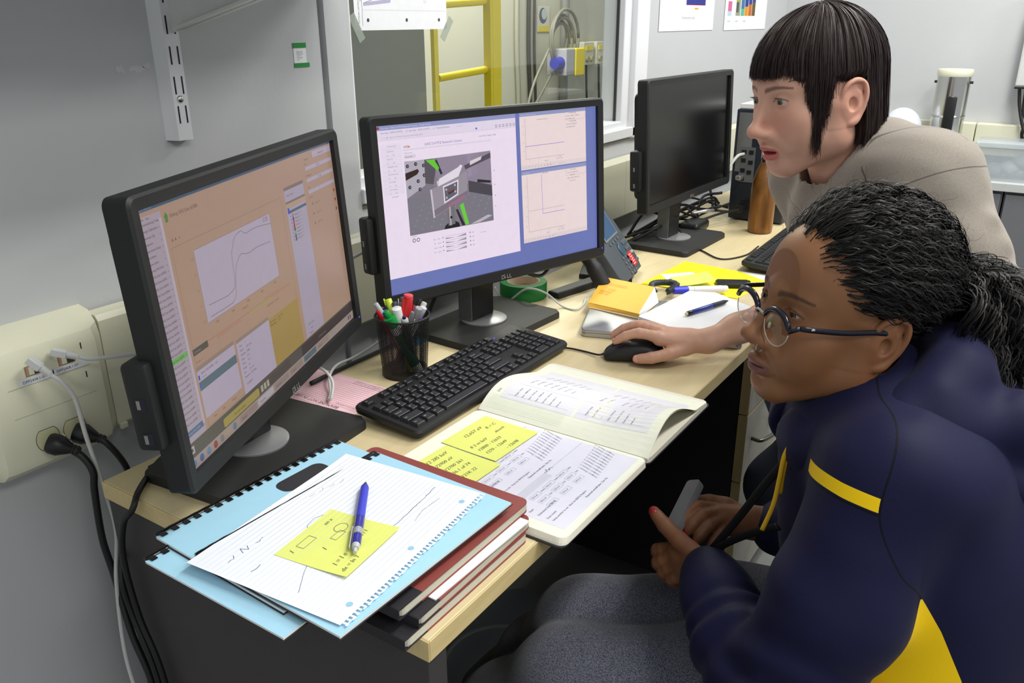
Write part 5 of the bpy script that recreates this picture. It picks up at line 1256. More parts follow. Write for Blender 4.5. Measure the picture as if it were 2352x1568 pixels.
for y in (.100, .196): sh.line([(.022, y), (.224, y)], .0006, rgb(180, 180, 200), 3)
for k in range(5): sh.frame(.03, .088+.0022*k, .12, .0895+.0022*k, .0003, rgb(190, 190, 206), 3)
sh.scribble(.12, .098, .02, .008, rgb(80, 80, 100), .0005, 7, 5, random.Random(9))
sh.build('printed_page', PAPER, lb, M=Matrix.Translation((-.2325, -.1475, .0107)), warp=lambda x, y, z: Vector((x, y, z)))
# far half: cover, page block, curling top page
m = MB(); m.prism(rrect(0, -.150, .238, .148, .010), .0003, .0022); m.build('front_cover', M_blkc, lb)
m = MB(); secs = []
for z, d in ((.0023, 0.0), (.0060, .002), (.0100, .005)): secs.append([(x, y, z) for x, y in rrect(0.0, -.149, .234-d, .147, .011)])
loft(m, secs); m.build('page_block', M_edge, lb)
def curl(x, y, z):
    # x away from the spine (0..0.225), y along the spine (0..0.296): pages arch up near the spine and settle outward
    t = x/.225; arch = .030*math.sin(min(1, t*1.25)*PI)**1.0*math.exp(-1.1*t)*1.35
    k = max(0, (.10-y)/.10); xx = x-.020*math.sin(min(1, t*2)*PI/2)*0.35
    lift = .011+arch*(0.9+.35*k)+.006*t*(1-t)
    lift += .012*k*k*(1-t)*t*2.0
    return Vector((xx, y, lift+z))
for j, (nm, col, zz) in enumerate((('page', IV, -.0022), ('page', IV, -.0011))):
    s2 = Sheet(.225, .294); s2.rect(0, 0, .225, .294, col, 0, nx=22, ny=8)
    s2.build(nm, PAPER, lb, M=Matrix.Translation((.001, -.149, zz)), warp=curl)
sh = Sheet(.225, .294); sh.rect(0, 0, .225, .294, IV, 0, nx=26, ny=10)
sh.rect(.030, .016, .196, .138, rgb(226, 226, 234), 1, nx=18, ny=5); sh.rect(.030, .142, .196, .272, rgb(228, 228, 234), 1, nx=18, ny=5)
for oy in (.016, .142):
    for k, t in enumerate(['Region  Setup', 'Start  7080.0 eV', 'Start  7110.5 eV', 'Start  7140.0 eV', 'Set time  12m 15s', 'Scan count  4', 'Auto set']):
        for j in range(3): sh.text(t, .040+.05*j, oy+.104-.0125*k, .0042, tx, 3)
    for j in range(4): sh.line([(.04+.036*j, oy+.01), (.04+.036*j, oy+.12)], .0004, rgb(196, 196, 212), 3)
for j in range(9): sh.line([(.008+.003*j, .15), (.008+.003*j, .285)], .00025, rgb(190, 214, 200), 2)
sh.text('H1', .04, .277, .008, rgb(150, 150, 160), 3)
sh.build('curled_page', PAPER, lb, M=Matrix.Translation((.001, -.149, 0)), warp=curl)
for lab, (a, b), (w, h), sd, rows in (('large yellow sticky note with energies on the open logbook', (.3225, -.5755), (.106, .1), 1, [('12,657 eV', .03, .078, .010, 0), ('R = C', .072, .070, .009, 0), ('8 2 m keV', .010, .050, .009, 0), ('12800 - 12633', .010, .036, .009, 0), ('1270 - 12649', .010, .022, .009, 0), ('- 12698', .040, .008, .009, 0), ('absorb', .070, .052, .008, 0)]),
                                      ('smaller yellow sticky note below the other on the logbook', (.2535, -.584), (.066, .1), 2, [('12 285 keV', .006, .082, .0095, 0), ('72900 eV', .008, .066, .009, 0), ('12700 261', .008, .050, .009, 0), ('36.1 of 74', .008, .036, .009, 0), ('121K 22', .008, .020, .009, 0)])):
    o = thing('sticky_note', lab, 'sticky note', (a, b, T+.0120))
    sticky(o, w, h, rows, plane_M((0, 0, 0), (1, -.04, 0), (.04, 1, 0)), curl=.0012, seed=sd)
# ================================================================== BODIES: signed distance modelling, one continuous surface
class Field:
    def __init__(s, lo, hi, h):
        s.lo = np.array(lo, float); s.h = h
        s.n = np.ceil((np.array(hi, float)-s.lo)/h).astype(int)+1
        s.F = np.full(s.n, 1.0, np.float32)
        s.ax = [s.lo[i]+h*np.arange(s.n[i]) for i in range(3)]
    def _box(s, lo, hi):
        a = np.clip(np.floor((np.array(lo)-s.lo)/s.h).astype(int), 0, s.n); b = np.clip(np.ceil((np.array(hi)-s.lo)/s.h).astype(int)+1, 0, s.n)
        if np.any(b <= a): return None
        sl = tuple(slice(a[i], b[i]) for i in range(3))
        return sl, np.meshgrid(s.ax[0][sl[0]], s.ax[1][sl[1]], s.ax[2][sl[2]], indexing='ij')
    def op(s, lo, hi, fn, k=0.0, mode='u'):
        pad = k+4*s.h
        q = s._box(np.array(lo)-pad, np.array(hi)+pad)
        if q is None: return s
        sl, (X, Y, Z) = q
        d = fn(X, Y, Z).astype(np.float32); A = s.F[sl]
        if mode == 'u':
            if k > 0:
                t = np.clip(k-np.abs(A-d), 0, None)/k; s.F[sl] = np.minimum(A, d)-t*t*k*0.25
            else: s.F[sl] = np.minimum(A, d)
        else:                                   # subtract
            nd = -d
            if k > 0:
                t = np.clip(k-np.abs(A-nd), 0, None)/k; s.F[sl] = np.maximum(A, nd)+t*t*k*0.25
            else: s.F[sl] = np.maximum(A, nd)
        return s
    def ell(s, c, r, k=0.0, mode='u', R=None):
        c = np.array(c, float); r = np.array(r, float)
        def fn(X, Y, Z):
            x, y, z = X-c[0], Y-c[1], Z-c[2]
            if R is not None: x, y, z = (R[0, i]*x+R[1, i]*y+R[2, i]*z for i in range(3)) if False else (R[0][0]*x+R[1][0]*y+R[2][0]*z, R[0][1]*x+R[1][1]*y+R[2][1]*z, R[0][2]*x+R[1][2]*y+R[2][2]*z)
            k0 = np.sqrt((x/r[0])**2+(y/r[1])**2+(z/r[2])**2)+1e-9
            k1 = np.sqrt((x/r[0]**2)**2+(y/r[1]**2)**2+(z/r[2]**2)**2)+1e-9
            return k0*(k0-1)/k1
        m = r.max() if R is not None else r
        return s.op(c-m, c+m, fn, k, mode)
    def cone(s, a, b, ra, rb, k=0.0, mode='u', flat=None):
        """round cone; flat=(axis vector, factor) squashes the section along an axis"""
        a = np.array(a, float); b = np.array(b, float); ba = b-a; l2 = ba@ba+1e-12
        def fn(X, Y, Z):
            px, py, pz = X-a[0], Y-a[1], Z-a[2]
            t = np.clip((px*ba[0]+py*ba[1]+pz*ba[2])/l2, 0, 1)
            dx, dy, dz = px-ba[0]*t, py-ba[1]*t, pz-ba[2]*t
            if flat is not None:
                ax, fc = flat; dd = (dx*ax[0]+dy*ax[1]+dz*ax[2])*(1.0/fc-1.0); dx, dy, dz = dx+ax[0]*dd, dy+ax[1]*dd, dz+ax[2]*dd
            return np.sqrt(dx*dx+dy*dy+dz*dz)-(ra+(rb-ra)*t)
        m = max(ra, rb)
        return s.op(np.minimum(a, b)-m, np.maximum(a, b)+m, fn, k, mode)
    def chain(s, pts, rs, k=0.0, kin=None, mode='u', flat=None):
        """smooth limb along points: one field, united once"""
        pts = [np.array(p, float) for p in pts]; m = max(rs)
        lo = np.min(pts, axis=0)-m; hi = np.max(pts, axis=0)+m
        def fn(X, Y, Z):
            D = None
            for (a, b, ra, rb) in zip(pts, pts[1:], rs, rs[1:]):
                ba = b-a; l2 = ba@ba+1e-12
                px, py, pz = X-a[0], Y-a[1], Z-a[2]; t = np.clip((px*ba[0]+py*ba[1]+pz*ba[2])/l2, 0, 1)
                dx, dy, dz = px-ba[0]*t, py-ba[1]*t, pz-ba[2]*t
                if flat is not None:
                    ax, fc = flat; dd = (dx*ax[0]+dy*ax[1]+dz*ax[2])*(1.0/fc-1.0); dx, dy, dz = dx+ax[0]*dd, dy+ax[1]*dd, dz+ax[2]*dd
                d = np.sqrt(dx*dx+dy*dy+dz*dz)-(ra+(rb-ra)*t)
                if D is None: D = d
                else:
                    kk = kin if kin else 1e-4
                    tt = np.clip(kk-np.abs(D-d), 0, None)/kk; D = np.minimum(D, d)-tt*tt*kk*0.25
            return D
        return s.op(lo, hi, fn, k, mode)
    def fun(s, lo, hi, fn, k=0.0, mode='u'): return s.op(lo, hi, fn, k, mode)
    def mesh(s):
        """surface nets -> verts, quads"""
        F = s.F; nx, ny, nz = F.shape; ins = F < 0
        c = ins[:-1, :-1, :-1].astype(np.int8)
        for dx in (0, 1):
            for dy in (0, 1):
                for dz in (0, 1):
                    if dx+dy+dz: c = c+ins[dx:nx-1+dx, dy:ny-1+dy, dz:nz-1+dz]
        act = (c > 0) & (c < 8)
        idx = -np.ones(act.shape, np.int64); I, J, K = np.nonzero(act); idx[I, J, K] = np.arange(len(I))
        P = np.zeros((len(I), 3)); W = np.zeros(len(I))
        cor = [(a, b, d) for a in (0, 1) for b in (0, 1) for d in (0, 1)]
        val = {q: F[I+q[0], J+q[1], K+q[2]].astype(float) for q in cor}
        for a in cor:
            for ax in range(3):
                if a[ax] == 0:
                    b = list(a); b[ax] = 1; b = tuple(b); va, vb = val[a], val[b]; m = (va < 0) != (vb < 0)
                    t = np.where(m, va/(va-vb+1e-20), 0); q = np.tile(np.array(a, float), (len(I), 1)); q[:, ax] += t
                    P[m] += q[m]; W[m] += 1
        P = P/W[:, None]+np.stack([I, J, K], 1)
        V = s.lo+P*s.h
        faces = []
        for ax in range(3):
            u, v = [(1, 2), (2, 0), (0, 1)][ax]
            n = [nx, ny, nz]
            sl0 = [slice(None)]*3; sl1 = [slice(None)]*3; sl0[ax] = slice(0, n[ax]-1); sl1[ax] = slice(1, n[ax])
            a, b = ins[tuple(sl0)], ins[tuple(sl1)]
            for sgn in (True, False):
                e = (a & ~b) if sgn else (~a & b)
                Q = np.stack(np.nonzero(e), 1); Q = Q[(Q[:, u] > 0) & (Q[:, v] > 0) & (Q[:, u] < n[u]-1) & (Q[:, v] < n[v]-1)]
                if not len(Q): continue
                def cell(du, dv):
                    q = Q.copy(); q[:, u] -= du; q[:, v] -= dv; return idx[q[:, 0], q[:, 1], q[:, 2]]
                f = np.stack([cell(1, 1), cell(0, 1), cell(0, 0), cell(1, 0)], 1)
                faces.append(f if sgn else f[:, ::-1])
        return V, np.concatenate(faces)
def field_object(name, fld, m, parent=None, M=None, attrs=None, color=None, smooth_it=0):
    V, Q = fld.mesh()
    if smooth_it:
        E = np.concatenate([Q[:, [0, 1]], Q[:, [1, 2]], Q[:, [2, 3]], Q[:, [3, 0]]])
        for _ in range(smooth_it):
            acc = np.zeros_like(V); cnt = np.zeros(len(V)); np.add.at(acc, E[:, 0], V[E[:, 1]]); np.add.at(acc, E[:, 1], V[E[:, 0]]); np.add.at(cnt, E[:, 0], 1); np.add.at(cnt, E[:, 1], 1)
            V = V*0.5+acc/np.maximum(cnt, 1)[:, None]*0.5
    return np_object(name, V, Q, m, parent, M, attrs, color)
def np_object(name, V, Q, m, parent=None, M=None, attrs=None, color=None, smooth=True):
    me = bpy.data.meshes.new(name); nq = Q.shape[1]
    me.vertices.add(len(V)); me.vertices.foreach_set('co', V.astype(np.float32).ravel())
    me.loops.add(Q.size); me.loops.foreach_set('vertex_index', Q.astype(np.int32).ravel())
    me.polygons.add(len(Q)); me.polygons.foreach_set('loop_start', np.arange(0, Q.size, nq, dtype=np.int32))
    me.update(calc_edges=True); me.validate()
    me.polygons.foreach_set('use_smooth', np.full(len(me.polygons), smooth))
    if attrs:
        for nm, arr in attrs(V).items():
            at = me.attributes.new(nm, 'FLOAT', 'POINT'); at.data.foreach_set('value', arr.astype(np.float32))
    if color is not None:
        c = color(V); at = me.attributes.new('Col', 'FLOAT_COLOR', 'POINT'); at.data.foreach_set('color', np.concatenate([c, np.ones((len(c), 1))], 1).astype(np.float32).ravel())
    if m is not None: me.materials.append(m)
    o = bpy.data.objects.new(name, me); COL.objects.link(o)
    if parent is not None: o.parent = parent
    if M is not None: o.matrix_local = M
    return o
def ribbons_mesh(name, curves, r0, r1, m, parent=None, center=None, M=None):
    """many hair strands as narrow ribbons lying flat around a centre: curves array (N,P,3)"""
    C_ = np.asarray(curves, float); N, Pn, _ = C_.shape
    tg = np.gradient(C_, axis=1); tg /= np.linalg.norm(tg, axis=2, keepdims=True)+1e-9
    rad = C_-np.asarray(center) if np.ndim(center) == 1 else C_-center
    sd = np.cross(tg, rad); sd /= np.linalg.norm(sd, axis=2, keepdims=True)+1e-9
    tilt = np.random.RandomState(1).normal(size=(N, 1, 1))*.45; nn = np.cross(sd, tg); sd = sd*np.cos(tilt)+nn*np.sin(tilt)
    rr = (r0+(r1-r0)*np.linspace(0, 1, Pn)**2)[None, :, None]
    V = np.stack([C_-sd*rr, C_+sd*rr], 2).reshape(-1, 3)
    b = (np.arange(N)[:, None]*Pn+np.arange(Pn-1)[None, :])*2
    Q = np.stack([b, b+1, b+3, b+2], -1).reshape(-1, 4)
    return np_object(name, V, Q, m, parent, M)
def strands_mesh(name, curves, r0, r1, m, parent=None, n=3, M=None):
    """many hair strands as thin tapering prisms: curves array (N,P,3)"""
    C_ = np.asarray(curves, float); N, Pn, _ = C_.shape
    tg = np.gradient(C_, axis=1); tg /= np.linalg.norm(tg, axis=2, keepdims=True)+1e-9
    ref = np.array([0.31, 0.52, 0.79]); a = np.cross(tg, ref); a /= np.linalg.norm(a, axis=2, keepdims=True)+1e-9; b = np.cross(tg, a)
    rr = (r0+(r1-r0)*np.linspace(0, 1, Pn)**1.5)[None, :, None]
    if isinstance(r0, np.ndarray): rr = (r0[:, None]+(r1-r0[:, None])*np.linspace(0, 1, Pn)[None, :]**2)[:, :, None]
    ring = [C_+(a*math.cos(2*PI*k/n)+b*math.sin(2*PI*k/n))*rr for k in range(n)]
    V = np.stack(ring, 2).reshape(-1, 3)
    base = (np.arange(N)[:, None, None]*Pn+np.arange(Pn-1)[None, :, None])*n+np.arange(n)[None, None, :]
    nxt = (np.arange(N)[:, None, None]*Pn+np.arange(Pn-1)[None, :, None])*n+((np.arange(n)+1) % n)[None, None, :]
    Q = np.stack([base, nxt, nxt+n, base+n], -1).reshape(-1, 4)
    return np_object(name, V, Q, m, parent, M)

def vnoise(P, scale, seed=0):
    """smooth pseudo noise from sines, P (...,3)"""
    r = np.random.RandomState(seed); out = 0
    for i in range(5):
        k = r.normal(size=3); k = k/np.linalg.norm(k)*scale*(0.7+0.6*r.rand()); out = out+np.sin(P[..., 0]*k[0]+P[..., 1]*k[1]+P[..., 2]*k[2]+r.rand()*6.28)
    return out/5

# ------------------------------------------------------------------ a head in its own frame: x = the person's right, y = forward, z = up
def cat3(pts, n=4):
    return [np.array(p) for p in catmull([Vector(p) for p in pts], n)]
def catr(rs, n=4):
    out = []
    for a, b in zip(rs, rs[1:]): out += [a+(b-a)*k/n for k in range(n)]
    return out+[rs[-1]]
def head_field(h=0.0015, om=0.0, chin=(0.0, 0.0), ul_y=0.0, ll_y=0.0, mc_y=0.0, lips=1.0, full=1.0, nose_w=1.0, nose_y=0.0, nose_z=0.0, jaw=1.0, ear=1.0, aper=1.0):
    f = Field((-.105, -.125, -.20), (.105, .135, .135), h)
    f.ell((0, -.016, .034), (.072, .090, .078))
    f.ell((0, .026, .030), (.060, .056, .058), .04)
    f.ell((0, .030, -.028), (.053, .054, .070), .03)
    f.ell((0, .047+ul_y, -.062), (.036, .036, .034), .03)
    cy, cz = chin
    for s in (-1, 1):
        f.cone((s*.049*jaw, -.002, -.064), (s*.014, .064+cy, -.096+cz), .020, .016, .026)
        f.cone((s*.060, -.004, -.02), (s*.049*jaw, -.002, -.064), .016, .018, .03)
        f.ell((s*.040, .050, -.026), (.021*full, .020, .019), .024)
        f.ell((s*.036, .050+mc_y, -.050), (.018*full, .020, .022), .026)
    f.ell((0, .068+cy, -.097+cz), (.017, .015, .013), .018)
    for s in (-1, 1):
        f.cone((s*.010, .078, .015), (s*.040, .063, .016), .0075, .0065, .014)
        f.ell((s*.0315, .091, -.0005), (.0185, .0150, .0120), .011, 's')
    ty, tz = .1030+nose_y, -.0420+nose_z
    f.cone((0, .077, .008), (0, ty-.0025, tz+.005), .0076, .0076, .012)
    f.ell((0, ty, tz), (.0100*nose_w, .0102, .0090), .009)
    for s in (-1, 1):
        f.ell((s*.0112*nose_w, .0895+nose_y*.6, -.0470+nose_z), (.0082*nose_w, .0120, .0074), .010)
        f.cone((s*.017*nose_w, .083, -.052), (s*.030, .066+mc_y, -.070), .004, .004, .012)
    for s in (-1, 1): f.ell((s*.0064*nose_w, .0955+nose_y, -.0552+nose_z), (.0034*nose_w, .0056, .0028), .0015, 's')
    # eyelids around the eyeballs
    for s in (-1, 1):
        ec = np.array((s*.0315, .0672, 0.0))
        def lid(X, Y, Z, sg):
            x, y, z = X-ec[0], Y-ec[1], Z-ec[2]
            d = np.sqrt(x*x+y*y+z*z)-.0138
            cut = -sg*z+(.0042 if sg > 0 else .0054)*aper*np.clip(1-(x/.0140)**2, 0, 1)
            return np.maximum(np.maximum(d, cut), -y-.002)
        f.fun(ec-.0145, ec+.0145, lambda X, Y, Z: lid(X, Y, Z, 1), .0022)
        f.fun(ec-.0145, ec+.0145, lambda X, Y, Z: lid(X, Y, Z, -1), .0030)
    # mouth
    ul = cat3([(-.0240, .0735+mc_y, -.0745), (-.012, .0850+(ul_y+mc_y)/2, -.0700), (-.004, .0893+ul_y, -.0675), (0, .0887+ul_y, -.0683), (.004, .0893+ul_y, -.0675), (.012, .0850+(ul_y+mc_y)/2, -.0700), (.0240, .0735+mc_y, -.0745)])
    f.chain(ul, catr([.0020, .0038*lips, .0045*lips, .0045*lips, .0045*lips, .0038*lips, .0020]), .004, .003)
    ll = cat3([(-.0225, .0735+mc_y, -.0757-om*.3), (-.011, .0840+(ll_y+mc_y)/2, -.0787-om*.85), (0, .0876+ll_y, -.0802-om), (.011, .0840+(ll_y+mc_y)/2, -.0787-om*.85), (.0225, .0735+mc_y, -.0757-om*.3)])
    f.chain(ll, catr([.0020, .0048*lips, .0057*lips, .0048*lips, .0020]), .0045, .003)
    f.ell((0, .087+ul_y, -.0745-om*.5), (.0200, .0150, .0008+om*.46), .0010, 's')
    f.ell((0, .0925+ll_y, -.0905-om+cz*.5), (.014, .0090, .0045), .008, 's')
    # ears
    for s in (-1, 1):
        def E(x, y, z): return np.array((s*(.0705+x*ear), -.010+y*ear-.004, -.016+z*ear))
        f.ell(E(.0035, -.002, .001), np.array((.0065, .0190, .0300))*ear, .006)
        rim = cat3([E(.001, .016, .002), E(.006, .0165, .016), E(.0095, .0090, .0280), E(.0115, -.005, .0315), E(.0122, -.0165, .0240), E(.0115, -.0200, .0100), E(.0090, -.0175, -.006), E(.0062, -.0115, -.0185), E(.0048, -.0035, -.0270), E(.003, .0050, -.0300)])
        f.chain(rim, catr([.0020, .0026, .0030, .0031, .0031, .0030, .0030, .0034, .0050, .0046]), .003, .003)
        f.chain(cat3([E(.006, -.002, .0215), E(.0076, -.010, .011), E(.0068, -.0092, -.005), E(.0055, -.001, -.0145)]), catr([.0022, .0026, .0030, .0028]), .0025, .003)
        f.ell(E(.0085, .0020, -.002), np.array((.0062, .0072, .0098))*ear, .003, 's')
        f.ell(E(.0040, -.006, .018), np.array((.0055, .0110, .0120))*ear, .004)
        f.ell(E(.0135, -.010, .0205), np.array((.0040, .0042, .0065))*ear, .003, 's')
        f.ell(E(.0045, .0110, -.004), np.array((.0040, .0030, .0055))*ear, .003)
    return f

def eye_pair(parent, iris_col, M=None, gaze=(0, 0)):
    """eyeballs as parts: white, iris, pupil"""
    for s in (-1, 1):
        c = Vector((s*.0315, .0672, 0.0))
        m = MB(); m.sphere((0, 0, 0), .0128, 24, 16); o = m.build('eyeball', mat('eye_white', rgb(176, 170, 166), rough=.15), parent, smooth=True)
        Me = Matrix.Translation(c) @ Matrix.Rotation(gaze[0], 4, 'Z') @ Matrix.Rotation(gaze[1], 4, 'X')
        o.matrix_local = (M or Matrix()) @ Me
        m = MB(); m.lathe([(.0064, .0111), (.0062, .0115), (.0044, .0123), (.0001, .0132)], 20, M=Matrix.Rotation(-PI/2, 4, 'X')); m.build('iris', mat('iris_%d' % iris_col[0], rgb(*iris_col), rough=.1, coat=1.0), o, smooth=True)
        m = MB(); m.lathe([(.0026, .0130), (.0001, .0136)], 16, M=Matrix.Rotation(-PI/2, 4, 'X')); m.build('pupil', mat('pupil_black', (.002, .002, .002), rough=.05), o, smooth=True)

def merged(name, parts, m, parent, M=None):
    """several surfaces of one body joined into one mesh: parts = [(V, Q, colours)]"""
    Vs, Qs, Cs, b = [], [], [], 0
    for V, Q, c in parts: Vs.append(V); Qs.append(Q+b); Cs.append(c); b += len(V)
    C_ = np.concatenate(Cs)
    return np_object(name, np.concatenate(Vs), np.concatenate(Qs), m, parent, M, color=lambda V: C_)
def relax(V, Q, it):
    E = np.concatenate([Q[:, [0, 1]], Q[:, [1, 2]], Q[:, [2, 3]], Q[:, [3, 0]]])
    for _ in range(it):
        acc = np.zeros_like(V); cnt = np.zeros(len(V)); np.add.at(acc, E[:, 0], V[E[:, 1]]); np.add.at(acc, E[:, 1], V[E[:, 0]]); np.add.at(cnt, E[:, 0], 1); np.add.at(cnt, E[:, 1], 1)
        V = V*0.5+acc/np.maximum(cnt, 1)[:, None]*0.5
    return V
def xform(V, M):
    A = np.array(M); return V@A[:3, :3].T+A[:3, 3]
def hand_surface(fingers, thumb, palm, wrist, skin, nail, h=.0014, nails=True):
    """fingers: list of (points, radii); palm: list of (a, b, ra, rb); wrist: (points, radii) forearm chain"""
    pts = [p for fp, _ in fingers for p in fp]+list(thumb[0])+[q for a in palm for q in a[:2]]+list(wrist[0])
    lo = np.min(pts, axis=0)-.035; hi = np.max(pts, axis=0)+.035
    f = Field(lo, hi, h)
    f.chain(wrist[0], wrist[1], 0, .02, flat=wrist[2] if len(wrist) > 2 else None)
    for a, b, ra, rb in palm: f.cone(a, b, ra, rb, .014)
    g = None
    for fp, rs in fingers+[thumb]:
        P_ = cat3(fp, 3); f.chain(P_, catr(rs, 3), .0045, .003)
        for k in (1, 2):
            if k < len(fp)-1: f.ell(fp[k], [rs[k]*1.04]*3, .004)
    V, Q = f.mesh(); V = relax(V, Q, 1)
    c = np.tile(np.array(skin), (len(V), 1))*(1+.05*(vnoise(V, 120, 2)+.6*vnoise(V, 420, 8)))[:, None]
    # knuckles a little redder; finger tips too
    for fp, rs in fingers+[thumb]:
        tip = np.array(fp[-1]); d = np.linalg.norm(V-tip, axis=1); w = np.clip(1-d/.016, 0, 1)*.5
        c = c+(np.array(skin)*np.array((1.06, .86, .82))-c)*w[:, None]
    return V, Q, np.clip(c, 0, 1)
def add_nail(parent, tip, prev, up, w, col, M=None, r=.0060):
    """a finger nail lying on top of the last joint"""
    tip = Vector(tip); d = (tip-Vector(prev)).normalized(); up = Vector(up); up = (up-d*up.dot(d)).normalized(); s_ = d.cross(up)
    m = MB(); secs = []
    for a, ww in ((-.0042, .55), (-.0028, .92), (.0, 1.0), (.0032, .9), (.0048, .62)):
        secs.append([tip+d*a+s_*w*ww*x+up*(r*(1.03-.22*x*x)+(.0003 if a > 0 else 0)-(.0006 if abs(a) > .004 else 0)) for x in (-1, -.5, 0, .5, 1)])
    rg = [[m.bm.verts.new(p) for p in r] for r in secs]
    for A, B in zip(rg, rg[1:]):
        for i in range(4): m.bm.faces.new((A[i], A[i+1], B[i+1], B[i]))
    o = m.build('nail', mat('nail_%d' % col[0], rgb(*col), rough=.25), parent, smooth=True)
    if M is not None: o.matrix_local = M
    return o
# ================================================================== PERSON LEANING OVER THE DESK
HS = Matrix(((0.6328, -0.7700, -0.0811, 0.8530), (0.7725, 0.6208, 0.1337, -0.8073), (-0.0526, -0.1472, 0.9877, 1.2106), (0, 0, 0, 1)))
def face_color(skin, lip, brow, blush=None, brow_z=.0165, brow_k=1.0, om=0.0, mc_y=0.0):
    skin = np.array(skin); lip = np.array(lip); brow = np.array(brow)
    def fn(V):
        x, y, z = V[:, 0], V[:, 1], V[:, 2]; c = np.tile(skin, (len(V), 1))
        n = vnoise(V, 90, 3)*.5+vnoise(V, 260, 5)*.3
        c = c*(1+.035*n[:, None])
        if blush is not None:
            w = np.exp(-((np.abs(x)-.036)**2/.00045+(z+.030)**2/.0005))*(y > .02); w = w+np.exp(-(x**2/.0002+(z+.043)**2/.00015))*(y > .08)*.8
            w = w+np.exp(-((np.abs(x)-.08)**2/.00006))*(y < .012)*(z < .03)*.8
            c = c+(np.array(blush)-c)*np.clip(w, 0, 1)[:, None]*.45
        zc = -.0743-om*.5; w = ((x/.0245)**2+np.where(z > zc, (z-zc)/(.0085+om*.5), (z-zc)/(.0108+om*.75))**2)
        lm = np.clip((1.0-w)*4, 0, 1)*(y > .062+mc_y)
        c = c+(lip-c)*lm[:, None]
        ax = np.abs(x); t = np.clip((ax-.010)/.040, 0, 1); zb = brow_z+.0060*np.sin(t*2.2)-.003*t; th = .0036*(1-.6*t)*brow_k
        bm = np.clip((1-np.abs(z-zb)/th)*1.6, 0, 1)*np.clip((ax-.008)/.004, 0, 1)*(ax < .052)*(y > .035)
        c = c+(brow-c)*(bm*.75)[:, None]
        ex = (ax-.0315); zl = .0052*np.clip(1-(ex/.0140)**2, 0, 1)
        ll = np.clip(1-np.abs(z-zl)/.0015, 0, 1)*(np.abs(ex) < .0142)*(y > .055)
        c = c+(brow*.45-c)*(ll*.8)[:, None]
        return np.clip(c, 0, 1)
    return fn
M_skin = attr_mat('skin', rough=0.48, spec=0.4, sss=0.2, bump=0.10, bscale=700)
ps = thing('person', 'person in a taupe top with a dark bob, hand on the mouse', 'person', (0.93, -0.95, 0.0))
PS_inv = Matrix.Translation((-0.93, 0.95, 0))
om = .0046
fh = head_field(om=om, jaw=.97, chin=(-.012, -.004), ul_y=-.003, ll_y=-.007, mc_y=-.003, nose_y=.002, aper=.78)
fh.cone((0, -.030, -.055), (0, -.070, -.19), .048, .052, .03)
V, Q = fh.mesh(); V = relax(V, Q, 1)
c = face_color(rgb(206, 160, 138), rgb(188, 102, 98), rgb(64, 46, 38), blush=rgb(212, 140, 122), om=om, mc_y=-.003, brow_k=1.5)(V)
body_parts1 = [(xform(V, HS), Q, c)]
# hand on the mouse and forearm (world space); mouse frame u (right), v (forward)
def mp(u, v, z): return np.array((.797+u*.908-v*.419, -.560+u*.419+v*.908, T+z))
fing = [([mp(-.020, -.040, .052), mp(-.020, -.006, .058), mp(-.017, .018, .050), mp(-.014, .036, .038)], [.0098, .0086, .0076, .0064]),
        ([mp(-.001, -.042, .056), mp(.004, -.004, .064), mp(.008, .022, .055), mp(.010, .041, .041)], [.0100, .0088, .0078, .0065]),
        ([mp(.017, -.047, .053), mp(.024, -.012, .058), mp(.029, .012, .045), mp(.030, .026, .030)], [.0096, .0084, .0074, .0062]),
        ([mp(.032, -.056, .044), mp(.041, -.028, .044), mp(.043, -.010, .032), mp(.042, .002, .020)], [.0088, .0074, .0066, .0056])]
thumb = ([mp(-.016, -.092, .034), mp(-.034, -.062, .027), mp(-.041, -.030, .020), mp(-.037, -.004, .0145)], [.0125, .0108, .0096, .0080])
palm = [(mp(-.012, -.095, .040), mp(-.020, -.042, .048), .0150, .0120), (mp(.002, -.095, .042), mp(.000, -.044, .052), .0165, .0125), (mp(.012, -.095, .040), mp(.017, -.049, .048), .0155, .0120), (mp(.020, -.092, .034), mp(.031, -.057, .038), .0130, .0110), (mp(-.010, -.085, .028), mp(.018, -.062, .028), .0130, .0130)]
wr = ([mp(.004, -.098, .038), mp(.005, -.130, .040), np.array((.905, -.715, T+.058)), np.array((.955, -.765, T+.078)), np.array((1.02, -.83, T+.100)), np.array((1.045, -.86, T+.125))], [.0235, .0225, .0290, .0350, .0400, .0420], ((0, 0, 1), .84))
SK1 = np.array(rgb(204, 158, 134))
body_parts1.append(hand_surface(fing, thumb, palm, wr, SK1, None))
# the other arm: bare forearm and hand resting on the chair back, out of frame
wr2 = ([np.array((.80, -1.12, .86)), np.array((.82, -1.22, .865)), np.array((.835, -1.32, .87))], [.038, .034, .025])
hf = [([np.array((.84+.018*k, -1.395+.004*k, .872)), np.array((.842+.02*k, -1.425, .868)), np.array((.842+.021*k, -1.445, .852)), np.array((.842+.021*k, -1.455, .836))], [.0095, .0085, .0076, .0064]) for k in (-1.5, -.5, .5, 1.5)]
body_parts1.append(hand_surface(hf, ([np.array((.81, -1.34, .872)), np.array((.79, -1.37, .872)), np.array((.785, -1.40, .868)), np.array((.785, -1.425, .862))], [.012, .0105, .0095, .008]),
    [(np.array((.835, -1.34, .872)), np.array((.84+.018*k, -1.395, .872)), .016, .0115) for k in (-1.5, -.5, .5, 1.5)], wr2, SK1, None, h=.002))
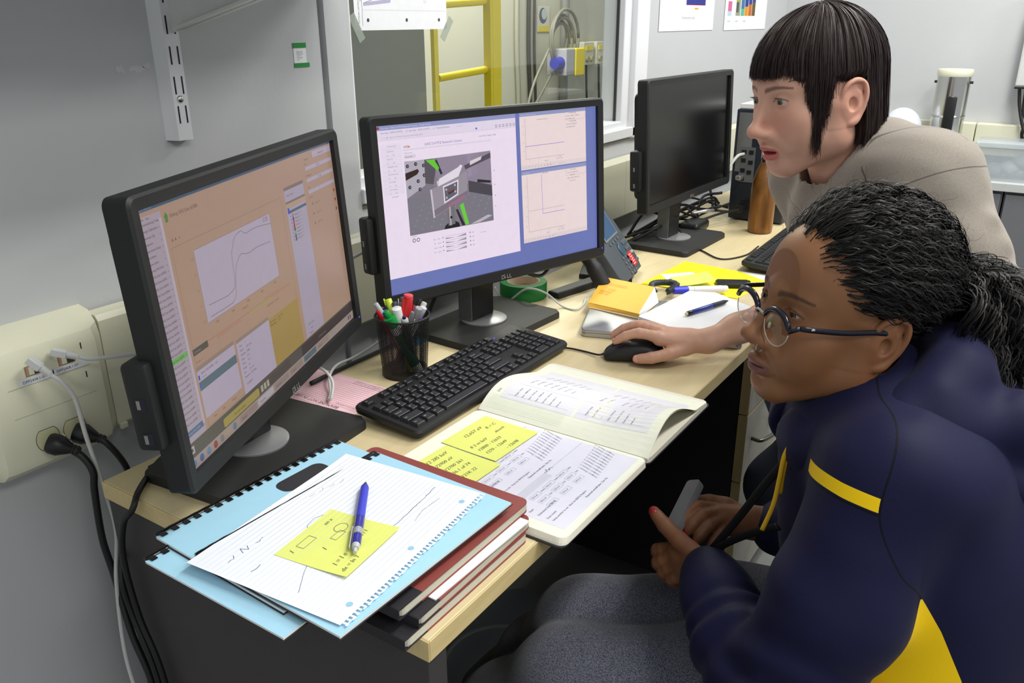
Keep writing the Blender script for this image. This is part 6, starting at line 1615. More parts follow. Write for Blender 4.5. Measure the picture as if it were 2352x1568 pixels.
# hidden trunk and legs so that the body is whole
fb = Field((.60, -1.45, -.02), (1.65, -.65, 1.20), .010)
fb.chain([(.885, -.900, 1.10), (.96, -.93, 1.00), (1.06, -.99, .86), (1.15, -1.05, .73)], [.045, .07, .075, .09], 0, .05)
for sx in (-1, 1):
    hx = np.array((1.15-sx*.06, -1.05+sx*.075, .70)); fb.chain([hx, hx+np.array((-.10, .17, -.26)), hx+np.array((.02, -.04, -.62))], [.075, .050, .040], .03, .03)
V, Q = fb.mesh(); body_parts1.append((V, Q, np.tile(SK1, (len(V), 1))))
merged('body', body_parts1, M_skin, ps, PS_inv)
eye_pair(ps, (70, 84, 70), PS_inv @ HS, gaze=(.04, -.10))
m = MB(); m.tube([(x, .0800-x*x*28, -.0722) for x in [-.013+.0026*k for k in range(11)]], .0028, n=8); o = m.build('teeth', mat('teeth_enamel', rgb(226, 220, 206), rough=.2), ps, smooth=True); o.matrix_local = PS_inv @ HS
for tip, prev, up, w in ((fing[0][0][3], fing[0][0][2], (0, 0, 1), .0046), (fing[1][0][3], fing[1][0][2], (0, 0, 1), .0048), (thumb[0][3], thumb[0][2], (-.75, -.4, .55), .0058)):
    add_nail(ps, tip, prev, up, w, (214, 156, 140), PS_inv, r=.0064 if w < .005 else .0080)
# eyelashes
for s in (-1, 1):
    m = MB()
    for k in range(13):
        x = -.0125+.0021*k; p = Vector((s*.0315+x, .0672+math.sqrt(max(0, .0139**2-x*x-.0045**2)), .0048*(1-(x/.0142)**2)))
        m.rod(p, p+Vector((x*.35, .0045, .0022)), .00022, .00006, n=4)
    o = m.build('eyelashes', mat('lash_black', rgb(24, 18, 16)), ps); o['kind'] = 'stuff'; o.matrix_local = PS_inv @ HS

# ---- hair: dark bob with a blunt fringe
M_hair1 = mat('dark_brown_hair', rgb(42, 30, 29), rough=0.48, spec=0.32, noise=0.5, nscale=70)
HC = np.array((0, -.014, .030)); HR = np.array((.0845, .1060, .0965))
def zend(th):
    a = abs(th)*180/PI
    if a < 50: return .036-.012*max(0, (a-38)/12)
    if a < 58: return .024-.114*(a-50)/8
    if a < 72: return -.090+.085*((a-58)/14)**.8
    if a < 104: return .016
    return -.100
rs = np.random.RandomState(5)
def bob_strand(th, off, pts=18, cut=True):
    crown = np.array((0.0, -.020))
    ze = zend(th+rs.normal()*.03)+rs.normal()*.0022
    a = abs(th)*180/PI
    R_ = HR-off
    out = []
    al_end = math.acos(np.clip((ze-HC[2])/R_[2], 0, 1)) if ze > HC[2] else PI/2
    n1 = pts if ze > HC[2] else max(6, int(pts*.62)); a0 = .05+.22*rs.rand()**2
    al = np.linspace(a0, al_end, n1)
    tw = th
    for q in al:
        k = math.sin(q); sh = (1-k)
        tq = tw+.22*math.sin(tw)*(1-k)*1.0
        x = HC[0]+R_[0]*k*math.sin(tq)+crown[0]*sh; y = HC[1]+R_[1]*k*math.cos(tq)+crown[1]*sh*.4; z = HC[2]+R_[2]*math.cos(q)
        out.append((x, y, z))
    if ze <= HC[2]:
        n2 = pts-n1; x, y, z = out[-1]; back = a > 100; side = 50 < a < 92
        for k in range(1, n2+1):
            t = k/n2; zz = z+(ze-z)*t
            if back: sc = 1-.02*t-.20*max(0, t-.66)**1.3*2.0; px, py = x*sc, (y-HC[1])*sc+HC[1]+.004*t
            else: sc = 1-.16*t*t; px, py = x*sc, y+.010*t-.012*t*t
            out.append((px, py, zz))
    return out
curves = []
for i in range(15000):
    th = (rs.rand()*2-1)*PI; off = .0005+.0085*rs.rand()**1.6
    off += .0010*math.sin(th*23+1.3)+.0006*math.sin(th*57)
    c_ = np.array(bob_strand(th, off)); c_ += rs.normal(size=3)*.0008
    tt = np.linspace(0, 1, len(c_))[:, None]; ph = rs.rand(3)*6.28
    c_ += np.sin(tt*5+ph)*.0022*tt
    curves.append(c_)
hr = ribbons_mesh('hair', np.array(curves), .00052, .00018, M_hair1, ps, center=np.array((0, -.014, .0)), M=PS_inv @ HS)
# loose dense under-layer
fc = Field((-.10, -.13, -.10), (.10, .12, .13), .0022)
def capfn(X, Y, Z):
    x, y, z = (X-HC[0])/(HR[0]-.0075), (Y-HC[1])/(HR[1]-.0075), (Z-HC[2])/(HR[2]-.0075)
    rr_ = np.sqrt(x*x+y*y+np.where(z > 0, z*z, 0)); d = (rr_-1)*.075
    a = np.degrees(np.abs(np.arctan2(X, Y-HC[1]+1e-9)))
    ze = np.where(a < 52, .040, np.where(a < 64, -.030, np.where(a < 106, .018, -.082)))
    neck = np.where((a > 100), -.018-(Y-HC[1])*1.0-.0, -1)
    return np.maximum(d, (ze-Z))
fc.fun((-.09, -.12, -.09), (.09, .10, .12), capfn)
fc.ell((0, .028, -.040), (.066, .066, .074), .003, 's')
field_object('hair_underlayer', fc, M_hair1, ps, PS_inv @ HS, smooth_it=2)

# ---- taupe top
M_top = bpy.data.materials.new('taupe_cotton'); M_top.use_nodes = True
_n = M_top.node_tree.nodes; _l = M_top.node_tree.links; _b = _n['Principled BSDF']; _b.inputs['Roughness'].default_value = .85; _b.inputs['Sheen Weight'].default_value = .15
_tc = _n.new('ShaderNodeTexCoord'); _nz = _n.new('ShaderNodeTexNoise'); _nz.inputs['Scale'].default_value = 420; _l.new(_tc.outputs['Object'], _nz.inputs['Vector'])
_cr = _n.new('ShaderNodeValToRGB'); _cr.color_ramp.elements[0].color = (*rgb(134, 126, 116), 1); _cr.color_ramp.elements[1].color = (*rgb(146, 138, 127), 1); _cr.color_ramp.elements[0].position = .3; _cr.color_ramp.elements[1].position = .7
_l.new(_nz.outputs['Fac'], _cr.inputs['Fac'])
_ms = []
for _an in ('seam', 'seam_b'):
    _sa = _n.new('ShaderNodeAttribute'); _sa.attribute_name = _an; _ab = _n.new('ShaderNodeMath'); _ab.operation = 'ABSOLUTE'; _l.new(_sa.outputs['Fac'], _ab.inputs[0]); _ms.append(_ab)
_mn = _n.new('ShaderNodeMath'); _mn.operation = 'MINIMUM'; _l.new(_ms[0].outputs[0], _mn.inputs[0]); _l.new(_ms[1].outputs[0], _mn.inputs[1])
_mr = _n.new('ShaderNodeMapRange'); _mr.inputs[1].default_value = .0007; _mr.inputs[2].default_value = .0014; _mr.inputs[3].default_value = 1; _mr.inputs[4].default_value = 0
_l.new(_mn.outputs[0], _mr.inputs[0]); _mx = _n.new('ShaderNodeMix'); _mx.data_type = 'RGBA'; _mx.inputs[7].default_value = (*rgb(92, 84, 76), 1); _l.new(_mr.outputs[0], _mx.inputs[0]); _l.new(_cr.outputs['Color'], _mx.inputs[6]); _l.new(_mx.outputs[2], _b.inputs['Base Color'])
Lsh = np.array((.848, -.988, 1.086)); Rsh = np.array((1.01, -.800, 1.055)); NB = np.array((.900, -.905, 1.085))
ft = Field((.64, -1.28, .58), (1.36, -.66, 1.24), .0048)
ft.chain([NB+np.array((.03, -.01, -.035)), (.97, -.935, .985), (1.06, -.99, .86), (1.15, -1.05, .73)], [.080, .118, .118, .125], 0, .06, flat=((.70, -.45, -.55), .90))
ft.cone(Lsh, NB+np.array((.012, -.012, .022)), .064, .064, .04)
ft.cone(Rsh, NB, .070, .060, .04)
ft.cone(Lsh, (.98, -.96, .97), .070, .10, .05)
ft.cone(Rsh, (.98, -.90, .97), .070, .10, .05)
ft.cone((.90, -.86, 1.01), (1.0, -.90, .95), .075, .10, .05)
Lel = np.array((.800, -1.120, .880))
ft.chain([Lsh, Lsh*.5+Lel*.5+np.array((-.01, .0, .010)), Lel+np.array((.0, .012, .006))], [.066, .060, .056], .035, .03)
Rel = np.array((1.055, -.86, .875))
ft.chain([Rsh, Rsh*.5+Rel*.5, Rel+np.array((0, 0, .03))], [.074, .066, .058], .035, .03)
# folds of the sleeve and shoulder
def fold(a, b, r, k=.014): ft.cone(a, b, r, r*.6, k)
ad = Lel-Lsh
for t_, r_ in ((.30, .011), (.46, .013), (.62, .013), (.78, .012)):
    q = Lsh+ad*t_; fold(q+np.array((-.058, .012, -.012)), q+np.array((-.030, -.056, .030)), r_)
fold(NB+np.array((-.02, -.055, .045)), Lsh+np.array((.010, .030, .062)), .009)
fold(Lsh+np.array((-.062, .030, -.02)), Lsh+np.array((-.048, .070, -.075)), .010)
sl = np.abs(ft.F) < .03
gx, gy, gz = np.meshgrid(*ft.ax, indexing='ij', sparse=True)
P3 = np.stack(np.broadcast_arrays(gx, gy, gz), -1)
ft.F += (.0028*vnoise(P3*np.array((1, 1, 1.6)), 55, 11)+.0016*vnoise(P3, 120, 12)).astype(np.float32)
del P3
# collar rising round the neck, then the neck opening
NA = np.array(HS @ Vector((0, -.052, -.128))); NC_ = np.array(HS @ Vector((0, -.038, -.085)))
ft.cone(NB, NA, .078, .0645, .02)
ft.chain([NC_, NA, NA+(NA-NC_)*1.2], [.060, .0585, .050], .004, .02, 's')
def top_attr(V):
    n1 = Lel-Lsh; n1 = n1/np.linalg.norm(n1); d1 = (V-(Lsh+n1*.012))@n1+.25*np.clip((V-Lsh)@np.array((-.8, 0, -.6)), 0, 1)
    n2 = np.array((.83, -.05, -.55)); n2 /= np.linalg.norm(n2); d2 = (V-(Lsh+np.array((-.020, 0, .045))))@n2
    d1 = np.where(V[:, 1] > -.925, .2, d1); d2 = np.where((V[:, 1] < -1.035) | (V[:, 1] > -.90), .2, d2)
    return {'seam': d1, 'seam_b': d2}
field_object('top', ft, M_top, ps, PS_inv, attrs=top_attr, smooth_it=4)
# straps at the neck
M_str = mat('charcoal_denim', rgb(74, 76, 84), rough=.8, noise=.2, nscale=300)
def strap(name, pts, w, t, mt, upv):
    m = MB(); m.tube(catmull(pts, 8), 0, n=8, flat=(w, t, upv)); return m.build(name, mt, ps, smooth=True)
off = Vector((-.93, .95, 0))
HSv = lambda p: HS @ Vector(p)+off
strap('apron_strap', [HSv((-.034, -.090, -.088)), HSv((-.050, -.082, -.112)), HSv((-.060, -.060, -.140)), HSv((-.062, -.035, -.172)), HSv((-.058, -.01, -.21))], .0105, .0022, M_str, HS.to_3x3() @ Vector((-1, 0, .1)))
strap('lanyard', [HSv((-.046, -.060, -.09)), HSv((-.0535, -.046, -.12)), HSv((-.0560, -.030, -.155)), HSv((-.053, -.012, -.20))], .0038, .0014, M_black, HS.to_3x3() @ Vector((-1, 0, .1)))
# trousers and shoes (hidden behind the desk and the chair)
M_jean = mat('dark_jeans', rgb(44, 48, 60), rough=.85, noise=.15, nscale=200)
fj = Field((.85, -1.40, .03), (1.45, -.70, .92), .010)
fj.ell((1.15, -1.05, .74), (.145, .145, .12))
for sx in (-1, 1):
    hx = np.array((1.15-sx*.06, -1.05+sx*.075, .70)); fj.chain([hx, hx+np.array((-.10, .17, -.26)), hx+np.array((.02, -.04, -.60))], [.092, .066, .056], .03, .03)
field_object('trousers', fj, M_jean, ps, PS_inv)
for sx in (-1, 1):
    fs_ = Field((.95, -1.30, -.005), (1.40, -.75, .14), .006); hx = np.array((1.17-sx*.06, -1.09+sx*.075, .045))
    fs_.cone(hx, hx+np.array((-.10, .13, -.012)), .042, .034); fs_.cone(hx, hx+np.array((0, 0, .05)), .045, .042, .02)
    fs_.fun((.9, -1.4, -.1), (1.5, -.7, .0), lambda X, Y, Z: Z-.001, 0, 's')
    field_object('shoe', fs_, M_black, ps, PS_inv)
# ================================================================== SEATED PERSON
HT = Matrix(((0.6903, -0.7228, 0.0338, 0.4609), (0.7212, 0.6834, -0.1133, -0.9678), (0.0588, 0.1026, 0.9930, 1.0050), (0, 0, 0, 1)))
pt = thing('person', 'seated person in a navy and yellow hoodie with glasses and curly ponytail', 'person', (0.50, -1.08, 0.0))
PT_inv = Matrix.Translation((-0.50, 1.08, 0))
SK2 = np.array(rgb(136, 93, 61))
fh = head_field(chin=(-.006, -.005), ul_y=.001, ll_y=-.001, mc_y=.002, lips=1.18, full=1.08, nose_w=1.22, nose_y=.002, nose_z=.004, jaw=1.02, aper=.42)
fh.cone((0, -.030, -.055), (0, -.065, -.20), .048, .054, .03)
V, Q = fh.mesh(); V = relax(V, Q, 1)
c = face_color(SK2, rgb(114, 72, 66), rgb(36, 24, 18), blush=rgb(140, 88, 58), brow_k=1.5, brow_z=.0165, mc_y=.002)(V)
body2 = [(xform(V, HT), Q, c)]
A = lambda *p: np.array(p)
SKH = np.array(rgb(132, 88, 60))
fl = [([A(.429, -.806, .626), A(.431, -.779, .611), A(.452, -.775, .586), A(.470, -.785, .584)], [.0092, .0084, .0075, .0064]),
      ([A(.419, -.812, .621), A(.419, -.786, .601), A(.442, -.783, .576), A(.460, -.794, .575)], [.0095, .0086, .0076, .0065]),
      ([A(.411, -.822, .615), A(.411, -.798, .594), A(.434, -.797, .570), A(.452, -.805, .570)], [.0092, .0082, .0074, .0062]),
      ([A(.399, -.836, .612), A(.400, -.815, .595), A(.420, -.815, .576), A(.438, -.818, .574)], [.0084, .0072, .0064, .0056])]
tl = ([A(.401, -.846, .648), A(.413, -.817, .652), A(.424, -.790, .660), A(.430, -.770, .672)], [.0125, .0112, .0098, .0078])
pl_ = [(A(.398, -.855, .636), A(.428, -.808, .628), .0150, .0120), (A(.397, -.856, .632), A(.419, -.814, .622), .0160, .0122), (A(.394, -.858, .628), A(.410, -.824, .616), .0150, .0118), (A(.391, -.860, .626), A(.399, -.837, .614), .0135, .0110)]
body2.append(hand_surface(fl, tl, pl_, ([A(.394, -.862, .634), A(.372, -.884, .632), A(.345, -.905, .628)], [.0225, .0225, .026]), SKH, None))
fr_ = [([A(.510, -.829, .654), A(.487, -.812, .664), A(.468, -.806, .659), A(.455, -.802, .651)], [.0092, .0084, .0075, .0064]),
       ([A(.503, -.838, .653), A(.474, -.825, .660), A(.458, -.818, .654), A(.450, -.814, .644)], [.0094, .0085, .0076, .0064]),
       ([A(.500, -.847, .648), A(.471, -.838, .651), A(.457, -.832, .642), A(.450, -.828, .634)], [.0090, .0081, .0073, .0062]),
       ([A(.502, -.856, .640), A(.480, -.852, .640), A(.466, -.848, .632), A(.458, -.845, .624)], [.0082, .0071, .0064, .0055])]
tr_ = ([A(.536, -.862, .642), A(.536, -.838, .650), A(.527, -.815, .653), A(.512, -.800, .656)], [.0122, .0108, .0096, .0078])
pr_ = [(A(.536, -.874, .636), A(.510, -.832, .650), .0150, .0118), (A(.534, -.876, .636), A(.504, -.840, .649), .0155, .0120), (A(.533, -.878, .634), A(.501, -.848, .644), .0150, .0116), (A(.532, -.880, .630), A(.503, -.857, .637), .0132, .0108)]
body2.append(hand_surface(fr_, tr_, pr_, ([A(.538, -.878, .636), A(.548, -.905, .632), A(.556, -.935, .630)], [.0220, .0225, .026]), SKH, None))
fb = Field((.05, -1.35, -.01), (.80, -.30, .95), .010)
fb.chain([(.47, -1.005, .90), (.48, -1.05, .80), (.51, -1.11, .62), (.53, -1.13, .52)], [.048, .085, .085, .095], 0, .05)
for hx, kx, fx in (((.46, -1.12, .47), (.315, -.705, .425), (.33, -.40, .08)), ((.60, -1.06, .47), (.415, -.675, .435), (.48, -.42, .08))):
    fb.chain([hx, kx, fx], [.075, .052, .038], .03, .03)
for ch in ([(.360, -1.062, .85), (.250, -1.000, .60), (.345, -.905, .628)], [(.60, -.94, .85), (.63, -.98, .66), (.556, -.935, .630)]): fb.chain(ch, [.045, .036, .026], .03, .03)
V, Q = fb.mesh(); body2.append((V, Q, np.tile(SKH, (len(V), 1))))
merged('body', body2, M_skin, pt, PT_inv)
eye_pair(pt, (46, 30, 22), PT_inv @ HT, gaze=(.05, -.05))
add_nail(pt, tl[0][3], tl[0][2], (-.62, .12, .75), .0058, (150, 24, 34), PT_inv, r=.0080)
for k in (0, 1, 2): add_nail(pt, fr_[k][0][3], fr_[k][0][2], (-.5, .1, .85), .0044, (150, 24, 34), PT_inv, r=.0064)

# ---- hoodie
fd_ = np.array((-.447, .894, 0.)); ld_ = np.array((-.894, -.447, 0.)); LO = np.array((.36, -1.125, .7))
LS = np.array((.360, -1.062, .858)); RS = np.array((.600, -.940, .862)); NK = np.array((.475, -1.010, .890)); EL = np.array((.246, -1.000, .590)); WL_ = np.array((.378, -.878, .632))
fo = Field((.08, -1.42, .42), (.80, -.78, 1.02), .0042)
fo.chain([NK+A(0, -.02, -.07), A(.490, -1.075, .72), A(.525, -1.125, .54), A(.535, -1.13, .47)], [.115, .150, .155, .150], 0, .08, flat=(fd_, .86))
fo.cone(LS, NK+A(0, -.01, -.035), .070, .075, .05); fo.cone(RS, NK+A(0, -.01, -.035), .078, .075, .05)
fo.cone(NK+fd_*-.05+A(0, 0, -.05), A(.52, -1.15, .70), .10, .13, .06)
fo.cone(LS-fd_*.055+A(.01, 0, -.015), A(.425, -1.125, .60), .062, .088, .06)
fo.cone(A(.425, -1.125, .60), A(.44, -1.12, .47), .088, .09, .05)
# near sleeve: upper arm hangs down and forward, forearm comes up to the lap
MU = LS*.5+EL*.5+ld_*.010+fd_*-.010
fo.chain([LS, MU, EL, EL*.55+WL_*.45+A(0, 0, .004), WL_*.85+EL*.15, WL_], [.070, .070, .060, .054, .047, .041], .025, .020)
ER = A(.640, -.985, .665); WR_ = A(.552, -.918, .632)
fo.chain([RS, RS*.5+ER*.5, ER, WR_], [.080, .072, .064, .042], .05, .04)
# cuff ribs
for w, d in ((WL_, (WL_-EL)), (WR_, (WR_-ER))):
    d = d/np.linalg.norm(d); fo.cone(w-d*.012, w+d*.010, .0385, .0375, .004)
# elbow and forearm folds
gx, gy, gz = np.meshgrid(*fo.ax, indexing='ij', sparse=True)
P3 = np.stack(np.broadcast_arrays(gx, gy, gz), -1)
wob = vnoise(P3*np.array((1, 1, .8)), 34, 21)
fo.F += (.0035*wob+.0016*vnoise(P3, 85, 22)).astype(np.float32)
# gathered cloth: rings round the forearm and above the elbow
for a_, b_, t0_, t1_, frq, amp in ((EL, WL_, -.05, .80, 4.2, .0062), (LS, EL, .50, 1.05, 5.0, .0050), (ER, WR_, .0, .8, 4.0, .005)):
    ba_ = b_-a_; D_ = P3-a_; tt_ = (D_@ba_)/(ba_@ba_); rad_ = np.linalg.norm(D_-tt_[..., None]*ba_, axis=-1)
    sk_ = (D_@np.cross(ba_, (0, 0, 1.)))/np.linalg.norm(ba_)*14
    win_ = np.clip((tt_-t0_)/.15, 0, 1)*np.clip((t1_-tt_)/.15, 0, 1)*np.clip((.085-rad_)/.015, 0, 1)
    fo.F += (amp*win_*np.sin(6.283*frq*tt_+3.0*wob+sk_)*(.6+.4*wob)).astype(np.float32)
    del D_, tt_, rad_, win_, sk_
del P3
# neck opening
fo.chain([A(.4609, -.9678, .985), NK+fd_*.018+A(0, 0, .02), NK+fd_*.020+A(0, 0, -.03)], [.060, .055, .045], .006, .02, 's')
panel = [(-.030, .762), (.000, .715), (.030, .655), (.034, .52), (-.16, .52), (-.085, .615), (-.045, .675), (-.034, .710)]
def poly_sd(px_, py_, poly):
    d = np.full(px_.shape, 9.0); inside = np.zeros(px_.shape, bool); n = len(poly)
    for i in range(n):
        (x1, y1), (x2, y2) = poly[i], poly[(i+1) % n]; ex, ey = x2-x1, y2-y1
        t = np.clip(((px_-x1)*ex+(py_-y1)*ey)/(ex*ex+ey*ey), 0, 1); d = np.minimum(d, np.hypot(px_-x1-t*ex, py_-y1-t*ey))
        c_ = ((y1 > py_) != (y2 > py_)) & (px_ < (x2-x1)*(py_-y1)/(y2-y1+1e-12)+x1); inside ^= c_
    return np.where(inside, d, -d)
seamline = [(p.x, p.y) for p in catmull([(-.040, 1.02, 0), (-.050, .98, 0), (-.063, .94, 0), (-.082, .88, 0), (-.083, .844, 0), (-.062, .800, 0), (-.040, .775, 0), (-.028, .758, 0)], 8)]
def hood_attr(V):
    D = V-LO; s_ = -(D@fd_); z = V[:, 2]; near = (D@ld_) > -.14
    pn = np.where(near, poly_sd(s_, z, panel), -.1)
    ud = (EL-LS)/np.linalg.norm(EL-LS)
    t_ = (V-(LS+ud*.020))@ud+.10*np.clip(-(V-LS)@fd_, -.06, .08)
    xs = np.interp(z, [p[1] for p in seamline[::-1]], [p[0] for p in seamline[::-1]])
    st_ = np.minimum(.0070-np.abs(t_), xs-s_)
    st_ = np.where(near & (V@ld_ > (LS@ld_)-.03), st_, -.1)
    xs = np.interp(z, [p[1] for p in seamline[::-1]], [p[0] for p in seamline[::-1]]); sm = np.where(near & (z > .757), s_-xs, .2)
    pk = np.where(near & (z < .725), pn, .2)
    sm2 = t_-.0095
    sm2 = np.where(near & (s_ < xs), sm2, .2)
    return {'stripe': st_, 'panel': pn, 'seam': sm, 'seam_b': sm2}
M_hood = bpy.data.materials.new('navy_yellow_fleece'); M_hood.use_nodes = True
_n = M_hood.node_tree.nodes; _l = M_hood.node_tree.links; _b = _n['Principled BSDF']; _b.inputs['Roughness'].default_value = .62; _b.inputs['Sheen Weight'].default_value = .04; _b.inputs['Specular IOR Level'].default_value = .15
def _att(nm): q = _n.new('ShaderNodeAttribute'); q.attribute_name = nm; return q.outputs['Fac']
def _math(op, a, b=None):
    q = _n.new('ShaderNodeMath'); q.operation = op
    for i, x in enumerate((a, b)):
        if x is None: continue
        if isinstance(x, (int, float)): q.inputs[i].default_value = x
        else: _l.new(x, q.inputs[i])
    return q.outputs[0]
_yel = _math('GREATER_THAN', _math('MAXIMUM', _att('stripe'), _att('panel')), 0.0)
_sm = _math('MINIMUM', _math('ABSOLUTE', _att('seam')), _math('ABSOLUTE', _att('seam_b')))
_smm = _math('LESS_THAN', _sm, .0011)
_tc = _n.new('ShaderNodeTexCoord'); _nz = _n.new('ShaderNodeTexNoise'); _nz.inputs['Scale'].default_value = 700; _l.new(_tc.outputs['Object'], _nz.inputs['Vector'])
_cr = _n.new('ShaderNodeValToRGB'); _cr.color_ramp.elements[0].color = (*rgb(17, 18, 47), 1); _cr.color_ramp.elements[1].color = (*rgb(24, 25, 60), 1); _l.new(_nz.outputs['Fac'], _cr.inputs['Fac'])
_m1 = _n.new('ShaderNodeMix'); _m1.data_type = 'RGBA'; _l.new(_yel, _m1.inputs[0]); _l.new(_cr.outputs['Color'], _m1.inputs[6]); _m1.inputs[7].default_value = (*rgb(250, 208, 18), 1)
_m2 = _n.new('ShaderNodeMix'); _m2.data_type = 'RGBA'; _l.new(_smm, _m2.inputs[0]); _l.new(_m1.outputs[2], _m2.inputs[6]); _m2.inputs[7].default_value = (*rgb(8, 8, 22), 1)
_l.new(_m2.outputs[2], _b.inputs['Base Color'])
_bp = _n.new('ShaderNodeBump'); _bp.inputs['Strength'].default_value = .15; _bp.inputs['Distance'].default_value = .001; _l.new(_nz.outputs['Fac'], _bp.inputs['Height']); _l.new(_bp.outputs['Normal'], _b.inputs['Normal'])
hoodie = field_object('hoodie', fo, M_hood, pt, PT_inv, attrs=hood_attr, smooth_it=1)
# ---- hood: collar ring and the bag lying on the back
fhd = Field((.18, -1.36, .66), (.78, -.82, 1.02), .0040)
ring = []
for k in range(13):
    a = -PI+2*PI*k/12; f_c, l_c = math.cos(a), math.sin(a)
    ring.append(NK+fd_*(.080*f_c-.012)+ld_*(.088*l_c)+A(0, 0, -.050*f_c+.006))
fhd.chain(ring, [.034]*13, .02, .03)
ring2 = [p+A(0, 0, -.040)+(p-NK)*.16 for p in ring[0:4]+ring[9:13]]
bk = NK-fd_*.135
fhd.ell(bk+A(0, 0, -.035), (.118, .118, .070), .04)
fhd.ell(bk-fd_*.035+A(0, 0, -.085), (.095, .095, .085), .04)
fhd.chain([NK+ld_*.105+fd_*.02+A(0, 0, -.02), NK+ld_*.095-fd_*.06+A(0, 0, .010), bk+ld_*.085+A(0, 0, .015), bk-fd_*.055+ld_*.05+A(0, 0, -.005)], [.026, .030, .032, .030], .016, .03)
fhd.chain([NK+ld_*.125+fd_*.01+A(0, 0, -.045), NK+ld_*.118-fd_*.08+A(0, 0, -.030), bk+ld_*.110-fd_*.05+A(0, 0, -.060)], [.016, .022, .022], .018, .03)
fhd.chain([A(.4609, -.9678, .985), NK+fd_*.018+A(0, 0, .02), NK+fd_*.020+A(0, 0, -.05)], [.060, .055, .050], .006, .02, 's')
fhd.cone(NK+fd_*.10+A(0, 0, -.10), NK+fd_*.09+A(0, 0, -.02), .022, .008, .012, 's')
gx, gy, gz = np.meshgrid(*fhd.ax, indexing='ij', sparse=True)
P3 = np.stack(np.broadcast_arrays(gx, gy, gz), -1)
fhd.F += (.0032*vnoise(P3, 48, 51)+.0012*vnoise(P3, 120, 52)).astype(np.float32)
del P3
field_object('hood', fhd, M_hood, pt, PT_inv, attrs=lambda V: {'stripe': np.full(len(V), -.1), 'panel': np.full(len(V), -.1), 'seam': np.full(len(V), .2), 'seam_b': np.full(len(V), .2)}, smooth_it=1)
o2 = Vector((-.50, 1.08, 0))
M_dstr = mat('yellow_drawstring', rgb(226, 178, 30), rough=.7)
for k, pts in enumerate(([(.388, -.972, .880), (.383, -.958, .862), (.384, -.948, .838), (.381, -.946, .805), (.372, -.945, .775), (.362, -.938, .742)], [(.388, -.970, .876), (.390, -.952, .845), (.388, -.948, .815), (.384, -.948, .785)])):
    m = MB(); m.tube([p+o2 for p in catmull(pts, 8)], 0, n=8, flat=(.0030, .0012, (-.78, -.52, .36))); m.build('drawstring', M_dstr, pt, smooth=True)

# ---- trousers, shoes
M_sweat = bpy.data.materials.new('grey_marl_knit'); M_sweat.use_nodes = True
_n = M_sweat.node_tree.nodes; _l = M_sweat.node_tree.links; _b = _n['Principled BSDF']; _b.inputs['Roughness'].default_value = .95; _b.inputs['Sheen Weight'].default_value = .3
_tc = _n.new('ShaderNodeTexCoord'); _nz = _n.new('ShaderNodeTexNoise'); _nz.inputs['Scale'].default_value = 650; _nz.inputs['Detail'].default_value = 5; _l.new(_tc.outputs['Object'], _nz.inputs['Vector'])
_cr = _n.new('ShaderNodeValToRGB'); _cr.color_ramp.elements[0].position = .36; _cr.color_ramp.elements[0].color = (*rgb(52, 54, 68), 1); _cr.color_ramp.elements[1].position = .66; _cr.color_ramp.elements[1].color = (*rgb(124, 126, 140), 1)
_l.new(_nz.outputs['Fac'], _cr.inputs['Fac']); _l.new(_cr.outputs['Color'], _b.inputs['Base Color'])
fp_ = Field((.12, -1.36, .05), (.80, -.30, .66), .006)
fp_.ell((.53, -1.12, .52), (.17, .16, .11))
for hx, kx, fx in (((.46, -1.12, .47), (.315, -.705, .425), (.33, -.42, .13)), ((.60, -1.06, .47), (.415, -.675, .435), (.48, -.44, .13))):
    h_, k_, x_ = A(*hx), A(*kx), A(*fx); fp_.chain([h_, h_*.5+k_*.5+A(0, 0, .012), k_, k_*.6+x_*.4, x_], [.094, .086, .074, .064, .054], .012, .04)
gx, gy, gz = np.meshgrid(*fp_.ax, indexing='ij', sparse=True); P3 = np.stack(np.broadcast_arrays(gx, gy, gz), -1)
fp_.F += (.004*vnoise(P3, 40, 31)).astype(np.float32); del P3
field_object('trousers', fp_, M_sweat, pt, PT_inv, smooth_it=1)
for fx in ((.32, -.42), (.48, -.44)):
    f_s = Field((fx[0]-.16, fx[1]-.12, -.004), (fx[0]+.12, fx[1]+.24, .17), .006); h_ = A(fx[0], fx[1], .045)
    f_s.cone(h_, h_+A(-.05, .15, -.010), .043, .036); f_s.cone(h_, h_+A(0, 0, .06), .045, .044, .02); f_s.fun((-1, -2, -.1), (2, 2, 0), lambda X, Y, Z: Z-.001, 0, 's')
    field_object('shoe', f_s, M_black, pt, PT_inv)

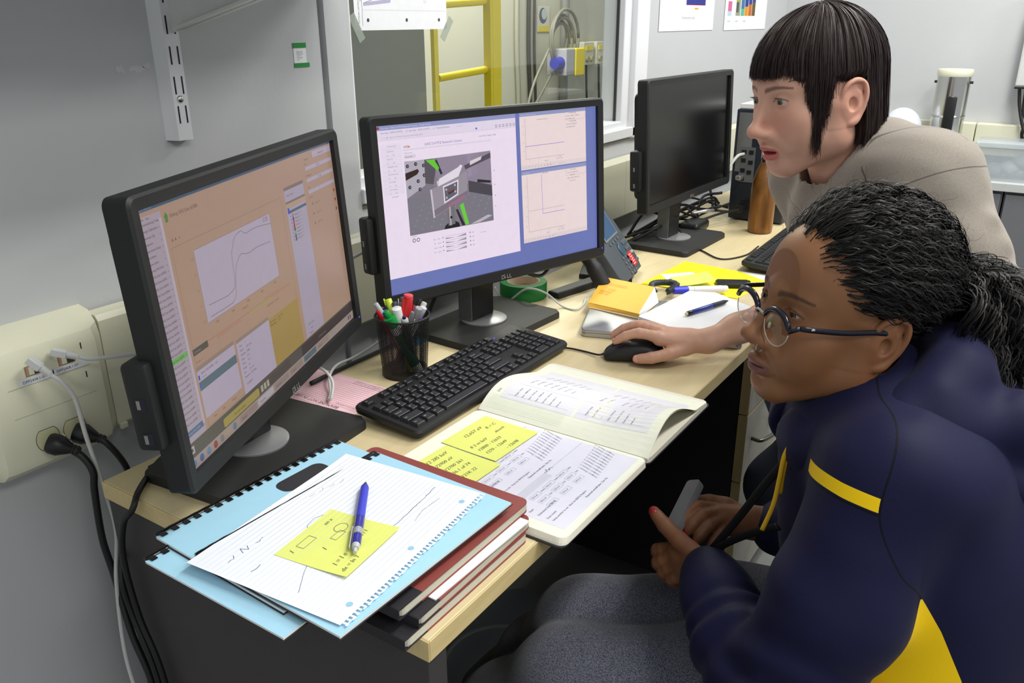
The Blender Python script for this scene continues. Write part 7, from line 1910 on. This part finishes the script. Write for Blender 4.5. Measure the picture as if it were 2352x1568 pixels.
# ---- curly hair drawn back into a ponytail
M_hair2 = mat('black_curly_hair', rgb(20, 17, 16), rough=0.5, spec=0.35, noise=0.4, nscale=80)
rs = np.random.RandomState(9)
SC2 = np.array((0, -.016, .034)); SR2 = np.array((.072, .090, .078)); TIE = np.array((0, -.118, .030))
def hair_ok(p):
    n = -.79*(p[1]-.064)+.61*(p[2]-.066)-.018*math.cos(min(1, abs(p[0])/.06)*PI)*.4
    if n < .0: return False
    if p[2] < .022 and p[1] > -.046: return False
    return p[2] > -.055
curves = []
ncl = 0
while ncl < 1450:
    d = rs.normal(size=3); d /= np.linalg.norm(d); r = SC2+SR2*d*1.01
    if not hair_ok(r): continue
    ncl += 1
    n = 60; t = np.linspace(0, 1, n)
    hgt = max(0, (r[2]-.0)/.11)
    lift0 = .009+.016*min(1, hgt)+.008*rs.rand()
    a = (r-SC2)/SR2; b = (TIE-SC2)/SR2; la, lb = np.linalg.norm(a), np.linalg.norm(b); a /= la; b /= lb
    om_ = math.acos(np.clip(a@b, -.98, .995))
    P0_ = (np.sin((1-t)*om_)[:, None]*a+np.sin(t*om_)[:, None]*b)/math.sin(om_)
    P0_ = SC2+SR2*P0_*(la+(lb-la)*t**3)[:, None]
    nr = (P0_-SC2)/SR2**2; nr /= np.linalg.norm(nr, axis=1)[:, None]
    tg = np.gradient(P0_, axis=0); tg /= np.linalg.norm(tg, axis=1)[:, None]; sd = np.cross(tg, nr)
    L_ = om_*.085; w = L_/(.021+.008*rs.rand())*6.28; ph0 = rs.rand()*6.28
    am0 = .0028+.0022*rs.rand()
    for k in range(6):
        lift = lift0*(.45+.6*rs.rand()); ph = ph0+rs.normal()*.45; am = am0*(.8+.4*rs.rand())*np.clip(t*4, 0, 1)
        P_ = P0_+nr*(lift*np.sin(np.clip(t*1.10+.06, 0, 1)*PI)**.5)[:, None]
        ox, oy = rs.normal()*.0028, rs.normal()*.0015
        P_ = P_+sd*(am*np.sin(w*t+ph)+ox*np.clip(t*4, 0, 1))[:, None]+nr*(am*.9*np.cos(w*t+ph)+oy*np.clip(t*4, 0, 1))[:, None]
        curves.append(P_)
ribbons_mesh('hair', np.array(curves), .00055, .00036, M_hair2, pt, center=SC2, M=PT_inv @ HT)
# fly-away curls standing off the crown
curves = []
while len(curves) < 420:
    d = rs.normal(size=3); d /= np.linalg.norm(d); r = SC2+(SR2+.012)*d
    if not hair_ok(r) or r[2] < .03: continue
    n = 14; t = np.linspace(0, 1, n); dr = d*.9+np.array((0, -1.2, .1))+rs.normal(size=3)*.5; dr /= np.linalg.norm(dr)
    L_ = .02+.025*rs.rand(); P_ = r+dr*(L_*t)[:, None]; s1 = np.cross(dr, rs.normal(size=3)); s1 /= np.linalg.norm(s1); s2 = np.cross(dr, s1)
    P_ = P_+(s1*np.sin(t*9+rs.rand()*6)[:, None]+s2*np.cos(t*9)[:, None])*(.0035*t)[:, None]; curves.append(P_)
strands_mesh('flyaway_hair', np.array(curves), .00022, .00010, M_hair2, pt, n=3, M=PT_inv @ HT)
fc = Field((-.10, -.14, -.08), (.10, .10, .135), .0022)
def cap2(X, Y, Z):
    x, y, z = (X-SC2[0])/(SR2[0]+.0070), (Y-SC2[1])/(SR2[1]+.0070), (Z-SC2[2])/(SR2[2]+.0110)
    k0 = np.sqrt(x*x+y*y+z*z)+1e-9; d = (k0-1)*.08
    n = -(-.79*(Y-.056)+.61*(Z-.072))+.006
    return np.maximum(np.maximum(d, n), np.where(Y > -.042, .012-Z, -.05-Z))
fc.fun((-.09, -.125, -.06), (.09, .09, .13), cap2)
fc.ell(TIE+np.array((0, .012, 0)), (.030, .030, .030), .02)
M_under = mat('black_hair_roots', rgb(14, 12, 11), rough=.95, spec=.05, noise=.4, nscale=300)
field_object('hair_underlayer', fc, M_under, pt, PT_inv @ HT, smooth_it=3)
# ponytail in world space: springs from the tie, falls behind the shoulder
tie_w = np.array(HT @ Vector(TIE)); back_w = np.array((.447, -.894, 0.)); lw = np.array((-.894, -.447, 0.))
curves = []
for i in range(300):
    n = 110; t = np.linspace(0, 1, n); L_ = .20+.20*rs.rand()
    sx, sy = np.clip(rs.normal()*.55, -1.0, 1.1), np.clip(rs.normal()*.5, -.8, 1.2)
    spread = .018+.056*np.clip(t*2.4, 0, 1)*(1-.30*t)
    base = tie_w+back_w*(.085*np.sin(np.clip(t*1.6, 0, 1)*PI/2)+.012*t)[:, None]+np.array((0, 0, 1))*(.045*np.sin(np.clip(t*2.4, 0, 1)*PI)-L_*np.clip(t-.06, 0, 1)**1.15)[:, None]
    B_ = base+(lw*sx*1.15+back_w*sy)[None, :]*spread[:, None]
    ph0 = rs.rand()*6.28; w = L_/(.030+.012*rs.rand())*6.28; am0 = .0065+.0050*rs.rand()
    for k in range(9):
        ph = ph0+rs.normal()*.4; am = am0*(.8+.4*rs.rand())*np.clip(t*4, 0, 1); o_ = rs.normal(size=3)*.0030
        P_ = B_+o_*np.clip(t*4, 0, 1)[:, None]+lw*(am*np.sin(w*t+ph))[:, None]+back_w*(am*np.cos(w*t+ph))[:, None]+np.array((0, 0, 1))*(am*.5*np.sin(w*t+ph+1))[:, None]
        curves.append(P_)
ribbons_mesh('ponytail', np.array(curves), .00062, .00040, M_hair2, pt, center=tie_w+back_w*.08+np.array((0, 0, -.10)), M=PT_inv)
fpn = Field(tie_w-np.array((.14, .18, .30)), tie_w+np.array((.16, .10, .08)), .005)
fpn.chain([tie_w, tie_w+back_w*.055+A(0, 0, -.004), tie_w+back_w*.088+A(0, 0, -.08), tie_w+back_w*.09+A(0, 0, -.17)], [.020, .026, .034, .020], 0, .03)
field_object('ponytail_core', fpn, M_under, pt, PT_inv, smooth_it=2)

# ---- glasses, nose ring, lanyard and the device in the hands: things of their own
gl = thing('eyeglasses', 'black browline eyeglasses with clear lower rims on the seated person', 'glasses', HT.translation)
gl.rotation_mode = 'QUATERNION'; gl.rotation_quaternion = HT.to_quaternion()
M_fr = mat('black_acetate', rgb(20, 22, 34), rough=.2); M_clear = mat('clear_rim', rgb(190, 186, 176), rough=.15, metal=.3)
M_lens = bpy.data.materials.new('lens_glass'); M_lens.use_nodes = True
_n = M_lens.node_tree.nodes; _l = M_lens.node_tree.links; _n.clear(); _o = _n.new('ShaderNodeOutputMaterial'); _mx = _n.new('ShaderNodeMixShader'); _t = _n.new('ShaderNodeBsdfTransparent'); _g = _n.new('ShaderNodeBsdfGlossy'); _g.inputs['Roughness'].default_value = .03
_mx.inputs[0].default_value = .17; _l.new(_t.outputs[0], _mx.inputs[1]); _l.new(_g.outputs[0], _mx.inputs[2]); _l.new(_mx.outputs[0], _o.inputs[0])
gz_ = -.015
for s in (-1, 1):
    def lens_pt(a, k=1.0):
        x = .0245*math.cos(a); z = (.0205 if math.sin(a) < 0 else .0170)*math.sin(a)
        z = math.copysign(abs(z), z); xx = x*k; zz = z*k
        return Vector((s*(.0330+xx), .0965-.10*max(0, xx)**1.0*.35-.06*abs(xx)*.2, gz_+zz))
    ang = [2*PI*k/36 for k in range(36)]
    m = MB(); f_ = m.bm.faces.new([m.bm.verts.new(lens_pt(a)) for a in ang]); m.build('lens', M_lens, gl)
    m = MB(); m.tube([lens_pt(PI+PI*k/20, 1.0) for k in range(21)], .0007, n=6); m.build('lower_rim', M_clear, gl, smooth=True)
    m = MB(); top = [lens_pt(PI*k/16, 1.04)+Vector((0, .001, .0012)) for k in range(17)]
    top = [Vector((s*.0655, .0880, gz_+.012))]+top[1:-1]+[Vector((s*.0085, .0985, gz_+.008))]
    m.tube(top, [.0026]+[.0028+.0010*math.sin(PI*k/16) for k in range(1, 16)]+[.0022], n=8); m.build('brow_bar', M_fr, gl, smooth=True)
    m = MB(); m.tube(catmull([(s*.0655, .0880, gz_+.012), (s*.0700, .078, gz_+.012), (s*.0765, .040, gz_+.012), (s*.0790, .000, gz_+.014), (s*.0780, -.018, gz_+.008), (s*.0770, -.032, gz_-.012)], 6), 0, n=8, flat=(.0032, .0013, (s, 0, .05))); m.build('temple_arm', M_fr, gl, smooth=True)
    m = MB(); m.sphere((s*.0715, .076, gz_+.0125), .0016, 10, 6, sc=(.5, 1.8, 1)); m.build('rivet', M_silver, gl, smooth=True)
    m = MB(); m.sphere((s*.0105, .0900, gz_-.007), .0032, 12, 8, sc=(.5, .7, 1.3)); m.build('nose_pad', M_clear, gl, smooth=True)
m = MB(); m.tube(catmull([(-.0095, .0985, gz_+.006), (0, .1010, gz_+.0085), (.0095, .0985, gz_+.006)], 6), .0014, n=8); m.build('bridge', M_silver, gl, smooth=True)
nr_ = thing('nose_ring', 'thin silver hoop in the nostril of the seated person', 'jewellery', HT @ Vector((-.0150, .0985, -.0465)))
nr_.rotation_mode = 'QUATERNION'; nr_.rotation_quaternion = HT.to_quaternion()
m = MB(); m.tube([(-.0012, .0048*math.cos(2*PI*k/24), .0058*math.sin(2*PI*k/24)) for k in range(25)], .0005, n=6); m.build('hoop', M_steel, nr_, smooth=True)
ly = thing('lanyard', 'black lanyard strap hanging from the neck of the seated person', 'lanyard', (.40, -.96, .84)); lo_ = Vector((.40, -.96, .84))
for pts in ([(.398, -.975, .882), (.396, -.955, .840), (.398, -.925, .782), (.401, -.893, .715), (.402, -.868, .666)], [(.392, -.950, .735), (.398, -.915, .708), (.402, -.885, .680), (.402, -.868, .660)]):
    m = MB(); m.tube([p-lo_ for p in catmull(pts, 8)], 0, n=8, flat=(.0055, .0008, (-.78, -.52, .36))); m.build('strap', M_black, ly, smooth=True)
dv = thing('handheld_device', 'silver handheld device held in both hands of the seated person', 'phone', (.478, -.796, .664)); ax_ = Vector((.060, .0, .028)).normalized(); bx_ = Vector((.15, -.75, .55)).normalized()
Md = plane_M((0, 0, 0), ax_, bx_); 
m = MB(); m.prism(rrect(-.045, -.012, .045, .012, .005), -.006, .006, bev=.002); o = m.build('body', mat('device_silver', rgb(150, 152, 154), rough=.35, metal=.3), dv, 0.6); o.matrix_local = Md
m = MB(); m.box(-.035, .030, -.0085, .0085, .0061, .0065); o = m.build('screen', M_blackg, dv); o.matrix_local = Md

# ---- office chair
ch = thing('office_chair', 'office chair with navy fabric back behind the seated person', 'chair', (.56, -1.14, 0), math.atan2(-.447, .894)*0)
M_cf = mat('navy_chair_fabric', rgb(34, 38, 66), rough=.9, noise=.5, nscale=350, bump=.4, bscale=260)
fs = Field((-.30, -.32, .34), (.30, .30, .47), .008); fs.fun((-.26, -.26, .37), (.26, .26, .43), lambda X, Y, Z: np.sqrt(np.maximum(np.abs(X)-.20, 0)**2+np.maximum(np.abs(Y)-.19, 0)**2+np.maximum(np.abs(Z-.385)-.005, 0)**2)-.040)
field_object('seat_cushion', fs, M_cf, ch, smooth_it=1)
fk = Field((-.32, -.42, .48), (.42, .10, .96), .008)
cb_ = np.array((.447, -.894, 0.)); cl_ = np.array((-.894, -.447, 0.)); cc_ = np.array((.085, -.170, .72))
def bk_(X, Y, Z):
    x, y, z = X-cc_[0], Y-cc_[1], Z-cc_[2]; a = x*cl_[0]+y*cl_[1]; b = x*cb_[0]+y*cb_[1]-.10*z+.9*a*a*-1+.0
    return np.sqrt(np.maximum(np.abs(a)-.17, 0)**2+np.maximum(np.abs(b)-.012, 0)**2+np.maximum(np.abs(z)-.15, 0)**2)-.038
fk.fun((-.3, -.4, .5), (.4, .08, .94), bk_)
field_object('backrest', fk, M_cf, ch, smooth_it=1)
m = MB(); m.tube(catmull([tuple(cc_+cb_*.06+A(0, 0, -.10)), tuple(cc_+cb_*.08+A(0, 0, -.25)), (.03, -.06, .335)], 8), 0, n=8, flat=(.03, .008, (0, 0, 1))); m.build('back_support', M_black, ch, smooth=True)
m = MB(); m.lathe([(.028, .10), (.028, .24), (.020, .24), (.020, .345)], 20); m.build('column', M_black, ch, 0.6)
for k in range(5):
    a = 2*PI*k/5+.3; d = Vector((math.cos(a), math.sin(a), 0))
    m = MB(); m.tube([d*.02+Vector((0, 0, .115)), d*.16+Vector((0, 0, .10)), d*.29+Vector((0, 0, .075))], [.026, .022, .016], n=8); m.build('base_leg', M_black, ch, smooth=True)
    m = MB(); m.lathe([(.020, -.012), (.027, -.010), (.027, .010), (.020, .012)], 18, M=Matrix.Translation(d*.29+Vector((0, 0, .028))) @ Matrix.Rotation(a+PI/2, 4, 'Z') @ Matrix.Rotation(PI/2, 4, 'Y')); m.build('caster', M_blackg, ch, 0.6)
# ================================================================== FAR COUNTER
M_cnt = mat('pale_counter_top', rgb(196, 198, 196), rough=.45); M_cbd = mat('grey_cupboard', rgb(112, 114, 118), rough=.5)
ct = thing('counter', 'grey laboratory counter along the far wall at the right', 'counter', (3.0, -1.4, 0))
m = MB(); m.box(0.0, .345, -.62, .95, .722, .752, bev=.002); m.build('worktop', M_cnt, ct)
for k in range(3):
    m = MB(); m.box(.03, .34, -.60+.51*k, -.095+.51*k, .08, .72); m.build('cupboard', M_cbd, ct)
    m = MB(); m.box(.012, .029, -.595+.51*k, -.10+.51*k, .10, .71, bev=.002); m.build('cupboard_door', M_cbd, ct)
dp = thing('steel_dispenser', 'tall polished steel cylinder with a cream rim on the far counter', 'dispenser', (3.25, -.725, .7525))
m = MB(); m.lathe([(.060, 0), (.060, .352), (.058, .354)], 40); m.build('body', M_steel, dp, 0.6)
m = MB(); m.lathe([(.062, .352), (.0635, .355), (.0635, .374), (.061, .378)], 40); m.build('rim', M_cream, dp, 0.6)
for z in (.07, .20):
    m = MB(); m.lathe([(.0608, z), (.0625, z+.003), (.0608, z+.008)], 40, cap=False); m.build('band', M_steel, dp, 0.8)
m = MB(); m.box(-.074, -.058, -.030, .008, .09, .28, bev=.004); m.build('handle', M_black, dp, 0.6)
m = MB(); m.rod((-.05, .0, .06), (-.085, 0, .055), .012, n=12); m.build('tap', M_black, dp, 0.6)
for s in (-1, 1):
    m = MB(); m.rod((0, s*.058, .33), (0, s*.068, .33), .005, n=10); m.build('lug', M_black, dp)
hm = thing('white_helmet', 'white plastic safety helmet hanging behind the taupe shoulder', 'helmet', (3.17, -.575, .7525))
m = MB(); m.sphere((0, 0, .14), .085, 28, 16, sc=(1, .9, 1.1)); m.build('shell', mat('white_plastic', rgb(216, 222, 234), rough=.3), hm, smooth=True)
m = MB(); m.lathe([(.06, 0), (.06, .05), (.05, .09)], 24); m.build('stand', _MC['white_plastic'], hm, 0.6)
m = MB(); m.box(-.088, -.06, -.03, -.015, .16, .18, bev=.003); m.build('vent', mat('vent_grey', rgb(120, 126, 136)), hm)
bgp = thing('plastic_bag', 'crumpled teal and white plastic bag beside the steel cylinder', 'bag', (3.09, -.80, .7525))
fg = Field((-.10, -.12, -.01), (.10, .12, .18), .007); fg.ell((0, .02, .07), (.05, .055, .08)); fg.ell((0, -.035, .045), (.045, .05, .055), .03)
gx, gy, gz = np.meshgrid(*fg.ax, indexing='ij', sparse=True); P3 = np.stack(np.broadcast_arrays(gx, gy, gz), -1); fg.F += (.009*vnoise(P3, 110, 41)).astype(np.float32)
field_object('bag_film', fg, None, bgp, color=lambda V: np.where((vnoise(V, 60, 44) > .1)[:, None], np.array(rgb(150, 196, 196)), np.array(rgb(206, 222, 222)))).data.materials.append(attr_mat('bag_print', rough=.25))
cbx = thing('storage_box', 'clear plastic storage box with a lid on the far counter', 'box', (3.12, -1.0, .7525))
M_cp = mat('clear_plastic', rgb(206, 214, 220), rough=.15, alpha=.55)
m = MB(); secs = [[(x, y, z) for x, y in rrect(-.085-d, -.13-d, .085+d, .13+d, .015)] for z, d in ((0.0, 0.0), (.12, .006))]; loft(m, secs); m.build('tub', M_cp, cbx, 0.6)
m = MB(); m.prism(rrect(-.097, -.142, .097, .142, .016), .121, .136, bev=.003); m.build('lid', M_cp, cbx, 0.6)
for k, (y, z, c_) in enumerate(((-.06, .03, (220, 224, 228)), (.02, .04, (236, 238, 240)), (.07, .03, (190, 200, 210)), (-.02, .07, (228, 232, 236)))):
    m = MB(); m.sphere((0, y, z), .035, 12, 8, sc=(1.4, 1, .7)); m.build('wrapped_item', mat('wrap_%d' % c_[0], rgb(*c_), rough=.3), cbx, smooth=True)
gs = thing('snack_packet', 'small green and yellow packet in front of the storage box', 'packet', (3.03, -.845, .7525))
m = MB(); m.box(-.012, .012, -.028, .028, 0, .085, bev=.008, seg=3, M=Matrix.Rotation(.3, 4, 'X')); m.build('wrapper', mat('packet_white', rgb(232, 240, 226), rough=.3), gs, 0.6)
m = MB(); m.box(-.0135, .0135, -.025, .02, .070, .088, bev=.004, M=Matrix.Rotation(.3, 4, 'X')); m.build('band', mat('packet_green', rgb(40, 150, 50), rough=.3), gs)
m = MB(); m.box(-.0135, .0135, -.03, .0, .012, .030, bev=.004, M=Matrix.Rotation(.3, 4, 'X')); m.build('band', mat('packet_green2', rgb(30, 160, 90), rough=.3), gs)
wb = thing('wall_box', 'pale grey electrical box high on the far wall at the right edge', 'electrical box', (3.4, -1.02, 1.07))
m = MB(); m.box(-.10, 0, -.16, .09, 0, .34, bev=.006); m.build('housing', mat('pale_housing', rgb(206, 208, 206), rough=.5), wb)
m = MB(); m.box(-.108, -.098, -.14, .09, -.008, 0.0, bev=.002); m.build('bottom_flange', M_black, wb)
for k, pts in enumerate(([(-.06, .075, -.008), (-.07, .06, -.08), (-.085, .03, -.16), (-.10, .00, -.185), (-.09, -.03, -.19)], [(-.05, .055, -.008), (-.06, .045, -.10), (-.07, .0, -.16), (-.085, -.06, -.18)])):
    m = MB(); m.tube(catmull(pts, 8), .006-.002*k, n=8); m.build('cord', M_black, wb, smooth=True)
hp = thing('headphone_loop', 'black looped cord lying on the raceway at the right edge', 'cord', (3.33, -1.02, .90))
m = MB(); m.tube([(0, .035*math.cos(2*PI*k/24), .045*math.sin(2*PI*k/24)) for k in range(25)], .006, n=8); m.build('loop', M_black, hp, smooth=True)
